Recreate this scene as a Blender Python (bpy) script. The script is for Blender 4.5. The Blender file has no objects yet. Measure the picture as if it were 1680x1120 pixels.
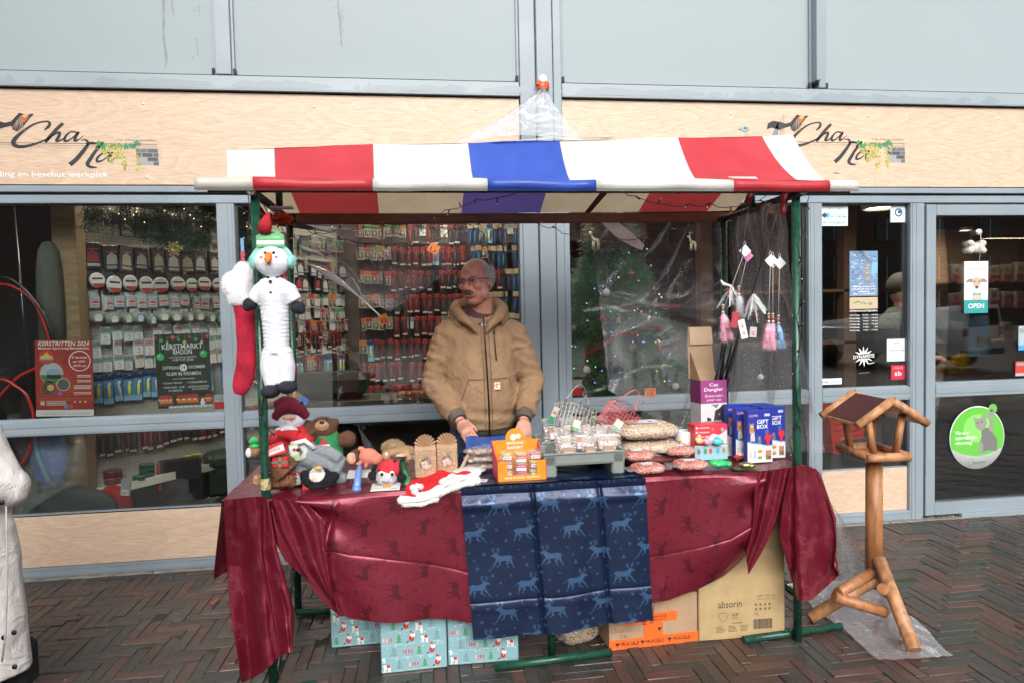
import bpy,math,random
import numpy as np
from math import sin,cos,pi,radians,sqrt,atan2
from mathutils import Vector,Matrix,Euler
from mathutils.geometry import tessellate_polygon
random.seed(7);np.random.seed(7)
S=bpy.context.scene
COL=S.collection

# ------------------------------------------------ camera, world, sun, exposure
CAM_H=1.47;FPX=1100.0
YAW,PITCH,ROLL=radians(7.43),radians(2.43),radians(1.25)
_cy,_sy,_cp,_sp=cos(YAW),sin(YAW),cos(PITCH),sin(PITCH)
_F=np.array([_sy*_cp,_cy*_cp,-_sp]);_R0=np.array([_cy,-_sy,0.0]);_D0=np.cross(_F,_R0)
_R=cos(ROLL)*_R0+sin(ROLL)*_D0;_D=-sin(ROLL)*_R0+cos(ROLL)*_D0
cam_data=bpy.data.cameras.new('camera');cam=bpy.data.objects.new('camera',cam_data);COL.objects.link(cam)
cam.matrix_world=Matrix(((_R[0],-_D[0],-_F[0],0),(_R[1],-_D[1],-_F[1],0),(_R[2],-_D[2],-_F[2],CAM_H),(0,0,0,1)))
cam_data.sensor_width=36.0;cam_data.lens=36.0*FPX/1680.0;cam_data.clip_end=500;cam_data.clip_start=0.05
S.camera=cam
world=bpy.data.worlds.new('World');S.world=world;world.use_nodes=True
nt=world.node_tree;nt.nodes.clear()
sky=nt.nodes.new('ShaderNodeTexSky');sky.sky_type='NISHITA';sky.sun_disc=False
sky.sun_elevation=radians(32);sky.sun_rotation=radians(195);sky.air_density=1.0;sky.dust_density=4.0;sky.ozone_density=1.0
hs=nt.nodes.new('ShaderNodeHueSaturation');hs.inputs['Saturation'].default_value=0.22
bg=nt.nodes.new('ShaderNodeBackground');bg.inputs['Strength'].default_value=0.15
wo=nt.nodes.new('ShaderNodeOutputWorld')
nt.links.new(sky.outputs[0],hs.inputs['Color']);nt.links.new(hs.outputs[0],bg.inputs[0]);nt.links.new(bg.outputs[0],wo.inputs[0])
sun_d=bpy.data.lights.new('sun','SUN');sun_d.energy=1.1;sun_d.angle=radians(25);sun_d.color=(1.0,.97,.93)
sun=bpy.data.objects.new('sun',sun_d);COL.objects.link(sun)
# light arrives from behind the camera, a little from its right
sun.rotation_euler=Vector((-0.22,0.86,-0.56)).to_track_quat('-Z','Y').to_euler()
S.view_settings.view_transform='Standard';S.view_settings.look='None';S.view_settings.gamma=1.0
S.view_settings.use_curve_mapping=False;S.view_settings.exposure=0.85
S.cycles.use_denoising=True
S.cycles.max_bounces=10;S.cycles.transparent_max_bounces=24;S.cycles.glossy_bounces=5;S.cycles.transmission_bounces=6
S.cycles.caustics_reflective=False;S.cycles.caustics_refractive=False;S.cycles.sample_clamp_indirect=6

def at(x,y,Y):
    r=_F*FPX+_R*(x-840)+_D*(y-560);t=Y/r[1]
    return Vector((r[0]*t,Y,CAM_H+r[2]*t))
def atz(x,y,Z=0.0):
    r=_F*FPX+_R*(x-840)+_D*(y-560);t=(Z-CAM_H)/r[2]
    return Vector((r[0]*t,r[1]*t,Z))
def proj(X,Y,Z):
    d=np.array([X,Y,Z-CAM_H]);z=_F@d
    return 840+FPX*(_R@d)/z,560+FPX*(_D@d)/z,z

# ------------------------------------------------ mesh builder
def lerp(a,b,t):return a+(b-a)*t
class MB:
    def __init__(s):s.v=[];s.f=[];s.c=[];s.s=[]
    def add(s,vs,fs,col=(.5,.5,.5),smooth=False):
        b=len(s.v);s.v+=[tuple(p)for p in vs]
        if col and isinstance(col[0],(tuple,list)):s.c+=list(col)
        else:s.c+=[col]*len(vs)
        s.f+=[tuple(b+i for i in f)for f in fs];s.s+=[smooth]*len(fs);return s
    def box(s,x0,y0,z0,x1,y1,z1,col,b=0.0):
        if b<=0:
            vs=[(x,y,z)for x in(x0,x1)for y in(y0,y1)for z in(z0,z1)]
            return s.add(vs,[(0,1,3,2),(4,6,7,5),(0,4,5,1),(2,3,7,6),(0,2,6,4),(1,5,7,3)],col)
        b=min(b,abs(x1-x0)*.45,abs(y1-y0)*.45,abs(z1-z0)*.45)
        vs=[];idx={}
        for i,(x,sx)in enumerate(((x0,1),(x1,-1))):
            for j,(y,sy)in enumerate(((y0,1),(y1,-1))):
                for k,(z,sz)in enumerate(((z0,1),(z1,-1))):
                    for a in range(3):
                        idx[i,j,k,a]=len(vs)
                        vs.append((x+(0 if a==0 else sx*b),y+(0 if a==1 else sy*b),z+(0 if a==2 else sz*b)))
        fs=[]
        q=((0,0),(1,0),(1,1),(0,1))
        for i in(0,1):fs.append(tuple(idx[i,j,k,0]for j,k in q))
        for j in(0,1):fs.append(tuple(idx[i,j,k,1]for i,k in q))
        for k in(0,1):fs.append(tuple(idx[i,j,k,2]for i,j in q))
        for i in(0,1):
            for j in(0,1):fs.append((idx[i,j,0,0],idx[i,j,1,0],idx[i,j,1,1],idx[i,j,0,1]))
        for i in(0,1):
            for k in(0,1):fs.append((idx[i,0,k,0],idx[i,1,k,0],idx[i,1,k,2],idx[i,0,k,2]))
        for j in(0,1):
            for k in(0,1):fs.append((idx[0,j,k,1],idx[1,j,k,1],idx[1,j,k,2],idx[0,j,k,2]))
        for i in(0,1):
            for j in(0,1):
                for k in(0,1):fs.append(tuple(idx[i,j,k,a]for a in range(3)))
        return s.add(vs,fs,col)
    def tube(s,pts,r,col,seg=8,cap=True,closed=False):
        pts=[Vector(p)for p in pts];n=len(pts)
        rs=r if isinstance(r,(list,tuple))else[r]*n
        vs=[];up=None
        for i,p in enumerate(pts):
            a=pts[i-1]if(i>0 or closed)else p;c=pts[(i+1)%n]if(i<n-1 or closed)else p
            t=(c-a)
            t=t.normalized()if t.length>1e-9 else Vector((0,0,1))
            if up is None:up=Vector((0,0,1))if abs(t.z)<.9 else Vector((1,0,0))
            u=t.cross(up)
            if u.length<1e-6:u=t.orthogonal()
            u.normalize();w=u.cross(t).normalized();up=w
            for k in range(seg):
                an=2*pi*k/seg;vs.append(p+(u*cos(an)+w*sin(an))*rs[i])
        fs=[]
        for i in range(n if closed else n-1):
            for k in range(seg):
                j=(i+1)%n;fs.append((i*seg+k,i*seg+(k+1)%seg,j*seg+(k+1)%seg,j*seg+k))
        s.add(vs,fs,col,True)
        if cap and not closed:
            b=len(s.v)-n*seg
            s.f+=[tuple(b+k for k in range(seg-1,-1,-1)),tuple(b+(n-1)*seg+k for k in range(seg))];s.s+=[False,False]
        return s
    def cyl(s,p0,p1,r0,col,r1=None,seg=12):return s.tube([p0,p1],[r0,r0 if r1 is None else r1],col,seg)
    def ell(s,c,r,col,rot=None,seg=14,rings=9):
        r=(r,r,r)if not isinstance(r,(tuple,list))else r
        M=Euler(rot).to_matrix()if rot else None;c=Vector(c);vs=[]
        for i in range(rings+1):
            th=pi*i/rings
            for k in range(seg):
                ph=2*pi*k/seg;p=Vector((r[0]*sin(th)*cos(ph),r[1]*sin(th)*sin(ph),r[2]*cos(th)))
                vs.append(c+(M@p if M else p))
        fs=[(i*seg+k,(i+1)*seg+k,(i+1)*seg+(k+1)%seg,i*seg+(k+1)%seg)for i in range(rings)for k in range(seg)]
        return s.add(vs,fs,col,True)
    def lathe(s,prof,c,col,seg=20,rot=None,smooth=True):
        M=Euler(rot).to_matrix()if rot else None;c=Vector(c);vs=[]
        for r,z in prof:
            for k in range(seg):
                p=Vector((r*cos(2*pi*k/seg),r*sin(2*pi*k/seg),z));vs.append(c+(M@p if M else p))
        n=len(prof)
        fs=[(i*seg+k,i*seg+(k+1)%seg,(i+1)*seg+(k+1)%seg,(i+1)*seg+k)for i in range(n-1)for k in range(seg)]
        return s.add(vs,fs,col,smooth)
    def grid(s,nu,nv,fn,col=(.5,.5,.5),smooth=True,colfn=None,closeu=False):
        vs=[];cs=[]
        for j in range(nv+1):
            for i in range(nu+1):
                u,v=i/nu,j/nv;vs.append(fn(u,v))
                if colfn:cs.append(colfn(u,v))
        fs=[(j*(nu+1)+i,j*(nu+1)+i+1,(j+1)*(nu+1)+i+1,(j+1)*(nu+1)+i)for j in range(nv)for i in range(nu)]
        return s.add(vs,fs,cs if colfn else col,smooth)
    # flat print facing -Y: x to the right, z up, at depth y
    def poly(s,pts,y,col):
        v=[Vector((p[0],p[1],0))for p in pts]
        tr=tessellate_polygon([v])
        out=[]
        for a,b,c in tr:
            ar=(v[b].x-v[a].x)*(v[c].y-v[a].y)-(v[b].y-v[a].y)*(v[c].x-v[a].x)
            out.append((a,b,c)if ar>0 else(a,c,b))
        return s.add([(p[0],y,p[1])for p in pts],out,col)
    def rect(s,x0,z0,x1,z1,y,col):return s.add([(x0,y,z0),(x1,y,z0),(x1,y,z1),(x0,y,z1)],[(0,1,2,3)],col)
    def disc(s,cx,cz,r,y,col,rz=None,n=18,a0=0,a1=2*pi):
        rz=r if rz is None else rz;full=abs(a1-a0-2*pi)<1e-6
        pts=[(cx+r*cos(a0+(a1-a0)*k/(n if full else n-1)),y,cz+rz*sin(a0+(a1-a0)*k/(n if full else n-1)))for k in range(n)]
        return s.add(pts,[tuple(range(n))],col)
    def ring(s,cx,cz,r0,r1,y,col,n=28):
        vs=[]
        for k in range(n):a=2*pi*k/n;vs+=[(cx+r0*cos(a),y,cz+r0*sin(a)),(cx+r1*cos(a),y,cz+r1*sin(a))]
        return s.add(vs,[(2*k,2*k+1,(2*k+3)%(2*n),(2*k+2)%(2*n))for k in range(n)],col)
    def stroke(s,pts,w,y,col):
        n=len(pts);ws=w if isinstance(w,(list,tuple))else[w]*n;vs=[]
        for i in range(n):
            a=pts[max(0,i-1)];b=pts[min(n-1,i+1)];dx,dz=b[0]-a[0],b[1]-a[1];L=math.hypot(dx,dz)or 1
            nx,nz=-dz/L*ws[i]/2,dx/L*ws[i]/2
            vs+=[(pts[i][0]+nx,y,pts[i][1]+nz),(pts[i][0]-nx,y,pts[i][1]-nz)]
        return s.add(vs,[(2*i+1,2*i+3,2*i+2,2*i)for i in range(n-1)],col)
    def star(s,cx,cz,r,y,col,n=5,k=.42,a=pi/2):
        return s.add([(cx,y,cz)]+[(cx+(r if i%2==0 else r*k)*cos(a+pi*i/n),y,cz+(r if i%2==0 else r*k)*sin(a+pi*i/n))for i in range(2*n)],
                     [(0,1+i,1+(i+1)%(2*n))for i in range(2*n)],col)
    def text(s,t,x,z,h,y,col,align='l',fit=None,bold=0.0,shear=0.0):
        V,F,W=glyphs(t,bold,shear);sx=h
        if fit and W>0:sx=fit/W
        ox={'l':0,'c':-W*sx/2,'r':-W*sx}[align]
        return s.add([(x+ox+p[0]*sx,y,z+p[1]*h)for p in V],F,col)
    def xf(s,M):s.v=[tuple(M@Vector(p))for p in s.v];return s
    def join(s,o,M=None):
        b=len(s.v);s.v+=[tuple(M@Vector(p))for p in o.v]if M else o.v
        s.c+=o.c;s.f+=[tuple(b+i for i in f)for f in o.f];s.s+=o.s;return s
    def recol(s,fn):s.c=[fn(p,c)for p,c in zip(s.v,s.c)];return s
_gl={}
def glyphs(t,bold,shear):
    k=(t,bold,shear)
    if k not in _gl:
        cu=bpy.data.curves.new('t','FONT');cu.body=t;cu.size=1.38;cu.offset=bold*.4;cu.shear=shear;cu.resolution_u=2
        o=bpy.data.objects.new('t',cu);COL.objects.link(o)
        me=bpy.data.meshes.new_from_object(o.evaluated_get(bpy.context.evaluated_depsgraph_get()))
        V=[(v.co.x,v.co.y)for v in me.vertices];F=[tuple(p.vertices)for p in me.polygons]
        x0=min([v[0]for v in V]or[0]);x1=max([v[0]for v in V]or[0])
        _gl[k]=([(a-x0,b)for a,b in V],F,x1-x0)
        bpy.data.objects.remove(o);bpy.data.curves.remove(cu);bpy.data.meshes.remove(me)
    return _gl[k]
def mesh(name,mb,mat):
    me=bpy.data.meshes.new(name);me.from_pydata([tuple(p)for p in mb.v],[],mb.f)
    me.polygons.foreach_set('use_smooth',mb.s)
    a=me.color_attributes.new('Col','FLOAT_COLOR','POINT')
    c=np.ones((len(mb.v),4),dtype=np.float32)
    if len(mb.v):c[:,:3]=np.array([x[:3]for x in mb.c],dtype=np.float32)
    a.data.foreach_set('color',c.ravel())
    me.materials.append(mat);me.update();return me
def tag(o,label=None,cat=None,group=None,kind=None):
    if label:o['label']=label
    if cat:o['category']=cat
    if group:o['group']=group
    if kind:o['kind']=kind
    return o
def thing(name,label,cat,loc=(0,0,0),rot=(0,0,0),group=None):
    o=bpy.data.objects.new(name,None);o.empty_display_size=.05;COL.objects.link(o);o.location=loc;o.rotation_euler=rot
    return tag(o,label,cat,group)
def part(name,mb,mat,parent=None,label=None,kind=None,fine=False):
    me=mb if isinstance(mb,bpy.types.Mesh)else mesh(name,mb,mat)
    o=bpy.data.objects.new(name,me);COL.objects.link(o)
    if parent:o.parent=parent
    return tag(o,label,kind=kind)
def solo(name,mb,mat,label,cat,loc=(0,0,0),rot=(0,0,0),group=None,kind=None):
    o=part(name,mb,mat);o.location=loc;o.rotation_euler=rot
    return tag(o,label,cat,group,kind)
def dup(t,loc,rot=None,label=None,group=None,scale=None):
    r=t.copy();COL.objects.link(r);r.location=loc
    if rot is not None:r.rotation_euler=rot
    if scale:r.scale=scale
    if label:r['label']=label
    if group:r['group']=group
    for ch in list(t.children):
        c=ch.copy();COL.objects.link(c);c.parent=r
        for g in list(ch.children):
            d=g.copy();COL.objects.link(d);d.parent=c
    return r
def struct(name,mb,mat,parent=None):
    return tag(part(name,mb,mat,parent),kind=None if parent else 'structure')
def fuse(mb,voxel=.006,smooth=6,col=(.5,.5,.5),colfn=None):
    me=bpy.data.meshes.new('tmp');me.from_pydata([tuple(p)for p in mb.v],[],mb.f)
    o=bpy.data.objects.new('tmp',me);COL.objects.link(o)
    m=o.modifiers.new('r','REMESH');m.mode='VOXEL';m.voxel_size=voxel
    if smooth:q=o.modifiers.new('s','SMOOTH');q.iterations=smooth;q.factor=.5
    e=bpy.data.meshes.new_from_object(o.evaluated_get(bpy.context.evaluated_depsgraph_get()))
    out=MB();n=len(e.vertices);co=np.empty(n*3);e.vertices.foreach_get('co',co);co=co.reshape(-1,3)
    out.v=[tuple(p)for p in co.tolist()];out.f=[tuple(p.vertices)for p in e.polygons];out.s=[True]*len(out.f)
    out.c=[colfn(p)for p in out.v]if colfn else[col]*n
    bpy.data.objects.remove(o);bpy.data.meshes.remove(me);bpy.data.meshes.remove(e);return out
def fuzz(mb,n,L,w=None,col=None,where=None,droop=0.3,rnd=random):
    """short hair-like slivers standing on the surface of mb"""
    w=w or L*.22;V=mb.v;F=[f for f in mb.f if len(f)>=3]
    if where:F=[f for f in F if where(V[f[0]])]
    if not F:return mb
    A=[]
    for f in F:
        a,b,c=(Vector(V[i])for i in f[:3]);A.append((b-a).cross(c-a).length+1e-12)
    A=np.cumsum(A);A/=A[-1];pick=np.searchsorted(A,np.random.rand(n))
    vs=[];fs=[];cs=[]
    for k in pick:
        f=F[min(k,len(F)-1)];a,b,c=(Vector(V[i])for i in(f[0],f[1],f[-1]));nn=(Vector(V[f[1]])-a).cross(Vector(V[f[2]])-a)
        if nn.length<1e-12:continue
        nn.normalize();r1,r2=rnd.random(),rnd.random()
        if r1+r2>1:r1,r2=1-r1,1-r2
        p=a+(b-a)*r1+(c-a)*r2;d=(nn+Vector((rnd.gauss(0,.5),rnd.gauss(0,.5),rnd.gauss(0,.5)-droop))).normalized()
        sd=d.orthogonal().normalized()*w*.5;i=len(vs);q=rnd.uniform(.8,1.2);cc=col or mb.c[f[0]]
        vs+=[p-sd-nn*.001,p+sd-nn*.001,p+d*L*rnd.uniform(.6,1.2)];fs.append((i,i+1,i+2));cs+=[tuple(min(1,x*q)for x in cc[:3])]*3
    mb.add(vs,fs,cs,False);return mb

# ------------------------------------------------ materials (procedural; tint comes from the mesh colour 'Col')
def mk(name,rough=.6,metal=0.,spec=.5,var=.12,vs=18.,bump=.0,bs=120.,sheen=0.,coat=0.,transl=0.,rvar=0.,sub=0.,wrinkle=0.,ws=6.,stretch=None,randobj=0.,emit=0.):
    m=bpy.data.materials.new(name);m.use_nodes=True;t=m.node_tree;N=t.nodes;L=t.links
    b=N['Principled BSDF'];out=N['Material Output']
    a=N.new('ShaderNodeAttribute');a.attribute_name='Col'
    tc=N.new('ShaderNodeTexCoord');vec=tc.outputs['Object']
    if stretch:
        mp=N.new('ShaderNodeMapping');mp.inputs['Scale'].default_value=stretch;L.new(vec,mp.inputs[0]);vec=mp.outputs[0]
    no=N.new('ShaderNodeTexNoise');no.inputs['Scale'].default_value=vs;no.inputs['Detail'].default_value=5;L.new(vec,no.inputs['Vector'])
    mr=N.new('ShaderNodeMapRange');mr.inputs['From Min'].default_value=.3;mr.inputs['From Max'].default_value=.7
    mr.inputs['To Min'].default_value=1-var;mr.inputs['To Max'].default_value=1+var;L.new(no.outputs['Fac'],mr.inputs['Value'])
    val=mr.outputs[0]
    if randobj:
        oi=N.new('ShaderNodeObjectInfo');m2=N.new('ShaderNodeMapRange');m2.inputs['To Min'].default_value=1-randobj;m2.inputs['To Max'].default_value=1+randobj
        L.new(oi.outputs['Random'],m2.inputs['Value']);mm=N.new('ShaderNodeMath');mm.operation='MULTIPLY';L.new(val,mm.inputs[0]);L.new(m2.outputs[0],mm.inputs[1]);val=mm.outputs[0]
    vm=N.new('ShaderNodeVectorMath');vm.operation='SCALE';L.new(a.outputs['Color'],vm.inputs[0]);L.new(val,vm.inputs['Scale'])
    L.new(vm.outputs[0],b.inputs['Base Color'])
    b.inputs['Roughness'].default_value=rough;b.inputs['Metallic'].default_value=metal;b.inputs['Specular IOR Level'].default_value=spec
    if rvar:
        r2=N.new('ShaderNodeMapRange');r2.inputs['From Min'].default_value=.3;r2.inputs['From Max'].default_value=.7
        r2.inputs['To Min'].default_value=max(.02,rough-rvar);r2.inputs['To Max'].default_value=min(1,rough+rvar);L.new(no.outputs['Fac'],r2.inputs['Value']);L.new(r2.outputs[0],b.inputs['Roughness'])
    if sheen:b.inputs['Sheen Weight'].default_value=sheen;b.inputs['Sheen Roughness'].default_value=.4;L.new(vm.outputs[0],b.inputs['Sheen Tint'])
    if coat:b.inputs['Coat Weight'].default_value=coat;b.inputs['Coat Roughness'].default_value=.08
    if sub:b.inputs['Subsurface Weight'].default_value=sub;b.inputs['Subsurface Radius'].default_value=(.02,.008,.005);b.inputs['Subsurface Scale'].default_value=.5
    nrm=None
    if wrinkle:
        n3=N.new('ShaderNodeTexNoise');n3.inputs['Scale'].default_value=ws;n3.inputs['Detail'].default_value=3;n3.inputs['Distortion'].default_value=1.2;L.new(tc.outputs['Object'],n3.inputs['Vector'])
        bp=N.new('ShaderNodeBump');bp.inputs['Strength'].default_value=wrinkle;bp.inputs['Distance'].default_value=.02;L.new(n3.outputs['Fac'],bp.inputs['Height']);nrm=bp.outputs[0]
    if bump:
        n2=N.new('ShaderNodeTexNoise');n2.inputs['Scale'].default_value=bs;n2.inputs['Detail'].default_value=3;L.new(vec,n2.inputs['Vector'])
        b2=N.new('ShaderNodeBump');b2.inputs['Strength'].default_value=bump;b2.inputs['Distance'].default_value=.004;L.new(n2.outputs['Fac'],b2.inputs['Height'])
        if nrm:L.new(nrm,b2.inputs['Normal'])
        nrm=b2.outputs[0]
    if nrm:L.new(nrm,b.inputs['Normal'])
    if emit:L.new(a.outputs['Color'],b.inputs['Emission Color']);b.inputs['Emission Strength'].default_value=emit
    if transl:
        tr=N.new('ShaderNodeBsdfTranslucent');L.new(vm.outputs[0],tr.inputs['Color']);mx=N.new('ShaderNodeMixShader');mx.inputs[0].default_value=transl
        L.new(b.outputs[0],mx.inputs[1]);L.new(tr.outputs[0],mx.inputs[2]);L.new(mx.outputs[0],out.inputs['Surface'])
    return m
def film(name,tint=(1,1,1),base=.06,frost=.06,rough=.08,wr=0.,ws=5.,edge=.5,drops=0.,fcol=(.8,.83,.88),fvar=0.):
    """thin clear sheet: lets light through, mirrors at the edge, a little milky"""
    m=bpy.data.materials.new(name);m.use_nodes=True;t=m.node_tree;N=t.nodes;L=t.links;N.remove(N['Principled BSDF']);out=N['Material Output']
    tr=N.new('ShaderNodeBsdfTransparent');tr.inputs[0].default_value=(*tint,1)
    gl=N.new('ShaderNodeBsdfGlossy');gl.inputs['Roughness'].default_value=rough
    df=N.new('ShaderNodeBsdfDiffuse');df.inputs[0].default_value=(*fcol,1)
    lw=N.new('ShaderNodeLayerWeight');lw.inputs['Blend'].default_value=.35
    ma=N.new('ShaderNodeMath');ma.operation='MULTIPLY_ADD';ma.inputs[1].default_value=edge;ma.inputs[2].default_value=base;ma.use_clamp=True
    L.new(lw.outputs['Fresnel'],ma.inputs[0])
    m1=N.new('ShaderNodeMixShader');m2=N.new('ShaderNodeMixShader');L.new(ma.outputs[0],m1.inputs[0]);L.new(tr.outputs[0],m1.inputs[1]);L.new(gl.outputs[0],m1.inputs[2])
    m2.inputs[0].default_value=frost;L.new(m1.outputs[0],m2.inputs[1]);L.new(df.outputs[0],m2.inputs[2]);L.new(m2.outputs[0],out.inputs['Surface'])
    tc=N.new('ShaderNodeTexCoord')
    if wr:
        n3=N.new('ShaderNodeTexNoise');n3.inputs['Scale'].default_value=ws;n3.inputs['Detail'].default_value=4;n3.inputs['Distortion'].default_value=2.;L.new(tc.outputs['Object'],n3.inputs['Vector'])
        bp=N.new('ShaderNodeBump');bp.inputs['Strength'].default_value=wr;bp.inputs['Distance'].default_value=.03;L.new(n3.outputs['Fac'],bp.inputs['Height'])
        L.new(bp.outputs[0],gl.inputs['Normal']);L.new(bp.outputs[0],lw.inputs['Normal'])
        if fvar:
            rp=N.new('ShaderNodeMapRange');rp.inputs['From Min'].default_value=.45;rp.inputs['From Max'].default_value=.75;rp.inputs['To Min'].default_value=frost;rp.inputs['To Max'].default_value=frost+fvar
            L.new(n3.outputs['Fac'],rp.inputs['Value']);L.new(rp.outputs[0],m2.inputs[0])
    if drops:
        vo=N.new('ShaderNodeTexVoronoi');vo.inputs['Scale'].default_value=95;L.new(tc.outputs['Object'],vo.inputs['Vector'])
        cr=N.new('ShaderNodeMapRange');cr.inputs['From Min'].default_value=.1;cr.inputs['From Max'].default_value=.26;cr.inputs['To Min'].default_value=drops;cr.inputs['To Max'].default_value=frost
        L.new(vo.outputs['Distance'],cr.inputs['Value']);L.new(cr.outputs[0],m2.inputs[0])
    return m
M_PAINT=mk('coated_metal',rough=.38,var=.05,vs=3,bump=.05,bs=60,rvar=.1)
M_PANEL=mk('upper_panel_coating',rough=.5,var=.03,vs=1.2,spec=.35,rvar=.06)
M_GREEN=mk('green_gloss_paint',rough=.3,var=.3,vs=22,bump=.25,bs=80,rvar=.15)
M_METAL=mk('metal',rough=.3,metal=.9,var=.1,bump=.1)
M_PLAST=mk('plastic',rough=.4,var=.06,bump=.05)
M_GLOSS=mk('gloss_plastic',rough=.18,var=.05,coat=.3)
M_PAPER=mk('paper',rough=.55,var=.05,vs=40,bump=.06,bs=200)
M_PRINT=mk('ink_print',rough=.45,var=.04,vs=60)
M_CARD=mk('cardboard',rough=.75,var=.1,vs=14,bump=.15,bs=90)
M_FABRIC=mk('woven_fabric',rough=.85,var=.12,vs=30,bump=.5,bs=350,sheen=.3)
M_JACKET=mk('jacket_canvas',rough=.85,var=.12,vs=14,bump=.22,bs=500,sheen=.15,wrinkle=.8,ws=10)
M_PLUSH=mk('plush_pile',rough=.95,var=.18,vs=55,bump=.9,bs=260,sheen=.6)
M_SATIN=mk('satin_cloth',rough=.31,metal=.35,var=.04,vs=8,spec=.5,sheen=.1,wrinkle=.3,ws=7)
M_SKIN=mk('skin',rough=.5,var=.09,vs=60,bump=.2,bs=180,sub=.12)
M_DARK=mk('dark_matter',rough=.7,var=.2)
M_LED=mk('led_glow',rough=.4,emit=2.2)
M_CANV=mk('canopy_underside_painted_backlight',rough=.5,var=.1,vs=6,bump=.15,bs=30,transl=.5,wrinkle=.15,ws=3)  # for rear stripes whose colours carry painted daylight from above
M_LAMP=mk('lamp_glow',rough=.4,emit=14)
M_VINYL=mk('canopy_vinyl',rough=.4,var=.09,vs=7,bump=.25,bs=30,transl=.30,rvar=.12,wrinkle=.12,ws=4)
M_TIMBER=mk('weathered_timber',rough=.7,var=.25,vs=9,bump=.4,bs=30,stretch=(1,8,8))
M_BAG=film('clear_bag_film',base=.015,frost=.10,rough=.12,wr=.45,ws=24,edge=.30,fvar=.22,fcol=(.9,.88,.86))
M_FILM=film('clear_plastic_sheet',base=.0,frost=.05,rough=.16,wr=.35,ws=3.2,edge=.42,fvar=.11)
M_FILMT=film('frosty_plastic_fold',base=.03,frost=.20,rough=.14,wr=.4,ws=6,edge=.45,fvar=.36,fcol=(.85,.87,.9))
M_FILMW=film('wet_plastic_sheet',base=.0,frost=.13,rough=.2,wr=.2,ws=5,edge=.4,drops=.5)
M_FILMG=film('wet_sheet_on_ground',base=.03,frost=.20,rough=.2,wr=.3,ws=7,edge=.4,drops=.62,fcol=(.62,.62,.68))
M_FILML=film('hazy_plastic_sheet',base=.0,frost=.09,rough=.16,wr=.4,ws=3.5,edge=.45,fvar=.22)
M_GLASS=film('window_glass',tint=(.90,.93,.92),base=.02,frost=.0,rough=.0,edge=.9)
# concrete shop-sign laminate with oak figure
def oak(name,sc):
    m=bpy.data.materials.new(name);m.use_nodes=True;t=m.node_tree;N=t.nodes;L=t.links;b=N['Principled BSDF']
    tc=N.new('ShaderNodeTexCoord');mp=N.new('ShaderNodeMapping');mp.inputs['Scale'].default_value=(1*sc,1*sc,3.2*sc);L.new(tc.outputs['Object'],mp.inputs[0])
    w=N.new('ShaderNodeTexNoise');w.inputs['Scale'].default_value=1.1;w.inputs['Detail'].default_value=1.5;L.new(mp.outputs[0],w.inputs['Vector'])
    ml=N.new('ShaderNodeMath');ml.operation='MULTIPLY';ml.inputs[1].default_value=16;L.new(w.outputs['Fac'],ml.inputs[0])
    fr=N.new('ShaderNodeMath');fr.operation='FRACT';L.new(ml.outputs[0],fr.inputs[0])
    fb=N.new('ShaderNodeTexNoise');fb.inputs['Scale'].default_value=7;fb.inputs['Detail'].default_value=6;fb.inputs['Roughness'].default_value=.7
    m3=N.new('ShaderNodeMapping');m3.inputs['Scale'].default_value=(2.2,2.2,60);L.new(tc.outputs['Object'],m3.inputs[0]);L.new(m3.outputs[0],fb.inputs['Vector'])
    r1=N.new('ShaderNodeValToRGB');e=r1.color_ramp.elements;e[0].position=.28;e[0].color=(.43,.28,.19,1);e[1].position=.62;e[1].color=(.69,.53,.40,1)
    L.new(fb.outputs['Fac'],r1.inputs[0])
    r2=N.new('ShaderNodeValToRGB');e=r2.color_ramp.elements;e[0].position=.0;e[0].color=(1.10,1.10,1.10,1);e[1].position=.10;e[1].color=(.96,.94,.92,1);q=e.new(1.);q.color=(1.04,1.05,1.05,1)
    L.new(fr.outputs[0],r2.inputs[0])
    mx=N.new('ShaderNodeMix');mx.data_type='RGBA';mx.blend_type='MULTIPLY';mx.inputs[0].default_value=1.;L.new(r1.outputs[0],mx.inputs[6]);L.new(r2.outputs[0],mx.inputs[7])
    L.new(mx.outputs[2],b.inputs['Base Color']);b.inputs['Roughness'].default_value=.42
    return m
M_OAK=oak('oak_laminate',1.0)
GREY=(.245,.295,.335);GREY2=(.225,.27,.31)
# ================================================= ground and paving
FY=4.18
def groundmat():
    m=bpy.data.materials.new('joint_sand_and_moss');m.use_nodes=True;t=m.node_tree;N=t.nodes;L=t.links;b=N['Principled BSDF']
    tc=N.new('ShaderNodeTexCoord');no=N.new('ShaderNodeTexNoise');no.inputs['Scale'].default_value=2.2;no.inputs['Detail'].default_value=6;L.new(tc.outputs['Object'],no.inputs['Vector'])
    r=N.new('ShaderNodeValToRGB');e=r.color_ramp.elements;e[0].position=.42;e[0].color=(.028,.025,.022,1);e[1].position=.68;e[1].color=(.035,.06,.015,1);L.new(no.outputs['Fac'],r.inputs[0])
    L.new(r.outputs[0],b.inputs['Base Color']);b.inputs['Roughness'].default_value=.9;return m
M_JOINT=groundmat()
def far_ground():
    m=bpy.data.materials.new('far_paving');m.use_nodes=True;t=m.node_tree;N=t.nodes;L=t.links;b=N['Principled BSDF']
    tc=N.new('ShaderNodeTexCoord');br=N.new('ShaderNodeTexBrick');br.inputs['Scale'].default_value=5;br.inputs['Color1'].default_value=(.09,.05,.04,1);br.inputs['Color2'].default_value=(.06,.055,.05,1)
    br.inputs['Mortar'].default_value=(.015,.014,.012,1);L.new(tc.outputs['Object'],br.inputs['Vector']);L.new(br.outputs[0],b.inputs['Base Color']);b.inputs['Roughness'].default_value=.55;return m
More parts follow.
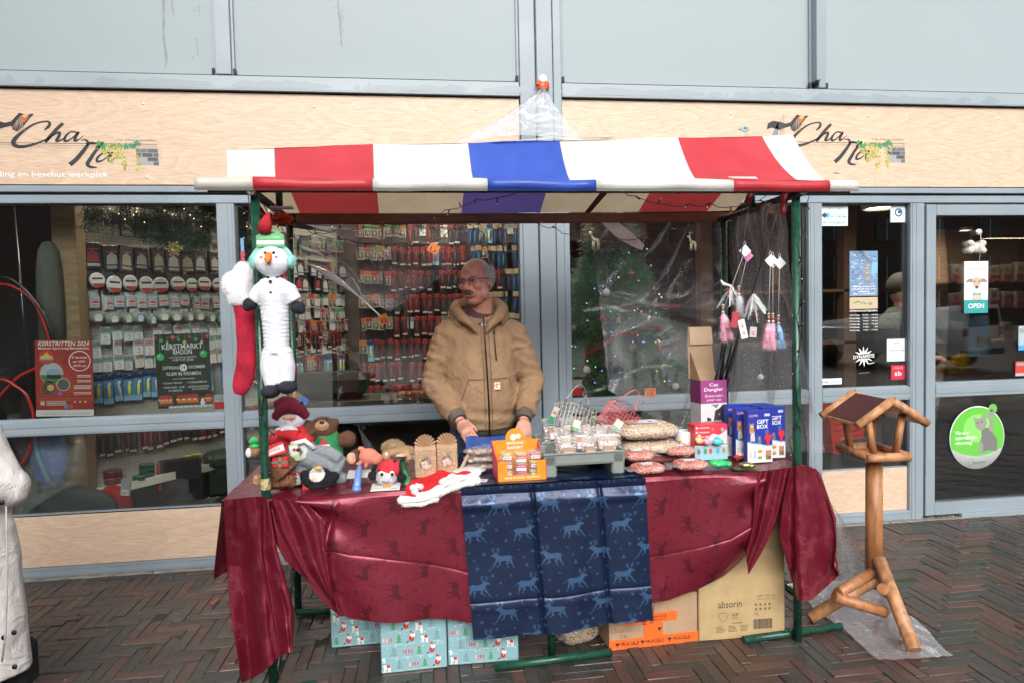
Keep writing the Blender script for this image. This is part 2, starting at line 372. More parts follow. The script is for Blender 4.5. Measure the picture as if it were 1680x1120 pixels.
g=MB();g.add([(-60,-60,-.012),(60,-60,-.012),(60,60,-.012),(-60,60,-.012)],[(0,1,2,3)])
struct('ground',g,far_ground())
M_BRICK=mk('paving_brick',rough=.42,spec=.6,var=.3,vs=16,bump=.5,bs=85,rvar=.18,randobj=.15)
pav=MB();pav.box(-4.4,.6,-.07,6.6,FY-.001,-.0035,(.02,.02,.02))
PAV=struct('pavement',pav,M_JOINT)
W=.0525;NB=4
cols=[(.072,.038,.031),(.062,.036,.030),(.050,.037,.032),(.043,.037,.034),(.038,.036,.034),(.078,.038,.031),(.045,.039,.035),(.040,.036,.032)]
def brick_mb(w,l,col,rng):
    m=MB();m.box(0,0,-.05,w,l,0,col,.0022)
    vs=[]
    for p in m.v:vs.append((p[0],p[1],p[2]+(rng.uniform(-.0012,.0012)if p[2]>-.02 else 0)))
    m.v=vs;m.f=m.f[0:4]+m.f[5:];m.s=m.s[0:4]+m.s[5:];return m
rb=random.Random(3);cells=[]
for i in range(-80,126):
    for j in range(11,80):
        s=(i-j)%(2*NB)
        if s==0:cells.append((i,j,0))
        elif s==2*NB-1:cells.append((i,j,1))
cand=[]
for i,j,v in cells:
    x,y=i*W,j*W
    lx,ly=(W if v else NB*W),(NB*W if v else W)
    if x<-4.3 or x+lx>6.5:continue
    if y+ly>FY-.085:ly=FY-.085-y
    if ly<.02:continue
    cx,cy=x+lx/2,y+ly/2;px,py,d=proj(cx,cy,0)
    vis=d>0 and 30<px<1680 and py<1125 and not(470<px<1290 and py<1040 and cy<3.6 and False)
    cand.append((not vis,d,x,y,lx,ly))
cand.sort()
def put(mbx,x,y,lx,ly,rr):
    c=rr.choice(cols);q=rr.uniform(.8,1.22);c=tuple(k*q for k in c);gp=.0018
    b=brick_mb(lx-2*gp,ly-2*gp,c,rr);dz=rr.uniform(-.0025,.003);tx,ty=rr.uniform(-.008,.008),rr.uniform(-.008,.008)
    mbx.join(b,Matrix.Translation((x+gp,y+gp,dz))@Euler((ty,tx,rr.uniform(-.012,.012))).to_matrix().to_4x4())
var={}
rest=MB()
for k,(nv,d,x,y,lx,ly)in enumerate(cand):
    if k<300:
        key=(round(lx,3),round(ly,3),rb.randrange(10))
        if key not in var:
            c=cols[key[2]%len(cols)];q=rb.uniform(.8,1.2);var[key]=mesh('brick',brick_mb(lx-.0036,ly-.0036,tuple(a*q for a in c),rb),M_BRICK)
        o=part('brick',var[key],None,PAV);o.location=(x+.0018,y+.0018,rb.uniform(-.0025,.003));o.rotation_euler=(rb.uniform(-.012,.012),rb.uniform(-.012,.012),rb.uniform(-.012,.012))
    else:put(rest,x,y,lx,ly,rb)
part('brick_field',rest,M_BRICK,PAV,kind='stuff')
ed=MB();x=-4.3
while x<6.4:
    w_=rb.uniform(.85,.98);ed.box(x,FY-.08,-.03,x+w_-.006,FY-.03,.004,(.2,.19,.17),.004);x+=w_
part('edging_strip',ed,mk('edge_concrete',rough=.8,var=.35,vs=14,bump=.6,bs=40),PAV,kind='stuff')
gr=MB()
for k in range(900):
    x=rb.uniform(-3,5);y=FY-.028+rb.uniform(-.004,.022);r=rb.uniform(.002,.006);c=rb.choice([(.12,.09,.06),(.3,.26,.2),(.07,.05,.04),(.2,.14,.08)])
    gr.ell((x,y,r*.4),(r*1.5,r,r),c,(0,0,rb.uniform(0,3)),5,3)
part('grit',gr,M_DARK,PAV,kind='stuff')
ms=MB()
for k in range(5200):
    x0,y0=rb.choice([(.9,2.62,),(1.2,2.45),(.4,2.5),(-.2,2.5),(-1.9,2.7),(-1.2,3.0),(2.9,3.5),(2.4,2.6),(3.3,4.0),(.7,2.35),(-2.0,2.45)])[:2]
    x=rb.gauss(x0,.3);y=rb.gauss(y0,.16);s_=rb.random()
    i,j=x/W,y/W
    if s_<.5:x=round(i)*W+rb.gauss(0,.0022)
    else:y=round(j)*W+rb.gauss(0,.0022)
    ii,jj=math.floor(x/W),math.floor(y/W)
    r=rb.uniform(.0015,.004);ms.ell((x,y,-.001),(r,r,r*.8),rb.choice([(.05,.09,.02),(.08,.12,.03),(.03,.06,.015)]),None,4,2)
part('moss',ms,M_DARK,PAV,kind='stuff')

# ================================================= the shop
SHOP=thing('shop_building','grey metal clad shop front with oak sign boards over large windows','building',(0,FY,0))
def bar(name,x0,z0,x1,z1,y0=-.03,y1=.05,col=GREY,b=.003,parent=SHOP,grooves=None):
    m=MB()
    m.box(x0,y0,z0,x1,y1,z1,col,b)
    for gx in grooves or[]:
        if gx[0]=='v':m.box(gx[1],y0-(.004 if gx[2]-gx[1]>.05 else.0075),z0+.001,gx[2],y0+.001,z1-.001,gx[3]if len(gx)>3 else col,.001)
        else:m.box(x0+.001,y0-.004,gx[1],x1-.001,y0+.001,gx[2],gx[3]if len(gx)>3 else col,.001)
    return part(name,m,M_PAINT,parent)
XL,XR=-4.6,6.8
G0=(.02,.022,.025);G2_=(.08,.09,.105)
Z0,Z1,ZT,ZB,ZH=.065,.36,.915,.824,2.145
WIN=[(XL,-1.19),(-1.09,.602),(.92,2.526),(2.621,3.26)]
# upper cladding
UP=[(XL,-1.165),(-1.07,.62),(.886,2.556),(2.65,XR)]
for x0,x1 in UP:
    m=MB();m.box(x0,.0,2.90,x1,.05,4.7,(.295,.350,.370),.002);p=part('cladding_panel',m,M_PANEL,SHOP)
    for a,b in((x0-.004,x0+.012),(x1-.012,x1+.004)):m=MB();m.box(a,-.018,2.893,b,.0,4.7,GREY,.002);part('panel_bead',m,M_PAINT,p)
    m=MB();m.box(x0,-.004,2.888,x1,.002,2.899,G0);part('shadow_gap',m,M_DARK,p)
    for a in(x0+.004,x1-.02):m=MB();m.box(a,-.03,2.895,a+.016,-.01,2.93,(.03,.03,.035),.003);part('rubber_stop',m,M_DARK,p)
rw=random.Random(5);st=MB()
def drip(mb,x,z1,z0,w):
    pts=[];ws=[];z=z1;x_=x
    while z>z0:pts.append((x_,z));ws.append(w*rw.uniform(.5,1.3));z-=.02;x_+=rw.uniform(-.003,.003)
    ws[-1]=w*.3;mb.stroke(pts,ws,-.0016,(.215,.26,.275))
    for k in range(6):mb.disc(x+rw.gauss(0,.02),rw.uniform(z0,z1),rw.uniform(.002,.005),-.0016,(.22,.265,.28),n=7)
drip(st,-1.45,3.4,2.93,.014);drip(st,-1.40,3.4,3.2,.008);drip(st,-1.27,3.1,2.98,.006);drip(st,-.46,3.4,3.06,.012);drip(st,-.44,3.3,3.2,.005);drip(st,-1.25,3.3,3.22,.006)
part('water_stain',st,M_PANEL,SHOP,kind='stuff')
bar('cladding_post',-1.161,2.893,-1.074,4.7,-.035,.05)
m=MB();m.box(.624,-.04,0,.72,.05,4.7,GREY,.003);m.box(.726,-.062,.0,.826,.05,4.7,GREY,.004);m.box(.832,-.05,.0,.882,.05,4.7,GREY,.003);m.box(.72,-.03,0,.832,.04,4.7,G0)
part('column',m,M_PAINT,SHOP)
m=MB();m.box(2.560,-.075,2.93,2.592,.0,4.7,GREY,.003);m.box(2.597,-.04,2.893,2.646,.05,4.7,GREY,.003);part('cladding_post',m,M_PAINT,SHOP)
for x0,x1 in((XL,.62),(.886,XR)):
    m=MB();m.box(x0,-.04,2.80,x1,.05,2.885,(.30,.355,.385),.004);m.box(x0,-.05,2.797,x1,-.036,2.812,GREY,.002)
    pb=part('cladding_beam',m,M_PAINT,SHOP)
    w_=MB()
    for k in range(46):
        a=rw.uniform(x0,x1);l=rw.uniform(.03,.30)**1.0*rw.choice([.4,1,1.6]);w_.poly([(a,2.842),(a+l*.3,2.842+rw.uniform(.004,.03)),(a+l,2.845),(a+l*1.1,2.826),(a+l*.5,2.815),(a-.02,2.82)],-.0405-k*.00002,(.262,.312,.342))
    part('stain',w_,M_PAINT,pb,kind='stuff')
# sign boards
SB={}
for nm,x0,x1 in(('l',XL,.618),('r',.888,XR)):
    m=MB();m.box(x0,-.022,2.256,x1,.02,2.79,(.5,.4,.3),.002);SB[nm]=part('sign_board',m,M_OAK,SHOP)
    m=MB();m.box(x0,-.012,2.789,x1,.02,2.799,G0);m.box(x0,-.012,2.249,x1,.02,2.257,G0);part('shadow_gap',m,M_DARK,SB[nm])
    x=x0+.15
    while x<x1:
        for z in(2.72,2.30):
            m=MB();m.ell((x,-.023,z),(.008,.003,.008),(.75,.74,.72),None,8,4);part('screw',m,M_METAL,SB[nm])
        x+=.96
BK=(.022,.026,.03)
def spline(P,n=8):
    P=[np.array(p,float)for p in P];P=[2*P[0]-P[1]]+P+[2*P[-1]-P[-2]];out=[]
    for i in range(1,len(P)-2):
        for k in range(n):
            t=k/n;a,b,c,d=P[i-1:i+3]
            out.append(tuple(.5*((2*b)+(-a+c)*t+(2*a-5*b+4*c-d)*t*t+(-a+3*b-3*c+d)*t**3)))
    out.append(tuple(P[-2]));return out
def logo(parent,ox,oz,sc,y=-.0232):
    """script lettering traced in units of the photo's pixels x4 (origin 0,150 of the left sign)"""
    q=lambda P:[(ox+p[0]*sc,oz-p[1]*sc,p[2]*sc*1.3)for p in P]
    m=MB()
    def st_(P,yy=y,col=BK):
        s=spline(q(P));m.stroke([(a[0],a[1])for a in s],[max(.0004,a[2])for a in s],yy,col)
    st_([(270,262,6),(300,235,16),(306,208,12),(270,203,8),(200,225,10),(130,275,14),(75,330,22),(72,365,22),(120,378,18),(200,360,12),(290,320,7),(330,290,4)])
    st_([(395,213,16),(360,245,18),(310,300,18),(272,345,16)]);st_([(285,330,5),(335,290,8),(368,278,14),(362,305,16),(345,335,14),(375,330,8),(410,305,4)])
    st_([(478,275,10),(440,272,8),(405,305,12),(400,335,14),(430,328,8),(470,295,6),(492,273,12),(470,308,16),(466,333,14),(490,325,7),(525,296,3)])
    st_([(540,372,6),(548,340,14),(530,325,8),(505,330,4)]);st_([(600,345,6),(560,350,12),(520,400,20),(470,460,22),(425,500,24)]);st_([(560,350,8),(615,352,10),(648,350,14),(600,400,16),(560,460,20),(540,495,20),(560,514,14),(600,517,6)])
    st_([(640,352,10),(600,382,12)]);st_([(690,415,10),(655,412,8),(612,445,12),(604,475,14),(640,468,8),(685,432,6),(708,412,12),(690,445,16),(684,472,14),(710,460,6),(750,425,3)])
    m2=MB()
    for k,z in enumerate((352,366,378)):m2.stroke([(ox-40*sc if k else ox-40*sc,oz-z*sc),(ox+1010*sc,oz-z*sc)],(.0035,.0016,.001)[k],y+.0006,(.05,.05,.05))
    for r in range(4):
        for c in range(2+(r%2)):
            x0=865+c*75-(r%2)*35;z0=385+r*30
            if x0<940 and r>1:continue
            m2.rect(ox+max(x0,865)*sc,oz-(z0+26)*sc,ox+min(x0+70,1015)*sc,oz-z0*sc,y+.0004,rw.choice([(.10,.11,.12),(.14,.15,.16),(.07,.08,.09)]))
    m2.rect(ox+865*sc,oz-500*sc,ox+1015*sc,oz-383*sc,y+.0008,(.33,.33,.33))
    for k in range(230):
        cx=rw.choice([700,780,870,660,750]);L_={700:150,780:200,870:190,660:80,750:110}[cx];t=rw.random()
        x=cx+rw.gauss(0,26*(1-t*.75));z=350+t*L_;col=rw.choice([(.45,.42,.05),(.36,.36,.07),(.55,.5,.12),(.22,.28,.05)])
        if t<.15 and rw.random()<.7:col=(.03,.22,.07)
        a=rw.uniform(0,3);r_=rw.uniform(6,14)*sc
        m2.poly([(ox+x*sc+r_*cos(a),oz-z*sc+r_*sin(a)),(ox+x*sc-r_*.5*sin(a),oz-z*sc+r_*.5*cos(a)),(ox+x*sc-r_*cos(a),oz-z*sc-r_*sin(a)),(ox+x*sc+r_*.5*sin(a),oz-z*sc-r_*.5*cos(a))],y-.0002-k*1e-6,col)
    for x,z in((620,350),(650,375),(840,365),(870,345),(800,370)):
        m2.star(ox+x*sc,oz-z*sc,26*sc,y-.0006,(.03,.25,.1),5,.5)
    m2.text('Uw Dierspecialist',ox+735*sc,oz-330*sc,15*sc,y,(.12,.12,.12),fit=270*sc,shear=.3)
    # bird with a long dark tail, wings folded
    sh=lambda P:[(ox+a*sc,oz-b*sc)for a,b in P]
    m2.poly(sh([(-130,260),(-120,215),(-80,195),(-30,200),(20,215),(60,205),(115,145),(165,160),(200,150),(208,155),(180,180),(140,235),(95,275),(70,262),(60,235),(20,245),(-30,262),(-90,245)]),y-.0004,(.02,.02,.022))
    m2.poly(sh([(120,170),(145,155),(180,165),(150,210),(128,215)]),y-.0008,(.45,.12,.05));m2.poly(sh([(128,165),(150,156),(170,163),(150,180)]),y-.001,(.6,.4,.1))
    for k in range(9):m2.stroke([(ox+(118-k*2)*sc,oz-(175+k*3)*sc),(ox+(150-k*11)*sc,oz-(278-k*2)*sc)],[8*sc,2*sc],y-.0012-k*1e-5,rw.choice([(.2,.13,.1),(.35,.27,.22),(.12,.09,.08)]))
    part('lettering',m,M_PRINT,parent);part('picture_print',m2,M_PRINT,parent)
K=1/4*.00374
p_=at(0,150,FY-.023);logo(SB['l'],p_.x,p_.z,(at(240,260,FY).x-at(0,260,FY).x)/960)
m=MB();a_=at(181,292,FY);m.text('Dagbesteding en beschut werkplek',a_.x,a_.z,.030,-.0236,(.85,.85,.83),'r',fit=.80,bold=.012);part('lettering',m,M_PRINT,SB['l'])
p2=at(1281,158,FY);e2=at(1481,280,FY);logo(SB['r'],p2.x+.0,p2.z+.0,(e2.x-p2.x)/1015*1.0)
m=MB();b_=at(1215,225,FY)
m.ell((b_.x+.03,-.022,b_.z-.03),(.028,.0015,.05),(.4,.36,.28),None,12,6);m.ell((b_.x+.02,-.0225,b_.z+.045),(.026,.0018,.024),(.25,.38,.42),None,12,6)
m.disc(b_.x+.02,b_.z+.05,.007,-.026,(.02,.02,.02));m.poly([(b_.x-.012,b_.z+.05),(b_.x-.03,b_.z+.042),(b_.x-.008,b_.z+.036)],-.025,(.2,.2,.2))
c_=at(1262,222,FY)
m.poly([(c_.x,c_.z-.02),(c_.x+.05,c_.z-.02),(c_.x+.05,c_.z+.08)],-.0236,(.2,.23,.25))
for k in range(3):m.stroke([(c_.x+.065+k*.012,c_.z-.02),(c_.x+.065+k*.012,c_.z+.09+k*.02)],.0025,-.0237,(.08,.08,.08))
part('picture_print',m,M_PRINT,SB['r'])
# trim under the sign, heads, mullions, transoms, sills
bar('trim_strip',XL,2.213,XR,2.249,-.03,.05);m=MB();m.box(XL,-.005,2.196,XR,.05,2.212,G0);part('shadow_gap',m,M_DARK,SHOP)
bar('head_rail',XL,2.146,.600,2.196,-.03,.05,grooves=[('h',2.15,2.168)]);bar('head_rail',.92,2.146,XR,2.196,-.03,.05,grooves=[('h',2.15,2.168)])
for x0,x1 in((-1.19,-1.09),(.602,.624),(.884,.92),(2.526,2.621),(3.26,3.362)):
    g_=[('v',x0+.012,x1-.012)]if x1-x0>.05 else[]
    if x1-x0>.05:g_+=[('v',x0+(x1-x0)*.36,x0+(x1-x0)*.64)]
    bar('mullion',x0,0.0 if x0>-1.1 else.0,x1,2.146,-.034,.05,grooves=g_)
for k,(x0,x1)in enumerate(WIN):
    bar('transom',x0+.001,ZB,x1-.001,ZT,-.03,.05,grooves=[('h',ZB+.01,ZB+.04),('h',ZB+.048,ZT-.008)])
    m=MB();m.box(x0,.012,ZT,x1,.018,ZH,(.8,.8,.8));part('pane',m,M_GLASS,SHOP)
    m=MB();m.box(x0,.012,Z1,x1,.018,ZB,(.8,.8,.8));part('pane',m,M_GLASS,SHOP)
    gk=MB()
    for z0,z1 in((ZT,ZH),(Z1,ZB)):
        gk.box(x0,-.012,z0,x0+.005,.011,z1,G2_);gk.box(x1-.005,-.012,z0,x1,.011,z1,G2_);gk.box(x0+.005,-.012,z1-.006,x1-.005,.011,z1,G2_);gk.box(x0+.005,-.012,z0,x1-.005,.011,z0+.006,GREY)
    part('glazing_gasket',gk,M_PAINT,SHOP)
    bar('sill',x0+.001,-.02,x1-.001,Z0,-.034 if k else-.036,.05,grooves=[('h',.012,.04),('h',.044,.06)])
    m=MB()
    if k==0:m.box(XL,-.044,Z0,-.2,-.035,Z1,(.5,.4,.3),.002)
    elif k==1:m.box(-.199,-.044,Z0,x1-.002,-.035,Z1,(.5,.4,.3),.002)
    else:m.box(x0+.001,-.01,Z0,x1-.001,.0,Z1+.004,(.5,.4,.3),.002)
    part('wood_panel',m,M_OAK,SHOP)
# door leaf
DR=thing('shop_door','grey framed glass door of the shop with round kitten sticker','door',(0,FY,0))
DG=GREY
def dbar(name,*a,**k):return bar(name,*a,parent=DR,**k)
dbar('stile',3.37,.022,3.440,2.135,y0=-.045,y1=.03);dbar('stile',4.42,.022,4.50,2.135,y0=-.045,y1=.03)
dbar('top_rail',3.441,2.062,4.419,2.134,y0=-.0445,y1=.03);dbar('middle_rail',3.441,.835,4.419,.935,y0=-.0445,y1=.03,grooves=[('h',.86,.91)]);dbar('bottom_rail',3.441,.022,4.419,.106,y0=-.0445,y1=.03)
for z0,z1 in((.935,2.062),(.106,.835)):
    m=MB();m.box(3.44,-.01,z0,4.42,-.004,z1,(.8,.8,.8));part('pane',m,M_GLASS,DR)
m=MB();m.box(3.365,-.02,.02,3.3695,.03,2.14,G0);m.box(3.37,-.02,2.135,4.5,.03,2.145,G0);part('seal',m,M_DARK,DR)
m=MB();m.box(3.62,-.075,-.004,4.5,-.045,.03,GREY,.004);part('weather_bar',m,M_PAINT,DR)
bar('mullion',4.51,0,4.6,2.146,-.034,.05);m=MB();m.box(4.6,.012,0,XR,.018,2.146,(.8,.8,.8));part('pane',m,M_GLASS,SHOP)
# interior shell
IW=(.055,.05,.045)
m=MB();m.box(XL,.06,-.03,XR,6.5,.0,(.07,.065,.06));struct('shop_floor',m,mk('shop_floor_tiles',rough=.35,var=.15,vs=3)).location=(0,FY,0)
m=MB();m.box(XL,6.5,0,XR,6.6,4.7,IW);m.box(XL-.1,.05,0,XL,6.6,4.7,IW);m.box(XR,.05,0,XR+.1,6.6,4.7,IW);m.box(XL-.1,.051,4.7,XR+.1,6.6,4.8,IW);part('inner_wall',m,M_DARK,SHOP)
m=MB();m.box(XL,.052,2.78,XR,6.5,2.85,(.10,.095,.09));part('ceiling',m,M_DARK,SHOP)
# unseen building added left of the street, out of frame, to shade that side
LB=thing('added_shade_building','dark brick building closing the street on the left, outside the photo','building',(-9.5,-4,0));m=MB();m.box(-3,-7,0,3.6,6,9,(.10,.07,.06));part('wall',m,M_CARD,LB)
# white hatchback parked across the street, mirrored in the door glass
CA=thing('parked_car','white hatchback parked across the street, mirrored in the door glass','car',(11.9,-4.6,0),(0,0,radians(-22)))
m=MB();prof=[(-.85,.35),(-.88,.62),(-.84,.92),(-.68,1.30),(-.60,1.42),(.60,1.42),(.68,1.30),(.84,.92),(.88,.62),(.85,.35)];vs=[(x,y,z)for y in(0,-.25,-3.6,-4.0)for x,z in[(a*(.97 if y in(0,-4.0)else 1),b if y>-3 or b<1 else b*.75)for a,b in prof]];n_=len(prof);m.add(vs,[(i*n_+k,i*n_+(k+1)%n_,(i+1)*n_+(k+1)%n_,(i+1)*n_+k)for i in range(3)for k in range(n_)]+[tuple(range(n_-1,-1,-1)),tuple(range(3*n_,4*n_))],(.78,.78,.78));part('car_body',m,M_GLOSS,CA)
m=MB();m.add([(-.66,.012,.95),(.66,.012,.95),(.56,.006,1.34),(-.56,.006,1.34)],[(3,2,1,0)],(.02,.022,.025));part('rear_window',m,M_GLOSS,CA)
m=MB();m.box(-.26,.005,.62,.26,.02,.74,(.6,.45,.05));part('number_plate',m,M_PAPER,CA);m=MB();m.box(-.86,-.05,.35,.86,.03,.48,(.05,.05,.05),.02);part('bumper',m,M_PLAST,CA)
for sx in(-1,1):m=MB();m.box(sx*.74-.1,.0,.76,sx*.74+.1,.02,.94,(.4,.02,.02),.01);part('tail_lamp',m,M_GLOSS,CA)
for sx in(-.78,.78):
    for yy in(-.8,-3.1):m=MB();m.lathe([(0,-.1),(.31,-.1),(.33,0),(.31,.1),(0,.1)],(sx,yy,.33),(.02,.02,.02),20,(0,pi/2,0));part('wheel',m,M_PLAST,CA)
# lit ceiling lamps inside, further ones added for brightness
def clamp_lamp(x,y,z,lab,e=14,sc=1.):
    t=thing('ceiling_lamp',lab,'lamp',(x,y,z),group='round lamps in the shop ceiling')
    m=MB();m.lathe([(.0,.0),(.11,.0),(.11,-.02),(.13,-.02),(.13,.04)],(0,0,0),(.6,.6,.6),18);part('lamp_rim',m,M_PLAST,t)
    m=MB();m.lathe([(.0,-.004),(.108,-.004)],(0,0,0),(1,.82,.6),18);part('lamp_disc',m,M_LAMP,t)
    t.scale=(sc,sc,sc);l=bpy.data.lights.new('lamp_light','AREA');l.shape='DISK';l.size=.2;l.energy=e;l.color=(1,.86,.7);o=bpy.data.objects.new('lamp_light',l);COL.objects.link(o);o.parent=t;o.location=(0,0,-.03)
q=at(1442,339,5.0);clamp_lamp(q.x,5.0,q.z,'lit round lamp above the left door sidelight')
q=at(1586,376,6.4);clamp_lamp(q.x,6.4,q.z,'small lit lamp seen through the glass door',6,.45)
for(x,y),lb_ in zip(((-1.9,5.0),(-.5,5.4),(1.3,5.3),(5.0,6.2),(.2,6.2)),('above the left pegboard','above the middle window display','above the Christmas tree','deep behind the right door','above the dark tackle rack')):clamp_lamp(x,y,2.74,'lit round ceiling lamp '+lb_,8)  # extra lamps added to brighten the shop interior
# across the street: seen only mirrored in the panes
OB=thing('brick_building','brick row of shops across the street mirrored in the glass','building',(0,-34,0))
m=MB();m.box(-22,-8,0,54,0,8.5,(.16,.09,.07));part('wall',m,M_CARD,OB)
m=MB();m.add([(-22.3,.3,8.5),(54.3,.3,8.5),(54.3,-8.3,8.5),(-22.3,-8.3,8.5),(-22.3,-4,11.5),(54.3,-4,11.5)],[(0,1,5,4),(2,3,4,5),(0,4,3),(1,2,5)],(.08,.06,.055));part('roof',m,M_CARD,OB)
wm=MB();wm.box(0,0,0,1.6,.05,1.5,(.03,.035,.04));wm.box(.78,.05,0,.84,.08,1.5,(.7,.7,.7));wme=mesh('window',wm,M_GLOSS)
for i in range(18):
    for z in(.8,3.2,5.8):part('window',wme,None,OB).location=(-20+i*3.9,.01,z)
# ================================================= the market stall
TZ=.768;FYt=2.70
def nz(x,y,s=1.0,z=0.0):
    from mathutils import noise
    return noise.noise(Vector((x*s,y*s,z)))
GRN=(.009,.062,.038);BLK=(.015,.017,.016)
ST=thing('market_stall','green tubular market stall frame carrying the striped canopy','market stall',(0,0,0))
def tubep(name,pts,r,col=GRN,mat=M_GREEN,parent=ST,seg=12):
    m=MB();m.tube(pts,r,col,seg);return part(name,m,mat,parent)
PX0,PX1,PYf,PYb=-.635,1.598,2.72,3.42
tubep('post',[(PX0,PYf,.0),(PX0,PYf,1.975)],.018);tubep('post',[(PX1,PYf,.0),(PX1,PYf,1.975)],.018)
tubep('post',[(PX0-.03,PYb,0),(PX0-.005,PYb,1.95)],.0175);tubep('post',[(PX1+.0,PYb,0),(PX1,PYb,1.95)],.0175)
tubep('post',[(.497,2.735,.02),(.497,2.735,.74)],.0165)
for x in(PX0,PX1):
    tubep('rafter',[(x,2.66,1.952),(x,3.5,1.945)],.017,BLK)
    tubep('ridge_post',[(x+(.02 if x<0 else-.02),3.07,1.95),(x+(.02 if x<0 else-.02),3.07,2.17)],.015)
def footb(a,b,r=.0165):
    p=atz(*a);q=atz(*b);tubep('foot_bar',[(p.x,p.y,r),(q.x,q.y,r)],r)
footb((812,1100),(1003,1075));footb((1220,1055),(1380,1032));footb((487,1009),(640,1004));footb((380,1150),(520,1128))
tubep('foot_bar',[(1.5,3.42,.016),(1.75,3.40,.016)],.0165)
tubep('low_rail',[(PX0-.02,3.38,.33),(PX0,2.74,.0)],.012,BLK);tubep('low_rail',[(PX1,2.74,.2),(PX1-.02,3.40,.2)],.014)
m=MB()
for k in range(3):m.box(PX0-.15,2.735+k*.205,.725,1.62,2.93+k*.205,.75,(.25,.17,.10),.003)
part('tabletop',m,M_TIMBER,ST)
m=MB();m.box(PX0+.015,3.462,1.935,1.665,3.502,1.985,(.16,.07,.045),.004);part('roof_beam',m,M_TIMBER,ST)
tubep('ridge_pole',[(-.78,3.07,2.165),(1.72,3.07,2.235)],.016,BLK);tubep('front_rail',[(-.80,2.70,1.965),(1.83,2.70,1.965)],.014,BLK)
m=MB();m.tube([(PX0,PYf-.001,.80),(PX0,PYf-.001,.845)],.0205,(.42,.36,.18),12,False);part('chipped_band',m,mk('chipped_paint',rough=.7,var=.7,vs=45),ST)
# ---- canopy
WHT=(.80,.80,.77);RED=(.62,.055,.07);BLU=(.05,.12,.56);DW=(.70,.68,.62)
CN=thing('canopy','red, white and blue striped vinyl canopy over the market stall','canopy',(0,0,0))
colsq=[WHT,RED,WHT,BLU,WHT,RED,WHT];cn=['white','red','white','blue','white','red','white']
rid=[(372,247),(450,243),(612,238),(768,235),(918,231),(1112,227),(1250,224),(1300,222)]
bot=[365,446,612,785,950,1168,1357,1402]
bk=[(436,350),(492,350),(622,350),(757,350),(886,349),(1047,348),(1160,347),(1205,346)]
Rw=[at(x,y,3.07)for x,y in rid];Bw=[at(x,292,2.70)for x in bot];Kw=[at(x,y,3.49)for x,y in bk]
for i in range(7):
    def fr_(u,v,i=i):
        e=v**1.25
        a=Bw[i].lerp(Rw[i],v);b=Bw[i+1].lerp(Rw[i+1],v);a.x=lerp(Bw[i].x,Rw[i].x,e);b.x=lerp(Bw[i+1].x,Rw[i+1].x,e)
        p=a.lerp(b,u);X=p.x
        p.z=lerp(2.004,p.z,v)-.026*sin(pi*v)*(1+.3*sin(3*X+1))+.004*sin(9*X+4*v)+.003*nz(X*9,v*3)
        if v>.97:p.z-=.0
        return p
    def bk_(u,v,i=i):
        p=Rw[i].lerp(Kw[i],v).lerp(Rw[i+1].lerp(Kw[i+1],v),u);p.z-=.012*sin(pi*v);return p
    m=MB();m.grid(8,14,fr_,colsq[i]);part('stripe_panel',m,M_VINYL,CN,f'{cn[i]} front stripe of the canopy')
    m=MB();m.grid(8,10,bk_,{0:(.78,.66,.46),1:(.55,.07,.07),3:(.15,.12,.42)}[[0,1,0,3,0,1,0][i]]);part('stripe_panel',m,M_CANV,CN,f'{cn[i]} rear stripe of the canopy')  # warm light shining through the vinyl is put into these rear colours
ex=[x*.984 for x in(-.850,-.636,-.185,.267,.714,1.307,1.743,1.874)]
for i in range(7):
    r=.0255 if i in(0,2)else.0235;c=DW if i in(0,)else colsq[i];m=MB();N_=10;R_=[]
    for k in range(N_+1):X=lerp(ex[i],ex[i+1],k/N_);R_.append((X,2.675,1.980+.0025*sin(7*X)+.002*sin(19*X)+(.005 if i in(1,3,5)else 0)*0))
    m.tube(R_,[r*(1+.04*sin(17*p[0]))for p in R_],c,16);part('eave_roll',m,M_VINYL,CN,f'{cn[i]} roll along the front eave')
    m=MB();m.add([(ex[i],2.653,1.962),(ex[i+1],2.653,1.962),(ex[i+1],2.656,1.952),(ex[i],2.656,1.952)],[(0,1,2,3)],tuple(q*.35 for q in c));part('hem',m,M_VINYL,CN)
for i in range(1,7):
    P=[]
    for k in range(15):
        v=k/14;e=v**1.25;q=Bw[i].lerp(Rw[i],v);q.x=lerp(Bw[i].x,Rw[i].x,e);X=q.x;q.z=lerp(2.004,q.z,v)-.026*sin(pi*v)*(1+.3*sin(3*X+1))+.004*sin(9*X+4*v)+.003*nz(X*9,v*3)+.001;P.append(q)
    m=MB();m.tube(P,.0013,(.35,.33,.32),4);part('stitched_seam',m,M_FABRIC,CN)
m=MB();a,b,c,d=at(968,350,3.485),at(958,350,3.485),at(985,316,3.30),at(998,316,3.30);m.add([a,b,c,d],[(0,1,2,3)],(.1,.04,.03));part('strap',m,M_FABRIC,CN)
m=MB();a=at(1200,291,2.66);b=at(1245,298,2.655);m.add([(a.x,a.y,2.006),(b.x,a.y,2.004),(b.x+.01,2.70,2.022),(a.x,2.70,2.022)],[(0,1,2,3)],(.78,.6,.58));part('tape_patch',m,M_GLOSS,CN)
a=at(1370,285,2.70);m=MB();m.add([(a.x-.02,2.69,2.035),(a.x,2.684,2.032),(a.x+.022,2.692,2.037),(a.x,2.70,2.041)],[(0,1,2,3)],(.03,.12,.06));solo('fallen_leaf',m,M_PAPER,'small green leaf lying on the white end stripe of the canopy','leaf')
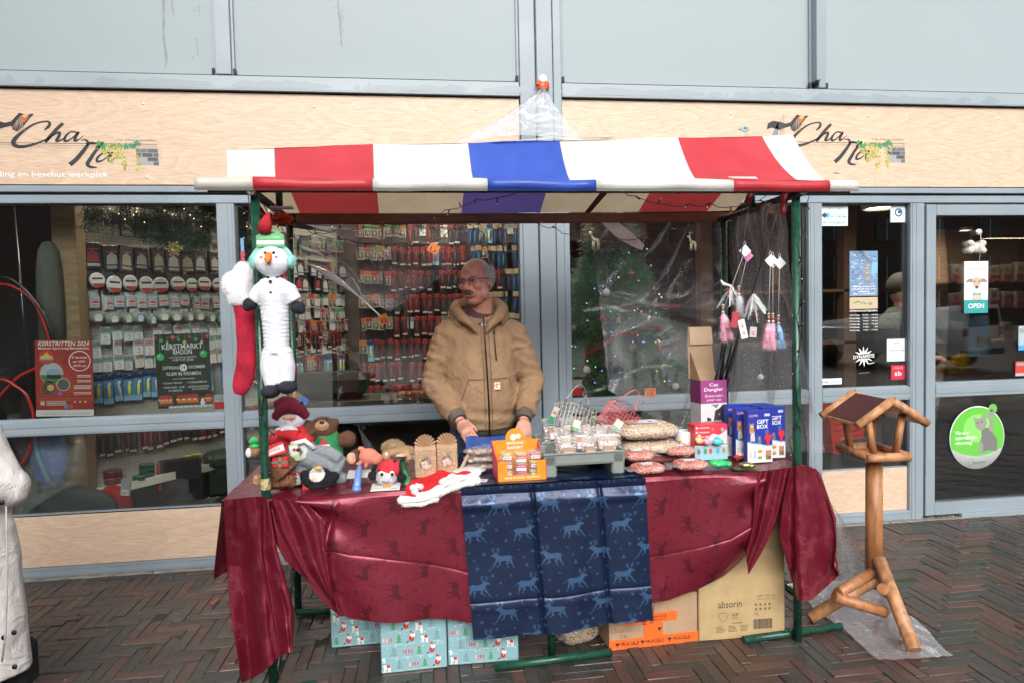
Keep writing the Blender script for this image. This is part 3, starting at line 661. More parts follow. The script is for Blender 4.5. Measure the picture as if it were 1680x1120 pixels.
# ---- orange tie and clear sheet pulled up over the roof
TIE=at(889,143,4.12)
m=MB()
for k in range(7):
    a=k*.9;m.tube([(TIE.x-.02+.006*sin(a),TIE.y-.02,TIE.z-.012+.008*k*.6),(TIE.x+.0,TIE.y-.045,TIE.z+.01*sin(a)+.004*k*.6-.01),(TIE.x+.026,TIE.y-.02,TIE.z-.014+.008*k*.6)],.006,(.85,.12,.03),6)
m.tube([(TIE.x,TIE.y+.02,TIE.z+.01),(TIE.x,TIE.y-.04,TIE.z+.028)],.018,(.75,.3,.2),10);m.tube([(TIE.x,TIE.y-.041,TIE.z+.028),(TIE.x,TIE.y-.046,TIE.z+.028)],.016,(.8,.8,.8),12)
solo('orange_tie',m,M_GLOSS,'orange cord tied round a fixing on the column above the canopy','cord')
TO=bpy.data.objects['orange_tie'];TO.matrix_world=Matrix.Translation(TIE)@Matrix.Diagonal((1.35,1.0,1.35,1))@Matrix.Translation(-TIE)
SHT=thing('plastic_sheet','clear plastic sheet tied to the column and hanging behind the stall table','plastic sheet',(0,0,0))
rf=random.Random(11)
def cone(u,v):
    x0,x1=745,962
    xb=lerp(x0,x1,u);yb=236-14*sin(pi*u);b=at(xb,yb,3.45-.3*abs(u-.5));t=Vector((TIE.x+(u-.5)*.02,TIE.y-.045,TIE.z-.02))
    p=t.lerp(b,v);p.y-=.06*sin(pi*v)*0;fold=sin(u*31+2*sin(u*9))*.012*(1-v)+sin(u*15)*.035*v*(1-v)*2
    p.y+=fold;p.z-=.02*sin(pi*v)*abs(2*u-1);return p
m=MB();m.grid(90,30,cone);part('top_fold',m,M_FILMT,SHT)
def overroof(u,v):
    a=at(lerp(805,1010,u),lerp(238,229,u),3.05);a.z+=.012+.02*sin(pi*u)*v+.012*nz(u*9,v*5)*v;a.y+=.12*v;a.z+=.02*v;return a
m=MB();m.grid(50,8,overroof);part('top_fold',m,M_FILMT,SHT)
CRS=[(random.Random(5+k).uniform(-.2,1.2),random.Random(55+k).uniform(-.2,1.2),random.Random(95+k).uniform(.2,1.35))for k in range(11)]
def quadfn(c,depth,amp=.02,s=3.0,seed=0.):
    C_=[at(x,y,Y)for(x,y),Y in zip(c,depth)]
    def f(u,v):
        p=C_[0].lerp(C_[1],u).lerp(C_[3].lerp(C_[2],u),v);p.y+=amp*.6*nz(u*s*.5,v*s*.5,2.2,seed)+amp*.22*sum(math.exp(-abs((u-a_)*sin(an+seed)-(v-b_)*cos(an+seed))/.02)*(1 if k_%2 else-1)for k_,(a_,b_,an)in enumerate(CRS));return p
    return f
m=MB();m.grid(130,80,quadfn([(476,366),(855,366),(640,512),(497,430)],[3.5,3.52,3.62,3.52],.07,2.5));part('rear_curtain',m,M_FILML,SHT)
edge_=[]
for k in range(15):
    t=k/14;edge_.append(at(lerp(500,624,t),lerp(431,519,t)-9*sin(pi*t),3.52))
m=MB();m.tube(edge_,[.0045+.014*sin(pi*min(1,k/10.))**2*(1 if k<10 else.3)for k in range(15)],(.88,.9,.93),8);part('rolled_edge',m,mk('milky_film',rough=.2,var=.05,spec=.8,transl=.3),SHT)
m=MB();m.grid(130,130,quadfn([(968,366),(1188,350),(1200,760),(1000,640)],[3.50,3.48,3.40,3.50],.09,2.6,5.));part('rear_curtain',m,M_FILM,SHT)
def sidec(u,v):
    a=Vector((PX1+.03,3.42,1.93)).lerp(Vector((PX1-.03,2.78,1.95)),u);q=at(1352,742,2.95);w=at(1190,740,3.35)
    b=w.lerp(q,u);p=a.lerp(b,v);p.x+=.03*sin(u*16+3*v)*(.35+.65*v)+.02*nz(u*6,v*5,1);p.x+=.05*v*sin(pi*u);return p
m=MB();m.grid(60,70,sidec);part('side_curtain',m,M_FILMW,SHT)
mw=MB()
P=[(985,364),(1012,362),(1040,385),(1057,402),(1054,411),(1036,404),(1010,388)]
mw.add([tuple(at(x,y,3.47))for x,y in P],[tuple(range(len(P)))],(.9,.9,.9),True);part('white_flap',mw,mk('white_film',rough=.25,transl=.4),SHT)
# ---- lower right sheet lying on the paving
def lowc(u,v):
    top=Vector((lerp(1.66,1.80,u),lerp(2.9,2.82,u),.62));a=atz(1345,1005);b=atz(1415,955);c=b.lerp(a,1-u);c.z=.004
    p=top.lerp(c,v);p.y+=.03*sin(u*14+v*3);p.x+=.05*sin(pi*v)*u;return p
GS=thing('ground_sheet','wet clear plastic sheet trailing on the paving under the bird table','plastic sheet',(0,0,0))
m=MB();m.grid(26,40,lowc);part('hanging_part',m,M_FILMW,GS)
def gsh(u,v):
    A,B,C,D=atz(1290,960),atz(1425,952),atz(1566,1078),atz(1445,1086)
    if False:pass
    p=A.lerp(B,u).lerp(D.lerp(C,u),v);p.z=.006+.012*abs(nz(u*4,v*4,1.3))+.002*(nz(u*11,v*11)+.5);p.x+=.01*sin(v*12);return p
m=MB();m.grid(60,60,gsh);part('lying_part',m,M_FILMG,GS)

# ================================================= table cloths
def inpoly(px,py,P):
    r=np.zeros(px.shape,bool);n=len(P);j=n-1
    for i in range(n):
        xi,yi=P[i];xj,yj=P[j]
        c=((yi>py)!=(yj>py))&(px<(xj-xi)*(py-yi)/((yj-yi)or 1e-12)+xi);r^=c;j=i
    return r
def inseg(px,py,a,b,w):
    d=np.array(b)-np.array(a);t=np.clip(((px-a[0])*d[0]+(py-a[1])*d[1])/(d@d),0,1)
    return np.hypot(px-a[0]-t*d[0],py-a[1]-t*d[1])<w
def deer(px,py):
    m=inpoly(px,py,[(-.40,.06),(-.30,.12),(0,.10),(.12,.14),(.22,.24),(.30,.24),(.46,.16),(.46,.11),(.34,.09),(.28,.0),(.2,-.12),(.0,-.13),(-.25,-.12),(-.36,-.10),(-.41,.0)])
    L=[((.2,-.06),(.34,-.24),.035),((.34,-.24),(.46,-.44),.02),((.12,-.08),(.10,-.28),.035),((.10,-.28),(.24,-.36),.02),((-.33,-.04),(-.38,-.24),.045),((-.38,-.24),(-.47,-.45),.02),((-.28,-.06),(-.18,-.26),.04),((-.18,-.26),(-.24,-.42),.02),((-.4,.05),(-.46,.0),.02)]
    A=[((.24,.22),(.16,.34),.014),((.16,.34),(.20,.48),.014),((.17,.36),(.08,.42),.012),((.18,.42),(.10,.49),.012),((.28,.22),(.34,.36),.014),((.34,.36),(.40,.50),.014),((.33,.34),(.44,.38),.012),((.34,.38),(.28,.47),.012),((.16,.30),(.08,.33),.012)]
    for a,b,w in L+A:m|=inseg(px,py,a,b,w)
    return m
def starm(px,py,cx,cy,r):
    return inpoly(px,py,[(cx+(r if k%2==0 else r*.42)*cos(pi/2+pi*k/5),cy+(r if k%2==0 else r*.42)*sin(pi/2+pi*k/5))for k in range(10)])
TW,TH,TR=.205,.235,.001
gx,gy=np.meshgrid(np.arange(0,TW,TR),np.arange(0,TH,TR));TILE=np.zeros(gx.shape,bool);DS=.098
for cx,cy,fl in((.10,.06,1),(.205,.178,-1),(0,.178,-1)):TILE|=deer((gx-cx)/DS*fl,(gy-cy)/DS)
rs_=random.Random(2)
for x,y,r in((.02,.02,.009),(.19,.07,.007),(.03,.10,.006),(.10,.14,.010),(.07,.21,.006),(.15,.13,.006),(.13,.20,.009),(.17,.02,.005),(.045,.055,.005),(.09,.175,.005),(.16,.105,.009)):TILE|=starm(gx,gy,x,y,r)
def pat(s,t):return TILE[int((t%TH)/TR)%TILE.shape[0],int((s%TW)/TR)%TILE.shape[1]]
CRIM=(.165,.012,.027);CRIMd=(.085,.006,.014);CRIMl=(.225,.030,.048);NAVY=(.006,.016,.050);NAVYl=(.040,.092,.19)  # satin sheen put into crimson pattern: darker on fronts and tops, lighter on tails
def clothp(name,nu,nv,fn,size,c0,c1,parent,rot=False,off=(0,0),mat=None):
    m=MB();m.grid(nu,nv,fn,colfn=lambda u,v:(c1 if(pat(v*size[1]+off[1],u*size[0]+off[0])if rot else pat(u*size[0]+off[0],-v*size[1]+off[1]))else c0));return part(name,m,mat or M_SATIN,parent)
def hemcurve(P):
    W_=[at(x,y,FYt-.015)for x,y in P];xs=[w.x for w in W_];zs=[w.z for w in W_]
    return lambda X:float(np.interp(X,xs,zs))
CL=thing('crimson_tablecloth','crimson satin reindeer cloth gathered at the left post and swagged under the plush toys','tablecloth',(0,0,0))
CR_=thing('crimson_tablecloth','crimson satin reindeer cloth knotted at the right post below the gift boxes','tablecloth',(0,0,0))
CB=thing('blue_runner','navy satin table runner with light blue reindeer and stars','table runner',(0,0,0))
def topf(x0,x1,y1,z,seed,amp=.004):
    def f(u,v):
        X=lerp(x0,x1,u);Yy=lerp(y1,FYt,v);return(X,Yy,z+amp*nz(X*5,Yy*5,1,seed)+amp*.5*nz(X*14,Yy*14,1,seed))
    return f
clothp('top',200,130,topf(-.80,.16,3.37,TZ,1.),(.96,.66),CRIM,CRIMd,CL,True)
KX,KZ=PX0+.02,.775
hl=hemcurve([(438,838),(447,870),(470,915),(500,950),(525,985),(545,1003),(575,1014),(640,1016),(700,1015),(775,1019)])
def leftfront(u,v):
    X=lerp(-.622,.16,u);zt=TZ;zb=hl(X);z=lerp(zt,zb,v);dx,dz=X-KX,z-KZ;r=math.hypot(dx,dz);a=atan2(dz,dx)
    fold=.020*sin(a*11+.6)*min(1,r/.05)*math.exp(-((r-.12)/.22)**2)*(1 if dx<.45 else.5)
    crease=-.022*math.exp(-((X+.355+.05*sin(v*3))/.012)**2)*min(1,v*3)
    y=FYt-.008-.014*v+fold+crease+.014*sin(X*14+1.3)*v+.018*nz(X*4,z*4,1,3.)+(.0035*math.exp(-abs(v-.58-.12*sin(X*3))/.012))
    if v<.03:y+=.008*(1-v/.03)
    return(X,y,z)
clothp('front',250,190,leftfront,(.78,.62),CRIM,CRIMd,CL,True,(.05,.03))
# rounded outer layer over the left half: darker swag band from the knot
def swag(u,v):
    # band from the knot falling right and down
    s=v;P0=np.array([[442,822],[462,870],[500,940],[548,990]]);P1=np.array([[492,816],[530,850],[541,910],[549,992]])
    t=np.linspace(0,1,4);a=(np.interp(s,t,P0[:,0]),np.interp(s,t,P0[:,1]));b=(np.interp(s,t,P1[:,0]),np.interp(s,t,P1[:,1]))
    x,y=lerp(a[0],b[0],u),lerp(a[1],b[1],u);q=at(x,y,FYt-.030+.014*u-.030*sin(pi*u)-.016*sin(u*13+s*4)*(1-.6*s));return q
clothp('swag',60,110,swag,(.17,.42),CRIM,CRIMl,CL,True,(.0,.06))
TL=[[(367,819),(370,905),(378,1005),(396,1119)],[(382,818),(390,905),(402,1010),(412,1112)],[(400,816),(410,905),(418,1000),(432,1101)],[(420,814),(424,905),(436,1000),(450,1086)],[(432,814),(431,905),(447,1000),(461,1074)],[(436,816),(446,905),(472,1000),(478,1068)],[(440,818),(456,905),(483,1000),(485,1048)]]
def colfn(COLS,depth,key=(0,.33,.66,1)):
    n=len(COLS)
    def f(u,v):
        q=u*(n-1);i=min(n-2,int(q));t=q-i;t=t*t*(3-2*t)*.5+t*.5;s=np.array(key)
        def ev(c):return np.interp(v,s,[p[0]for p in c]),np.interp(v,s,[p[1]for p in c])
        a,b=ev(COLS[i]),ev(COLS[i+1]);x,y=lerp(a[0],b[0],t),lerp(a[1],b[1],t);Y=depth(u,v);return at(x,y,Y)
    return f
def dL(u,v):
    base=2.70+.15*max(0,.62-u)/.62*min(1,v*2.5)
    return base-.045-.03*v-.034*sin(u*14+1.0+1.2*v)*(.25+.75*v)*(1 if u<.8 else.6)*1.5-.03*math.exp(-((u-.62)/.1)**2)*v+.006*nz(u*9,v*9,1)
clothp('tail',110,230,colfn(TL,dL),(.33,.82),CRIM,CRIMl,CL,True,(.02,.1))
def endL(u,v):
    y=lerp(3.34,2.71,u);P0=at(368,828,2.72);z=lerp(TZ,.45-.0*u,v)
    return(-.80-.03*v-.012*sin(u*19+2*v)*(.2+v),y,z)
clothp('end_drop',80,60,endL,(.6,.3),CRIM,CRIMl,CL,True)
# blue runner
clothp('top',200,160,topf(.128,.90,3.37,TZ+.005,4.,.003),(.77,.67),NAVY,NAVYl,CB)
hb=hemcurve([(753,1047),(800,1043),(860,1037),(905,1036),(960,1026),(1010,1018),(1060,1013)])
def blue(u,v):
    X=lerp(.128,.90,u)+.035*v-.018*v*u;z=lerp(TZ+.005,hb(X-.0),v)
    vc=0
    for c in(.42,.68+.02):vc+=.013*math.exp(-abs(X-.035*v-c)/.007)
    hc=.014*math.exp(-abs(v-.055)/.03)-.011*math.exp(-((v-.12)/.035)**2)*(1+.4*sin(X*9))+.006*math.exp(-abs(v-.76)/.010)-.004*math.exp(-((v-.80)/.03)**2)
    y=FYt-.022+vc+hc*.7+.008*nz(X*6,z*5,1,7.)-.016*v+.007*sin(X*20)*v
    return(X,y,z)
clothp('front',260,230,blue,(.77,.67),NAVY,NAVYl,CB,False,(.06,.03))
# right crimson cloth
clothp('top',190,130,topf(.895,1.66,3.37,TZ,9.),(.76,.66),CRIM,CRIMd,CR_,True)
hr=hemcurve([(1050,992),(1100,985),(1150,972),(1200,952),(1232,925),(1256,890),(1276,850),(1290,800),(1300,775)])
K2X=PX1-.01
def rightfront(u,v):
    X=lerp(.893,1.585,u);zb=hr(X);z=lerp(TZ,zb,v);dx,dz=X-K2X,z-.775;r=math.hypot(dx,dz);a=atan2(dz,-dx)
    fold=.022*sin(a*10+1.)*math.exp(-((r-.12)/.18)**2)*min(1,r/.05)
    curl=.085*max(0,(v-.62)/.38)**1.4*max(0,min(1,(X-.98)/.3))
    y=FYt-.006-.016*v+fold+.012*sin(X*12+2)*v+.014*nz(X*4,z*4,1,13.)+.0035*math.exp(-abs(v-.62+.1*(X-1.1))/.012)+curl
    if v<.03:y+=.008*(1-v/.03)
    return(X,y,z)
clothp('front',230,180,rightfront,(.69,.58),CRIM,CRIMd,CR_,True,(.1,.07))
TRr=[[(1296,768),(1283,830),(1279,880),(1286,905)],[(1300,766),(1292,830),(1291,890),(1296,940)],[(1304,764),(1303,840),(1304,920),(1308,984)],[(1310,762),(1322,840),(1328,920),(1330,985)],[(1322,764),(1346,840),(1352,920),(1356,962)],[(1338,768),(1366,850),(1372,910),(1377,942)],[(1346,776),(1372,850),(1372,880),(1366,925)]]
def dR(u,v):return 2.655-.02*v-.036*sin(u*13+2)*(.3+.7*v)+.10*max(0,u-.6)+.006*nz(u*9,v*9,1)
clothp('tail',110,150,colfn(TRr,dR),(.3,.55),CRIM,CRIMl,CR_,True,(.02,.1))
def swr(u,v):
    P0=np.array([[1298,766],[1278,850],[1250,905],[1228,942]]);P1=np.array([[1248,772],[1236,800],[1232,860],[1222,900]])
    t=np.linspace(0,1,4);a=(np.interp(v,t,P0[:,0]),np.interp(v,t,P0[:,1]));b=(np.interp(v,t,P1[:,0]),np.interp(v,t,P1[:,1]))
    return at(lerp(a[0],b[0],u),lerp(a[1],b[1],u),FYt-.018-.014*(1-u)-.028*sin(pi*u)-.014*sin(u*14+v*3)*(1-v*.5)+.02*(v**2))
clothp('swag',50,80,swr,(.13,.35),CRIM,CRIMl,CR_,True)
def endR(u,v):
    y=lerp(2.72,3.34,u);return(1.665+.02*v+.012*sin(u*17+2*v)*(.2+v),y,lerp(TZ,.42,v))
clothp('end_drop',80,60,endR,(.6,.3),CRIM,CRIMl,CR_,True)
# ================================================= behind the panes
ri=random.Random(21)
def Mz(p,a):return Matrix.Translation(p)@Matrix.Rotation(a,4,'Z')
S0=at(125,500,4.62);WA=radians(53.2);WD=Vector((cos(WA),sin(WA),0));WN=Vector((sin(WA),-cos(WA),0))
def wp(t,z,off=0.):p=S0+WD*t+WN*off;return Vector((p.x,p.y,z))
def zrow(y,x=135):return at(x,y,wp(.05,0).y).z
PB=thing('pegboard','white perforated pegboard wall carrying fishing tackle behind the left windows','pegboard',wp(0,0,0),(0,0,WA))
WLEN=2.9
m=MB();m.box(0,0,.40,WLEN,.02,2.25,(.52,.50,.45));part('board',m,M_PLAST,PB)
m=MB()
for i in range(116):
    for j in range(70):m.rect(i*.025+.01,.45+j*.025,i*.025+.0155,.45+j*.025+.0055,-.001,(.05,.05,.05))
part('hole',m,M_DARK,PB,kind='stuff')
m=MB();m.box(.0,-.17,.385,2.2,.0,.41,(.66,.64,.58),.003);m.box(.0,-.175,.36,2.2,-.168,.415,(.7,.68,.62),.002);part('shelf',m,M_PLAST,PB)
# ---- pack prototypes; origin at the hanging hole, facing -Y
def hookwire(m):m.tube([(0,.03,0),(0,-.03,.0),(0,-.036,.008)],.0018,(.5,.5,.5),5)
def pk_spool(c,r):
    m=MB();m.box(-.052,-.012,-.155,.052,-.004,.01,(.035,.035,.04),.002);m.text(r.choice(['SUFIX','GORILLA','TENSION']),-.04,-.02,.018,-.0125,(.6,.6,.6),fit=.08,bold=.02)
    m.lathe([(0,-.0),(.046,.0),(.049,.004),(.049,.012),(.0,.012)],(0,-.024,-.10),(.6,.6,.6),20,(pi/2,0,0));m.disc(0,-.10,.044,-.0365,(.75,.75,.75));m.disc(0,-.10,.044,-.0368,c,a0=pi*1.15,a1=pi*1.85)
    m.rect(-.034,-.094,.034,-.083,-.037,(.03,.03,.03));m.disc(0,-.10,.044,-.0368,(.65,.3,.25),a0=pi*.4,a1=pi*.6);hookwire(m);return m
def pk_dark(c,r):
    m=MB();m.box(-.05,-.02,-.14,.05,-.004,.01,(.025,.03,.045),.003);m.poly([(-.035,-.10),(.035,-.10),(.03,-.05),(0,-.03),(-.03,-.05)],-.0205,c);m.rect(-.035,-.125,.035,-.108,-.0205,(.5,.5,.5));m.stroke([(-.03,-.03),(.03,-.025)],.006,-.0207,(.5,.1,.1));hookwire(m);return m
def pk_strip(c,r):
    m=MB();m.box(-.045,-.018,-.12,.045,-.004,.01,(.06,.06,.06),.003);m.rect(-.04,-.115,.04,-.03,-.0184,(.13,.13,.13));m.stroke([(-.036,-.05),(.036,-.056)],.004,-.0188,c);m.rect(-.03,-.1,.03,-.085,-.0188,(.22,.22,.22));hookwire(m);return m
def pk_silver(c,r):
    m=MB();m.box(-.035,-.008,-.105,.035,-.004,.01,(.55,.58,.6),.002);m.box(-.031,-.026,-.10,.031,-.008,-.022,(.42,.45,.47),.006);m.rect(-.033,-.018,.033,.006,-.0084,(.72,.74,.76));m.disc(0,-.068,.022,-.0265,c,.013);m.rect(-.02,-.075,.02,-.07,-.0268,(.8,.8,.8));hookwire(m);return m
def pk_round(c,r):
    m=MB();m.box(-.036,-.006,-.03,.036,-.003,.01,(.6,.62,.62),.001)
    for k in range(3):m.lathe([(0,0),(.034,0),(.036,.003),(.036,.009),(0,.009)],(-.010*k+.008,-.034+k*.012,-.052+.004*k),(.22,.25,.24),18,(pi/2,0,0))
    m.disc(.008,-.052,.026,-.0445,c);m.disc(.008,-.052,.020,-.0448,(.6,.62,.58));m.rect(-.01,-.075,.024,-.06,-.0452,(.75,.75,.72));hookwire(m);return m
def pk_hook(c,r):
    m=MB();m.box(-.03,-.012,-.09,.03,-.003,.008,(.5,.53,.54),.003);m.rect(-.027,-.03,.027,.004,-.0124,(.3,.32,.33));m.rect(-.026,-.085,.026,-.035,-.0124,(.62,.64,.64));m.stroke([(-.01,-.045),(.005,-.05),(.008,-.07),(-.006,-.072)],.004,-.0128,c);m.rect(-.022,-.02,.022,-.01,-.0127,c);hookwire(m);return m
def pk_lure(c,r):
    m=MB();m.box(-.032,-.01,-.17,.032,-.003,.012,(.05,.12,.28),.003);m.rect(-.028,-.165,.028,-.03,-.0104,(.12,.28,.5));m.rect(-.03,-.026,.03,.008,-.0104,(.02,.04,.12));m.ell((0,-.016,-.09),(.009,.007,.045),c,(0,r.uniform(-.2,.2),0),8,6);m.ell((.004,-.018,-.05),(.008,.006,.010),(.8,.8,.78),None,8,5);m.rect(-.03,-.165,.03,-.13,-.0107,(.25,.5,.7));hookwire(m);return m
def pk_red(c,r):
    m=MB();m.box(-.028,-.012,-.16,.028,-.003,.01,c,.003);m.rect(-.025,-.025,.025,.006,-.0124,(.5,.45,.4)if r.random()<.4 else(.3,.02,.02));m.ell((0,-.018,-.08),(.010,.006,.05),tuple(min(1,q*1.5+.03)for q in c),None,8,6);m.rect(-.02,-.15,.02,-.135,-.0125,(.55,.5,.5));hookwire(m);return m
def pk_blue(c,r):
    m=MB();m.box(-.021,-.008,-.17,.021,-.003,.0,c,.002);m.box(-.022,-.01,-.025,.022,-.004,.02,(.55,.43,.28),.002);m.ell((0,-.014,-.10),(.007,.005,.055),tuple(q*2.0+.02 for q in c),None,8,6);m.rect(-.008,.002,.008,.012,-.0104,(.3,.2,.1));hookwire(m);return m
def pk_card(c,r):
    m=MB();m.box(-.03,-.01,-.10,.03,-.003,.01,(.5,.47,.42),.002);m.rect(-.03,-.03,.03,.01,-.0104,c);m.rect(-.024,-.09,.024,-.036,-.0104,(.15,.13,.12));m.ell((0,-.015,-.065),(.012,.006,.022),(.35,.3,.28),None,8,5);hookwire(m);return m
RD=(.5,.04,.04)
KIND={'spool':(pk_spool,'line_spool_pack','spool pack',[(.5,.04,.04),(.45,.03,.05)]),'dark':(pk_dark,'dark_line_pack','line pack',[(.55,.55,.55),(.4,.06,.07),(.55,.5,.42)]),
        'strip':(pk_strip,'braid_pack','line pack',[(.1,.6,.15),(.6,.2,.06),(.6,.05,.05)]),'silver':(pk_silver,'silver_line_pack','line pack',[(.55,.05,.06),(.5,.06,.1)]),
        'round':(pk_round,'round_spool_pack','spool pack',[(.4,.42,.2),(.08,.4,.2),(.05,.3,.6),(.5,.08,.1),(.3,.3,.28)]),'hook':(pk_hook,'hook_pack','hook pack',[(.5,.1,.15),(.05,.35,.3),(.6,.18,.04),(.1,.3,.4)]),
        'lure':(pk_lure,'lure_pack','lure pack',[(.7,.08,.06),(.1,.6,.2),(.8,.8,.1),(.6,.6,.6)]),'red':(pk_red,'red_lure_pack','lure pack',[(.10,.008,.012),(.06,.010,.012),(.14,.014,.012),(.03,.025,.025)]),
        'blue':(pk_blue,'rig_pack','rig pack',[(.02,.08,.14),(.015,.05,.12),(.02,.03,.06)]),'card':(pk_card,'swivel_pack','tackle pack',[(.5,.04,.04),(.1,.3,.12),(.6,.2,.04),(.3,.28,.25)])}
PM={}
for k,(fn,nm,ct,cl)in KIND.items():PM[k]=[mesh(nm,fn(c,ri),M_PRINT)for c in cl]
ORD='first second third fourth fifth sixth seventh eighth ninth tenth eleventh twelfth thirteenth fourteenth fifteenth sixteenth seventeenth eighteenth nineteenth twentieth'.split();ORD+=['twenty-'+o for o in ORD[:9]]+['thirtieth']+['thirty-'+o for o in ORD[:9]]+['fortieth']+['forty-'+o for o in ORD[:9]]
def hang(kind,p,a,lab,grp,var=None):
    fn,nm,ct,cl=KIND[kind];me=PM[kind][var if var is not None else ri.randrange(len(cl))]
    o=bpy.data.objects.new(nm,me);COL.objects.link(o);o.location=p;o.location.z+=ri.uniform(-.007,.007);o.rotation_euler=(ri.uniform(-.08,.02),ri.uniform(-.07,.07),a+ri.uniform(-.22,.22));o.scale=(ri.uniform(1.0,1.2),1.3,ri.uniform(1.0,1.2));tag(o,lab,ct,grp);return o
rows=[(346,'strip',.125,'top row of dark braid packs on the left pegboard'),(400,'dark',.125,'second row of dark boxed line packs'),(434,'spool',.122,'row of round white and red spool cards'),
        (477,'silver',.088,'row of silver packs with red ovals'),(507,'round',.10,'row of round spools with coloured rings'),(536,'hook',.078,'row of silver hook packs above the posters'),
        (560,'hook',.078,'middle row of silver hook packs'),(584,'hook',.078,'lower row of hook packs with orange cards'),(616,'lure',.074,'row of blue lure packs between the posters'),(706,'red',.062,'row of red packs under the transom')]
for k,(y,kd,pt,lab)in enumerate(rows):
    t=.08;cn=[0,0]
    while t<(2.4 if y<700 else 1.5):
        z=zrow(y)-.01;kk=kd
        if t>1.15 and y<700:kk=ri.choice({0:['strip','card'],1:['card','dark'],2:['card','dark','strip'],3:['card','hook'],4:['card','hook'],5:['hook','card','red'],6:['card','red'],7:['card','hook'],8:['lure','card','red'],9:['red']}[k])
        if ri.random()<(.97 if t<1.15 else.9):
            side='left window' if t<1.15 else 'middle window'
            nm_=KIND[kk][1].replace('_',' ')
            lf=t<1.15;cn[lf]+=1;ol=ORD[cn[lf]-1];RW=['top','second','third','fourth','fifth','sixth','seventh','eighth','ninth','lowest'][k]
            hang(kk,wp(t,z,.03+ri.uniform(0,.015)),WA,f'{nm_}, {ol} from left in the {RW} pegboard row, {side}',f'{lab}, {side}',0 if(kk=='spool')else None)
        t+=pt*(.9 if t<1.15 else.6)*ri.uniform(.95,1.08)
# rack wall parallel to the panes
RY=6.45
RK=thing('tackle_rack','dark rack of black uprights hung with red and blue packs behind the shopkeeper','rack',(0,RY,0))
x0r,x1r=at(588,400,RY).x,at(900,400,RY).x
m=MB();m.box(x0r-.4,.05,.4,x1r,.07,2.6,(.10,.08,.07));part('back_panel',m,M_DARK,RK)
for k in range(9):
    x=lerp(x0r,x1r,k/8);m=MB();m.box(x-.008,-.06,.4,x+.008,-.04,2.5,(.01,.01,.012));part('upright',m,M_DARK,RK)
for r_,y in enumerate((372,408,446,484,520,556,592,628)):
    z=at(740,y,RY).z
    m=MB();m.box(x0r,-.012,z+.012,x1r-.02,-.002,z+.02,(.02,.02,.02));part('rail',m,M_DARK,RK)
    x=x0r+.02;cn=0
    while x<x1r-.03:
        px,_,_=proj(x,RY,z);w_=.062
        if px<640:kd='card' if r_<5 else 'red'
        elif px<762:kd='red'
        else:kd='blue';w_=.047
        if ri.random()<.12:kd=ri.choice(['lure','card','red','hook'])
        if ri.random()<.05:x+=w_;continue
        cn+=1
        hang(kd,(x,RY-.03-ri.uniform(0,.02),z),0,{'lure':'odd blue lure pack on the dark rack','hook':'odd hook pack on the dark rack','card':'tackle pack left of the red packs','red':'red lure pack on the dark rack','blue':'blue rig pack with tan header'}[kd]+f', {ORD[cn-1]} from left in rack row {["one","two","three","four","five","six","seven","eight"][r_]}',f'{kd} packs in rack row {["one","two","three","four","five","six","seven","eight"][r_]}')
        x+=w_*ri.uniform(.95,1.1)
# ---- shelf goods
def tin(t,r,h,c,n,lab,off=.09):
    for k in range(n):
        m=MB();m.lathe([(0,0),(r,0),(r,h*.7),(r*1.05,h*.7),(r*1.05,h*.95),(r*.95,h),(0,h)],(0,0,0),c,18)
        o=solo('bait_tub',m,M_GLOSS,lab[k]if isinstance(lab,list)else lab,'tub',wp(t,.411+k*(h+.0005),off),(0,0,0),group='tubs on the tackle shelf')
DGN=(.02,.16,.08)
tin(.13,.055,.045,(.18,.03,.04),2,['dark red tub at the shelf corner, lower of two','dark red tub at the shelf corner, upper of two'])
tin(.34,.048,.03,DGN,3,['dark green tub, bottom of the stack of three','dark green tub, middle of the stack of three','dark green tub, top of the stack of three'],.12)
tin(.50,.045,.028,(.03,.22,.10),2,['green tub beside the yellow ones, lower','green tub beside the yellow ones, upper'],.08);tin(.27,.04,.03,(.02,.20,.09),1,'single green tub in front of the tall green stack',.145)
tin(.56,.05,.018,(.5,.05,.04),1,'flat red tin on the shelf edge',.14)
tin(.66,.032,.02,(.65,.6,.06),4,['yellow tub, bottom of the left yellow stack','yellow tub, second of the left yellow stack','yellow tub, third of the left yellow stack','yellow tub, top of the left yellow stack']);tin(.74,.032,.02,(.7,.65,.08),4,['yellow tub, bottom of the right yellow stack','yellow tub, second of the right yellow stack','yellow tub, third of the right yellow stack','yellow tub, top of the right yellow stack'])
m=MB();m.ell((0,0,.03),(.10,.05,.03),(.02,.12,.13));m.ell((.05,.02,.035),(.06,.05,.03),(.02,.1,.11));solo('teal_pouch',m,M_FABRIC,'teal soft pouch lying on the tackle shelf','pouch',wp(.98,.411,.09),(0,0,WA))
for t,h,c,lab in((1.22,.09,(.1,.03,.04),'bait jar with black lid and red label, shelf'),(1.34,.085,(.5,.45,.42),'bait jar with black lid and pink label, shelf'),(1.14,.05,(.35,.3,.25),'short jar with pale lid left of the tall jars')):
    j=thing('bait_jar',lab,'jar',wp(t,.411,.08),group='jars on the tackle shelf');m=MB();m.lathe([(0,0),(.035,0),(.035,h*.8),(0,h*.8)],(0,0,0),c);part('glass_body',m,M_GLOSS,j);m=MB();m.lathe([(.036,h*.8),(.036,h),(0,h)],(0,0,0),(.02,.02,.02));part('lid',m,M_PLAST,j)
m=MB();m.rect(-.035,-.02,.035,.02,0,(.75,.65,.05));m.text('1,99',0,-.01,.02,-.0005,(.1,.08,.02),'c',bold=.02);solo('price_card',m,M_PRINT,'yellow price card on the white shelf edge','price tag',wp(1.30,.385,.179),(0,0,WA))
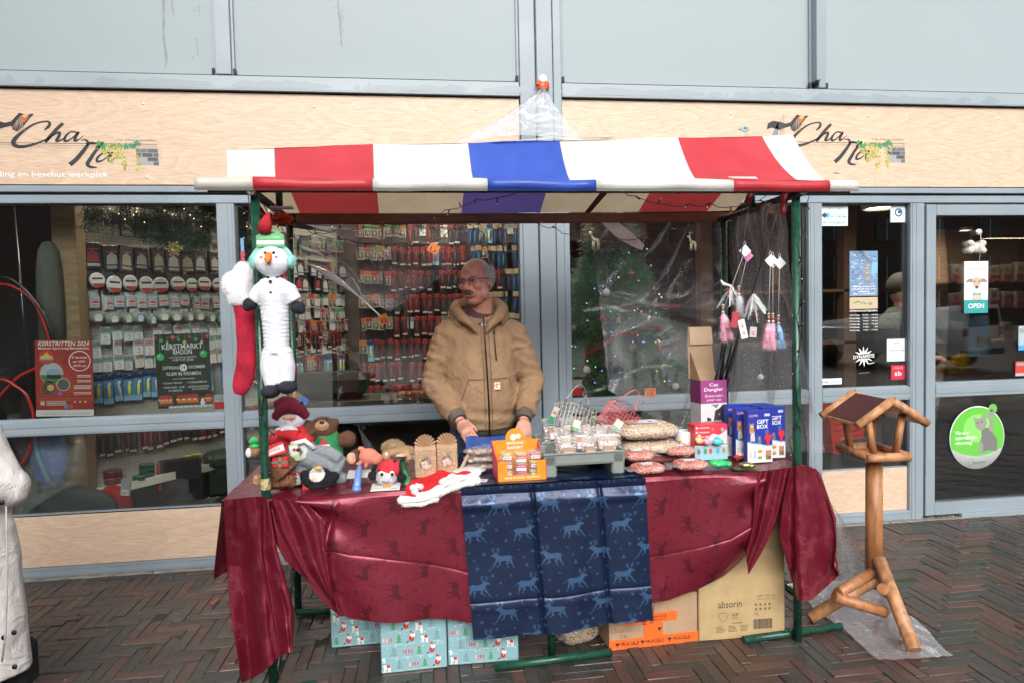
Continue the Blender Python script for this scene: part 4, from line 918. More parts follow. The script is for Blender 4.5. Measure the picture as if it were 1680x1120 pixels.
# ---- things standing in the left window
q=at(110,450,4.5);tm=MB();tm.box(q.x-.07,4.48,0,q.x+.07,4.6,2.75,(.24,.165,.085),.004);solo('timber_post',tm,M_TIMBER,'rough timber post between the nets and the pegboard','post')
q=at(84,500,4.46);m=MB();m.lathe([(.0,-.35),(.07,-.35),(.075,0),(.07,.2),(.055,.33),(.03,.38),(0,.39)],(q.x,q.y,q.z),(.09,.10,.08),14);m=m;solo('rod_bag',m,M_FABRIC,'grey green cloth bag standing beside the timber post','bag')
q=at(33,480,4.7);m=MB();m.tube([(q.x-.02,q.y,2.4),(q.x+.06,q.y,.3)],.009,(.12,.14,.15),8);solo('landing_net_pole',m,M_METAL,'thin grey telescopic pole upright behind the landing nets','pole')
def net(pts,Y,c,lab,inner=None,r=.009):
    t=thing('landing_net',lab,'landing net',at(*pts[0],Y));o=t.location.copy()
    s=[at(p[0],p[1],Y)-o for p in spline([(a,b,0)for a,b in pts],6)]
    m=MB();m.tube(s,r,c,8);part('rim',m,M_GLOSS,t)
    m=MB();ctr=at(-30,620,Y+.25)-o
    for k in range(0,len(s),1):
        for off in(0,.5):
            a=s[k]if off==0 else(s[k]+s[min(k+1,len(s)-1)])/2
            mid=a.lerp(ctr,.5);mid.y+=.15;m.tube([a,a.lerp(mid,.5),mid,ctr],.0012,(.03,.035,.035),3,False)
    for q_ in np.linspace(.06,.96,26):
        P=[]
        for a in s:mid=a.lerp(ctr,.5);mid.y+=.15;P.append(a.lerp(mid,q_*2)if q_<.5 else mid.lerp(ctr,q_*2-1))
        m.tube(P,.0010,(.03,.035,.035),3,False)
    part('netting',m,M_DARK,t,kind='stuff')
net([(-60,470),(0,455),(30,466),(62,500),(82,545),(86,590),(70,650)],4.32,(.012,.012,.014),'large black rimmed landing net at the window edge')
net([(-60,468),(0,466),(25,472),(55,495),(76,540),(82,562)],4.36,(.62,.03,.02),'landing net with bright red rim inside the black one')
net([(-50,700),(0,648),(30,618),(62,602),(58,603)],4.34,(.6,.03,.02),'lower landing net whose red rim rises to the right');net([(-50,640),(0,622),(25,632),(45,650),(55,690),(45,745),(20,775)],4.30,(.55,.03,.02),'lowest landing net with red rim behind the white coat')
q=at(80,745,4.42);bp_=thing('blue_float_bag','bright blue bag with pale blue strap wrapped in clear plastic','bag',q)
m=MB();m.ell((0,0,.0),(.11,.06,.20),(.02,.12,.45));part('bag_body',m,M_GLOSS,bp_);m=MB();m.tube([(-.05,-.06,.14),(-.02,-.075,.0),(.03,-.07,-.15)],.012,(.1,.45,.65),8);part('strap',m,M_FABRIC,bp_)
def wrapf(u,v):a=-pi*.1+u*pi*1.2;r=.16+.03*sin(7*v+5*u);return(-cos(a)*r*1.1,-sin(a)*r*.8,lerp(.25,-.38,v)+.02*sin(9*u))
m=MB();m.grid(40,40,wrapf);part('wrapping',m,M_BAG,bp_)
q=at(115,815,4.35);m=MB();m.ell((0,0,-.1),(.27,.12,.17),(.03,.04,.04),None,24,12);o=solo('net_bag',m,M_DARK,'round black mesh bag lying along the window bottom','bag',q)
fr_=thing('tackle_box','dark green plastic tackle box with lid under the shelf','tackle box',wp(1.05,.0,.16),(0,0,.35))
m=MB();m.box(-.24,-.15,.16,.24,.15,.36,(.03,.045,.035),.02);part('box_body',m,M_PLAST,fr_);m=MB();m.box(-.25,-.16,.362,.25,.16,.47,(.035,.06,.045),.03);part('lid',m,M_PLAST,fr_);m=MB();m.box(-.04,-.175,.31,.04,-.16,.39,(.025,.04,.03),.004);part('latch',m,M_PLAST,fr_)
m=MB();m.box(-.23,-.14,0,.23,.14,.158,(.02,.02,.02));part('base',m,M_DARK,fr_)
ch_=thing('folding_chair','black folding angler chair with red trim below the pegboard','chair',wp(.55,0,.17),(0,0,.5));m=MB();m.box(-.14,-.02,.12,.14,.03,.50,(.015,.016,.018),.015);part('backrest',m,M_FABRIC,ch_);m=MB();m.box(-.143,-.03,.30,-.128,.02,.49,(.5,.03,.03),.004);part('trim',m,M_FABRIC,ch_)
m=MB();m.box(-.15,-.3,.14,.15,-.02,.19,(.02,.02,.02),.012);part('seat',m,M_FABRIC,ch_)
for sx in(-.14,.14):m=MB();m.tube([(sx,0,.15),(sx,-.28,0)],.008,(.05,.05,.05),6);part('leg',m,M_METAL,ch_)
q=at(185,812,4.5);m=MB();m.ell((0,0,0),(.11,.09,.14),(.28,.01,.015));solo('red_stuff_sack',m,M_FABRIC,'dark red sack on the floor under the shelf','sack',(q.x,q.y,.30))
q=at(206,800,4.42);m=MB();m.box(-.03,0,-.05,.03,.01,.05,(.3,.3,.3),.002);m.rect(-.02,-.045,.02,-.01,-.001,(.75,.75,.75))
for k in range(9):m.rect(-.016+k*.0035,-.04,-.0145+k*.0035,-.02,-.0015,(.05,.05,.05))
solo('chair_tag',m,M_PRINT,'grey and white swing tag hanging on the black chair','tag',q,(0,.15,0))
# dark suitcase and bags in the middle window
q=at(540,668,4.75);m=MB();m.box(q.x-.27,4.6,.915,q.x+.27,4.85,at(540,612,4.6).z,(.022,.024,.02),.05);cs=solo('dark_case',m,M_PLAST,'dark olive hard case standing behind the snowman plush','case')
m=MB();m.box(q.x-.35,4.5,.75,q.x+.9,4.95,.914,(.06,.05,.04));struct('window_ledge',m,M_DARK)
for(a,b,c,lab)in(((600,690),(770,770),(.018,.02,.016),'black cloth box behind the plush lion'),((470,690),(590,790),(.012,.013,.014),'black crate behind the teddy bear')):
    p=at(*a,4.55);r_=at(*b,4.55);m=MB();m.box(p.x,4.5,0,r_.x,4.8,p.z,c,.02);solo('black_box',m,M_FABRIC,lab,'box')
p=at(655,668,4.6);r_=at(760,640,4.6);m=MB();m.box(p.x,4.55,.915,r_.x,4.7,r_.z,(.38,.28,.18),.004);kb=solo('gift_box',m,M_CARD,'kraft gift box with red curly ribbon on the window ledge','box')
m=MB()
for k in range(60):a=ri.uniform(0,6.3);x=p.x+.09+ri.gauss(0,.045);z=.96+ri.gauss(0,.03);m.stroke([(x,z),(x+.012*cos(a),z+.012*sin(a)),(x+.02*cos(a+.9),z+.02*sin(a+.9))],.005,4.54-ri.uniform(0,.03),(.6,.02,.03))
part('ribbon',m,M_GLOSS,kb)
# ---- garland with lights, ornaments
def needles(m,p,d,n,L,cols_,rnd,sp=.02,w=.0022):
    vs=[];fs=[];cs=[]
    for k in range(n):
        q=p+Vector((rnd.gauss(0,sp),rnd.gauss(0,sp),rnd.gauss(0,sp)));e=Vector((rnd.gauss(0,1),rnd.gauss(0,1),rnd.gauss(0,1)))+d*1.6;e.normalize();s_=e.orthogonal().normalized()*w;i=len(vs);c=rnd.choice(cols_)
        vs+=[q-s_,q+s_,q+e*L*rnd.uniform(.6,1.3)];fs.append((i,i+1,i+2));cs+=[c]*3
    m.add(vs,fs,cs)
GC=[(.02,.075,.04),(.012,.05,.03),(.03,.10,.05),(.01,.03,.02)]
gl_=thing('fir_garland','green fir garland with tiny warm lights along the top of the left window','garland',(0,0,0))
m=MB()
for(xa,ya,xb,yb,n)in((140,352,357,362,90),(230,372,340,395,60),(390,345,410,420,30),(385,360,420,470,22),(640,362,760,366,20)):
    for k in range(n):
        t=k/n;p=at(lerp(xa,xb,t)+ri.gauss(0,4),lerp(ya,yb,t)+ri.gauss(0,9),4.42+ri.uniform(0,.12));needles(m,p,Vector((ri.uniform(-1,1),0,-.6)),60,.035,GC,ri,.022)
part('foliage',m,M_PAPER,gl_,kind='stuff')
m=MB()
for x,y in((180,343),(225,342),(224,348),(219,353),(270,346),(302,343),(312,353),(318,359),(237,365),(195,351),(283,352),(405,372),(398,405),(410,440),(545,372),(700,366),(1150,350),(205,360),(330,372)):
    q=at(x,y,4.38);m.ell(q,.0035,(1,.62,.25),None,6,4)
part('light',m,M_LED,gl_,kind='stuff')
def flake(x,y,r,lab,Y=4.26):
    q=at(x,y,Y);m=MB()
    for k in range(12):
        a=pi*k/6;L_=r*(1 if k%2==0 else.75);m.tube([(0,0,0),(L_*cos(a),0,L_*sin(a))],.0022,(.75,.55,.2),5)
        for f in(.55,.85):m.tube([(L_*f*cos(a),0,L_*f*sin(a)),(L_*(f+.2)*cos(a+.25),0,L_*(f+.2)*sin(a+.25))],.0018,(.75,.55,.2),4)
        m.ell((L_*cos(a),0,L_*sin(a)),.005,(.8,.6,.25),None,6,4)
    m.tube([(0,0,r),(0,0,r+.12)],.0007,(.5,.4,.2),3);solo('snowflake_ornament',m,M_METAL,lab,'ornament',q,group='gold snowflake ornaments')
flake(285,408,.043,'gold glitter snowflake hanging over the spool packs');flake(624,412,.038,'gold glitter snowflake hanging near the shopkeeper')
def deerorn(x,y,lab,sc=1.,Y=4.27):
    q=at(x,y,Y);m=MB();c=(.62,.55,.38);s_=sc
    m.ell((0,0,0),(.024*s_,.012*s_,.013*s_),c,(0,.25,0));m.tube([(-.018*s_,0,.004*s_),(-.026*s_,0,.035*s_)],[.009*s_,.006*s_],c,7);m.ell((-.031*s_,0,.042*s_),(.014*s_,.008*s_,.008*s_),c)
    for a in(-.018,-.008,.012,.02):m.tube([(a*s_,0,-.005*s_),(a*s_*1.2-.002,0,-.06*s_)],[.005*s_,.0028*s_],c,6)
    for b in(-1,1):m.tube([(-.024*s_,.003*b,.048*s_),(-.022*s_,.01*b,.066*s_),(-.030*s_,.014*b,.078*s_)],.002*s_,c,5);m.tube([(-.022*s_,.01*b,.062*s_),(-.010*s_,.012*b,.074*s_)],.002*s_,c,5)
    m.tube([(0,0,.014*s_),(0,0,.13*s_)],.0007,(.5,.4,.2),3);solo('reindeer_ornament',m,M_GLOSS,lab,'ornament',q,group='small reindeer ornaments in the windows')
deerorn(793,380,'white reindeer ornament hanging above the shopkeeper head');deerorn(977,394,'cream reindeer ornament beside the Christmas tree top',1.05);deerorn(1137,398,'slim cream reindeer ornament seen end on near the beam',.9);deerorn(1385,372,'pale reindeer ornament under the stall right corner',.9)if False else None
# ---- Christmas tree
TRE=thing('christmas_tree','dark green Christmas tree with tinsel and baubles in the right window','Christmas tree',(at(1000,500,4.9).x,4.9,0))
TXc=0.0;m=MB();m.tube([(0,0,0),(0,0,2.2)],[.035,.01],(.05,.035,.02),8);part('trunk',m,M_TIMBER,TRE)
m=MB();rt=random.Random(4)
def trad(z):return max(.04,.80*(1-(z-.15)/2.35))
for k in range(2300):
    z=.2+2.0*rt.random()**1.15;R_=trad(z)*(.35+.65*rt.random()**.5)*(1+.18*sin(z*19));a=rt.uniform(-pi,0)if rt.random()<.85 else rt.uniform(0,pi)
    d=Vector((cos(a),sin(a),-.25));p=Vector((cos(a)*R_,sin(a)*R_*.9,z-.1*R_));needles(m,p,d,34,.045,[(.03,.12,.065),(.015,.06,.035),(.05,.17,.085),(.08,.22,.12)],rt,.026,.002)
part('crown',m,M_PAPER,TRE)
tx=lambda x,y,Y=4.45:at(x,y,Y)-Vector(TRE.location)
def bauble(x,y,r,c,lab,Y=4.42,mat=None):
    q=at(x,y,Y);t=thing('bauble',lab,'bauble',q,group='baubles on the Christmas tree');m=MB();m.ell((0,0,0),r,c,None,18,12);part('ball',m,mat or M_GLOSS,t);m=MB();m.cyl((0,0,r*.95),(0,0,r*1.2),r*.22,(.6,.5,.3),seg=8);m.tube([(0,0,r*1.2),(0,0,r*2.2)],.0008,(.5,.5,.5),3);part('cap',m,M_METAL,t)
WB=(.7,.72,.72)
for x,y,r,c,lab in((995,480,.026,WB,'white bauble above the upper silver tinsel'),(963,606,.026,WB,'white bauble low on the tree beside the column'),(1108,633,.026,WB,'white bauble at the tree bottom right'),(1248,618,.022,WB,'white bauble behind the cat dangler box'),(989,524,.022,(.5,.03,.06),'red bauble under the upper silver tinsel'),(1083,573,.022,(.4,.02,.04),'red bauble with long cap right of the tree centre'),
                        (1038,569,.026,(.35,.24,.12),'old gold bauble under the red tinsel'),(1036,449,.020,(.4,.1,.12),'dusky pink bauble near the tree top'),(1097,586,.014,(.3,.3,.3),'small silver bauble at the lower tinsel end'),(941,539,.018,(.4,.35,.25),'gold bauble at the left edge of the tree')):bauble(x,y,r,c,lab)
def tinsel(P,c,lab,n,rr=.022):
    s=spline([(a,b,0)for a,b in P],10);m=MB()
    for k in range(n):
        q=ri.randrange(len(s)-1);t=ri.random();p=at(lerp(s[q][0],s[q+1][0],t),lerp(s[q][1],s[q+1][1],t),4.40);a=Vector((ri.gauss(0,1),ri.gauss(0,1),ri.gauss(0,1))).normalized()*rr*ri.uniform(.6,1.1);sd=a.orthogonal().normalized()*.0016;i=ri.uniform(.5,1.2)
        m.add([p-sd,p+sd,p+a],[(0,1,2)],tuple(q_*i for q_ in c))
    solo('tinsel',m,M_METAL,lab,'tinsel',group='tinsel on the Christmas tree')
tinsel([(958,510),(1000,505),(1040,497),(1064,482)],(.9,.95,.95),'silver tinsel across the upper tree',1500);tinsel([(955,645),(990,636),(1020,618),(1060,602),(1102,600)],(.9,.95,.95),'silver tinsel sweeping up across the lower tree',1900);tinsel([(935,640),(955,648),(975,640)],(.6,.6,.8),'short silver tinsel by the window corner',400);tinsel([(955,582),(985,568),(1010,552),(1040,545),(1070,533),(1092,540)],(.8,.03,.04),'red tinsel across the middle of the tree',1500)
m=MB()
for k in range(48):
    x,y=ri.uniform(938,1100),ri.uniform(400,640);q=at(x,y,4.43);m.ell(q,.0042,ri.choice([(.25,.2,1),(.9,.2,.15),(.1,.8,.3),(1,.6,.3),(.2,.3,1)]),None,5,3)
part('light',m,M_LED,None,kind='stuff');m_=bpy.context.scene.objects[-1];m_.name='tree_fairy_lights';m_['label']='tiny coloured fairy lights scattered over the dark Christmas tree';m_['category']='fairy lights'
m=MB();q=at(1015,523,4.40);m.cyl((0,0,-.03),(0,0,-.022),.018,(.5,.3,.15));m.tube([(0,0,-.022),(0,0,.0),(0,0,.012)],[.013,.009,.006],(.5,.32,.16),8);m.ell((0,0,.022),.009,(.5,.35,.2));m.tube([(-.008,0,.005),(-.016,0,-.004)],.004,(.5,.3,.15),5);m.tube([(.008,0,.005),(.014,0,.02)],.004,(.5,.3,.15),5);solo('angel_ornament',m,M_GLOSS,'small gold figure ornament in the tree centre','ornament',q)
# ---- display furniture deeper right
m=MB();q=at(930,400,5.6)
wt=thing('wooden_shelving','brown wooden shelving deep behind the sidelight window','shelving',(0,6.0,0))
for(xa,xb)in((1150,1170),(1385,1405)):a=at(xa,500,6.0).x;b=at(xb,500,6.0).x;m=MB();m.box(a,0,0,b,.12,2.6,(.11,.06,.035),.003);part('upright',m,M_TIMBER,wt)
for z in(.6,1.1,1.6):m=MB();m.box(at(1150,500,6).x,0,z,at(1405,500,6).x,.3,z+.03,(.10,.055,.03),.003);part('shelf_board',m,M_TIMBER,wt)
sx=thing('lit_shelf','wooden shelf of pet food bags under warm light seen through the door','shelf',(0,6.6,0))
for y in(462,505,560):a=at(1560,y,6.6);m=MB();m.box(a.x,0,a.z-.025,a.x+1.6,.3,a.z,(.4,.25,.15),.003);part('shelf_board',m,M_TIMBER,sx)
m=MB();m.box(at(1540,460,6.6).x,.31,.3,at(1540,460,6.6).x+2.2,.35,2.3,(.30,.2,.14));part('back_panel',m,M_TIMBER,sx)
pb_=MB();pb_.box(-.06,-.03,0,.06,.03,.20,(.45,.40,.36),.012);pb_.rect(-.05,.02,.05,.08,-.0305,(.55,.08,.12));pb_.disc(0,.13,.03,-.0306,(.3,.18,.12));pbm=mesh('food_bag',pb_,M_GLOSS)
for k,y in enumerate((462,505,560)):
    for i in range(9):
        a=at(1575+i*21,y,6.55);o=bpy.data.objects.new('food_bag',pbm);COL.objects.link(o);o.location=(a.x,6.62,a.z);o.rotation_euler=(0,0,ri.uniform(-.3,.3));o.scale=(1,1,ri.uniform(.8,1.1));tag(o,f'pet food bag, {ORD[i]} from left on the {["upper", "middle", "lower"][k]} shelf behind the door','bag',f'bags on the {["upper", "middle", "lower"][k]} lit shelf')
l=bpy.data.lights.new('shelf_light','AREA');l.size=.8;l.size_y=.1;l.shape='RECTANGLE';l.energy=2.5;l.color=(1,.75,.5);lo=bpy.data.objects.new('shelf_light',l);COL.objects.link(lo);lo.parent=sx;lo.location=(at(1640,400,6.6).x,-.25,at(1640,395,6.6).z)
# red basket and bucket
q=at(1372,742,4.55);bk_=thing('shopping_basket','bright red plastic shopping basket behind the sidelight window','basket',(q.x,4.55,0))
zt_=at(1372,668,4.55).z;z0_=at(1372,738,4.55).z
m=MB();m.add([(-.10,-.12,z0_),(.10,-.12,z0_),(.10,.12,z0_),(-.10,.12,z0_),(-.16,-.16,zt_),(.15,-.16,zt_),(.15,.16,zt_),(-.16,.16,zt_)],[(0,1,5,4),(1,2,6,5),(2,3,7,6),(3,0,4,7),(3,2,1,0)],(.6,.02,.015));part('basket_body',m,M_GLOSS,bk_)
m=MB();m.box(-.17,-.17,zt_,.16,-.15,zt_+.02,(.6,.02,.015),.004);m.box(-.17,.15,zt_,.16,.17,zt_+.02,(.6,.02,.015),.004);m.box(-.17,-.15,zt_,-.15,.15,zt_+.02,(.6,.02,.015),.004);m.box(.14,-.15,zt_,.16,.15,zt_+.02,(.6,.02,.015),.004);part('rim',m,M_GLOSS,bk_)
m=MB()
for i in range(9):
    for j in range(6):x=-.12+i*.028;z=lerp(z0_,zt_,(j+.7)/7);y=lerp(-.12,-.16,(j+.7)/7);m.rect(x*lerp(.75,1,(j+1)/7),z,x*lerp(.75,1,(j+1)/7)+.014,z+.012,y-.002,(.12,.004,.004))
part('slot',m,M_DARK,bk_,kind='stuff')
m=MB();m.box(-.12,-.12,0,.12,.12,z0_,(.03,.03,.03));part('stand',m,M_DARK,bk_)
q=at(1394,757,4.50);m=MB();zt2=at(1394,716,4.5).z;m.lathe([(0,0),(.11,0),(.12,zt2-.02),(.125,zt2-.02),(.125,zt2),(0,zt2)],(q.x,4.42,0),(.28,.30,.29),20);solo('grey_bucket',m,M_METAL,'grey lidded bucket beside the red basket','bucket')
# plush shelf and barrel behind door lower glass
q=at(1600,672,5.2);m=MB();m.box(q.x-.35,5.1,.55,q.x+.6,5.4,.60,(.2,.14,.1),.004);solo('toy_shelf',m,M_TIMBER,'low shelf of soft toys behind the lower door glass','shelf')
for x,c,lab in((1580,(.35,.35,.36),'small grey plush head behind the door glass'),(1612,(.03,.03,.03),'black plush behind the door glass'),(1640,(.35,.2,.1),'brown plush dog behind the door glass'),(1668,(.3,.28,.25),'long pale plush behind the door glass')):
    q=at(x,655,5.15);m=MB();m.ell((0,0,0),(.06,.05,.05),c);m.ell((-.05,0,.03),(.025,.02,.025),c);m.ell((.05,0,.03),(.025,.02,.025),c);m.ell((0,-.045,-.01),(.02,.015,.015),tuple(min(1,k*1.6)for k in c));m.ell((0,0,-.04),(.07,.06,.04),c);solo('plush_toy',fuzz(m,800,.012),M_PLUSH,lab,'plush toy',(q.x,q.y,.67),group='plush toys behind the door')
m=MB();m.lathe([(0,0),(.2,0),(.25,.25),(.22,.5),(0,.5)],(at(1670,740,5.3).x,5.3,0),(.10,.09,.08),22);solo('wooden_barrel',m,M_TIMBER,'dark round barrel behind the lower door glass','barrel')
# ================================================= posters, stickers and price cards on the glass
def sheet(name,lab,cat,x0,y0,x1,y1,Y,col,thick=.0008,rot=0.,mat=None,group=None,pn='paper_sheet'):
    a,b=at(x0,(y0+y1)/2,Y),at(x1,(y0+y1)/2,Y);c,d=at((x0+x1)/2,y0,Y),at((x0+x1)/2,y1,Y)
    w,h=b.x-a.x,c.z-d.z;t=thing(name,lab,cat,((a.x+b.x)/2,Y,(c.z+d.z)/2),(0,rot,0),group)
    m=MB();m.box(-w/2,0,-h/2,w/2,thick,h/2,col);part(pn,m,mat or M_PRINT,t);return t,w,h
GY=FY+.0115
GI=FY+.022
# red poster
t,w,h=sheet('poster','red Christmas train ride poster taped low in the left window','poster',58,558,153,682,GI,(.34,.035,.025),rot=radians(1.5))
m=MB();X=lambda u:(u-.5)*w
Zp=lambda v:(.5-v)*h
m.rect(X(0),Zp(1),X(1),Zp(.915),-.0004,(.72,.70,.68));m.text("'n ritje waard voor groot en klein!",0,Zp(.975),.011,-.0008,(.25,.25,.25),'c',fit=w*.86,shear=.2)
for k in range(40):m.poly([(X(ri.uniform(.2,.8)),Zp(ri.uniform(.2,.8)))for q in range(3)],-.0003-k*1e-6,ri.choice([(.27,.03,.02),(.42,.06,.035),(.38,.04,.03)]))
m.text('KERSTRITTEN 2024',0,Zp(.07),.026,-.0008,(.85,.85,.82),'c',fit=w*.88,shear=.2,bold=.02);m.text('Museum Spoorweg Barendrecht',0,Zp(.115),.014,-.0008,(.85,.85,.82),'c',fit=w*.88,bold=.04)
m.ring(X(.77),Zp(.27),w*.175,w*.19,-.0008,(.85,.82,.8));m.disc(X(.77),Zp(.27),w*.172,-.0006,(.36,.03,.025),n=30)
for k,s_ in enumerate(('21 december','van 13:00 -','20:00 uur')):m.text(s_,X(.77),Zp(.235+k*.055),.014,-.001,(.85,.82,.8),'c',fit=w*(.28 if k==0 else.24),shear=.2,bold=.03)
m.disc(X(.20),Zp(.22),w*.13,-.0008,(.65,.05,.04),n=24);m.poly([(X(.07),Zp(.25)),(X(.33),Zp(.25)),(X(.2),Zp(.15))],-.001,(.6,.5,.1));m.text('MUSEUM',X(.2),Zp(.225),.010,-.0012,(.8,.7,.2),'c',fit=w*.2,bold=.04);m.rect(X(.08),Zp(.262),X(.32),Zp(.245),-.0011,(.1,.2,.5))
m.disc(X(.28),Zp(.43),w*.205,-.0007,(.55,.3,.2),n=28);m.disc(X(.28),Zp(.43),w*.195,-.0008,(.45,.48,.52),n=28);m.disc(X(.28),Zp(.43),w*.195,-.0009,(.05,.22,.06),a0=pi*1.05,a1=pi*1.95);m.ell((X(.32),-.001,Zp(.42)),(w*.12,.0004,w*.07),(.3,.36,.45),None,14,6);m.rect(X(.2),Zp(.5),X(.44),Zp(.45),-.0013,(.03,.04,.06))
m.disc(X(.22),Zp(.635),w*.145,-.0009,(.6,.05,.04),n=24);m.disc(X(.22),Zp(.635),w*.13,-.001,(.12,.07,.04),n=24);m.disc(X(.26),Zp(.62),w*.06,-.0012,(.55,.4,.15));m.disc(X(.48),Zp(.58),w*.12,-.001,(.6,.5,.35),n=24);m.disc(X(.48),Zp(.58),w*.105,-.0012,(.1,.11,.12),n=24);m.disc(X(.42),Zp(.7),w*.035,-.0013,(.1,.2,.6))
for k,v in enumerate((.46,.48,.525,.545,.595,.615,.635,.685,.705)):m.rect(X(.66 if k>3 else.72),Zp(v+.006),X(.96),Zp(v-.004),-.0009,(.75,.6,.55))
m.rect(X(.02),Zp(.765),X(.98),Zp(.762),-.0009,(.6,.3,.1));m.rect(X(.02),Zp(.788),X(.98),Zp(.785),-.0009,(.6,.3,.1))
for k in range(3):m.rect(X(.18),Zp(.81+k*.022),X(.52),Zp(.80+k*.022),-.0009,(.7,.6,.55));m.rect(X(.66+k*.09),Zp(.822),X(.69+k*.09),Zp(.802),-.0009,(.75,.6,.55))
m.disc(X(.52),Zp(.87),w*.04,-.001,(.12,.25,.55));m.disc(X(.6),Zp(.87),w*.04,-.001,(.6,.08,.06));m.rect(X(.08),Zp(.85),X(.15),Zp(.80),-.0009,(.6,.5,.48));part('print',m,M_PRINT,t)
# green market poster
t,w,h=sheet('poster','dark green Christmas market poster with baubles in the left window','poster',256,547,346,668,GI,(.018,.03,.022),rot=radians(-.8))
m=MB();WT=(.8,.8,.76)
for k in range(10):m.stroke([(X(.02+k*.105),Zp(0)),(X(.02+k*.105),Zp(.04+.03*(k%3)))],.001,-.0006,(.5,.4,.2));m.disc(X(.02+k*.105),Zp(.05+.035*(k%3)),w*(.035 if k%2 else.025),-.0008,[(.6,.05,.06),(.05,.4,.1),(.6,.5,.1)][k%3],n=12)
for u,v in((.09,.30),(.88,.28)):m.stroke([(X(u),Zp(0)),(X(u),Zp(v))],.001,-.0006,(.5,.4,.2));m.disc(X(u),Zp(v),w*.07,-.001,(.05,.45,.12),n=20);m.disc(X(u-.02),Zp(v-.015),w*.025,-.0012,(.25,.7,.3),n=12)
m.text('KERSTMARKT',0,Zp(.205),.032,-.001,WT,'c',fit=w*.74,bold=.03);m.text('RHOON',0,Zp(.275),.030,-.001,WT,'c',fit=w*.34,bold=.03)
m.text('LOCATIE: RHOON CENTRUM',0,Zp(.325),.010,-.001,WT,'c',fit=w*.5);m.text('10:00 TOT 20:00',0,Zp(.365),.014,-.001,WT,'c',fit=w*.38);m.disc(0,Zp(.455),w*.07,-.001,(.7,.8,.8),n=20);m.text('14',0,Zp(.475),.020,-.0014,(.05,.1,.1),'c',bold=.02)
m.text('ZATERDAG',X(.12),Zp(.47),.018,-.001,WT,'l',fit=w*.3,bold=.02);m.text('DECEMBER',X(.6),Zp(.47),.018,-.001,WT,'l',fit=w*.3,bold=.02);m.text('RUIM 40 KRAMEN',0,Zp(.56),.022,-.001,WT,'c',fit=w*.62,bold=.01);m.text('MET ONDER ANDERE:',0,Zp(.615),.009,-.001,WT,'c',fit=w*.4)
for u,v,s_,f in((.1,.67,'• SCHAATSBAAN',.36),(.55,.67,'• CURLINGBAAN',.36),(.1,.73,'• KERSTBAL  LIVE',.4),(.55,.73,'• GEZIN EN KINDER',.4),(.2,.775,'OPTREDENS',.26),(.64,.765,'ACTIVITEITEN',.28)):m.text(s_,X(u),Zp(v),.012,-.001,WT,'l',fit=w*f)
for u,ww in((.02,.26),(.34,.42),(.86,.14)):
    m.rect(X(u),Zp(.96),X(u+ww),Zp(.88),-.0008,(.3,.04,.02));m.rect(X(u+.02),Zp(.93),X(u+ww-.02),Zp(.87),-.001,(.6,.25,.06));m.poly([(X(u-.01),Zp(.88)),(X(u+ww+.01),Zp(.88)),(X(u+ww-.03),Zp(.82)),(X(u+.03),Zp(.82))],-.0012,(.45,.04,.03))
    for k in range(4):m.rect(X(u+ww*k/4),Zp(.895),X(u+ww*(k+.5)/4),Zp(.875),-.0014,(.8,.7,.5))
for k in range(9):m.disc(X(.24+k*.09),Zp(.985),w*.05,-.0009-k*1e-5,(.55,.65,.72),w*.025)
m.disc(X(.82),Zp(.94),w*.045,-.0016,(.75,.8,.85));m.disc(X(.82),Zp(.90),w*.03,-.0017,(.75,.8,.85));m.rect(X(.79),Zp(.885),X(.85),Zp(.86),-.0018,(.5,.03,.03));part('print',m,M_PRINT,t)
# sidelight stickers
TEALW=(.62,.76,.72)
t,w,h=sheet('sticker','pale sticker Vergunningen hier verkrijgbaar, top left of the sidelight','sticker',1345,336,1391,371,GY,TEALW)
m=MB();m.text('Vergunningen',X(.1),Zp(.19),.018,-.0005,(.1,.13,.13),'l',fit=w*.75);m.poly([(X(.05),0),(X(.17),Zp(.37)),(X(.28),0),(X(.17),Zp(.63))],-.0005,(.04,.05,.05));m.poly([(X(.18),Zp(.4)),(X(.3),Zp(.35)),(X(.37),0),(X(.3),Zp(.65)),(X(.2),Zp(.6)),(X(.28),0)],-.0006,(.1,.5,.75))
m.text('HET GROOT',X(.4),Zp(.50),.012,-.0005,(.1,.35,.4),'l',fit=w*.5);m.text('ROTTERDAM',X(.4),Zp(.61),.012,-.0005,(.08,.1,.1),'l',fit=w*.52,bold=.03);m.text('Hier verkrijgbaar',X(.05),Zp(.88),.016,-.0005,(.1,.13,.13),'l',fit=w*.86);part('print',m,M_PRINT,t)
t,w,h=sheet('sticker','small white sticker with dark emblem, top right of the sidelight','sticker',1461,336,1487,365,GY,(.66,.76,.76));m=MB();m.ring(0,.006,w*.16,w*.24,-.0005,(.03,.08,.2));m.disc(w*.05,.01,w*.1,-.0006,(.03,.08,.2));m.text('natural',0,Zp(.85),.006,-.0005,(.1,.2,.3),'c',fit=w*.5);part('print',m,M_PRINT,t)
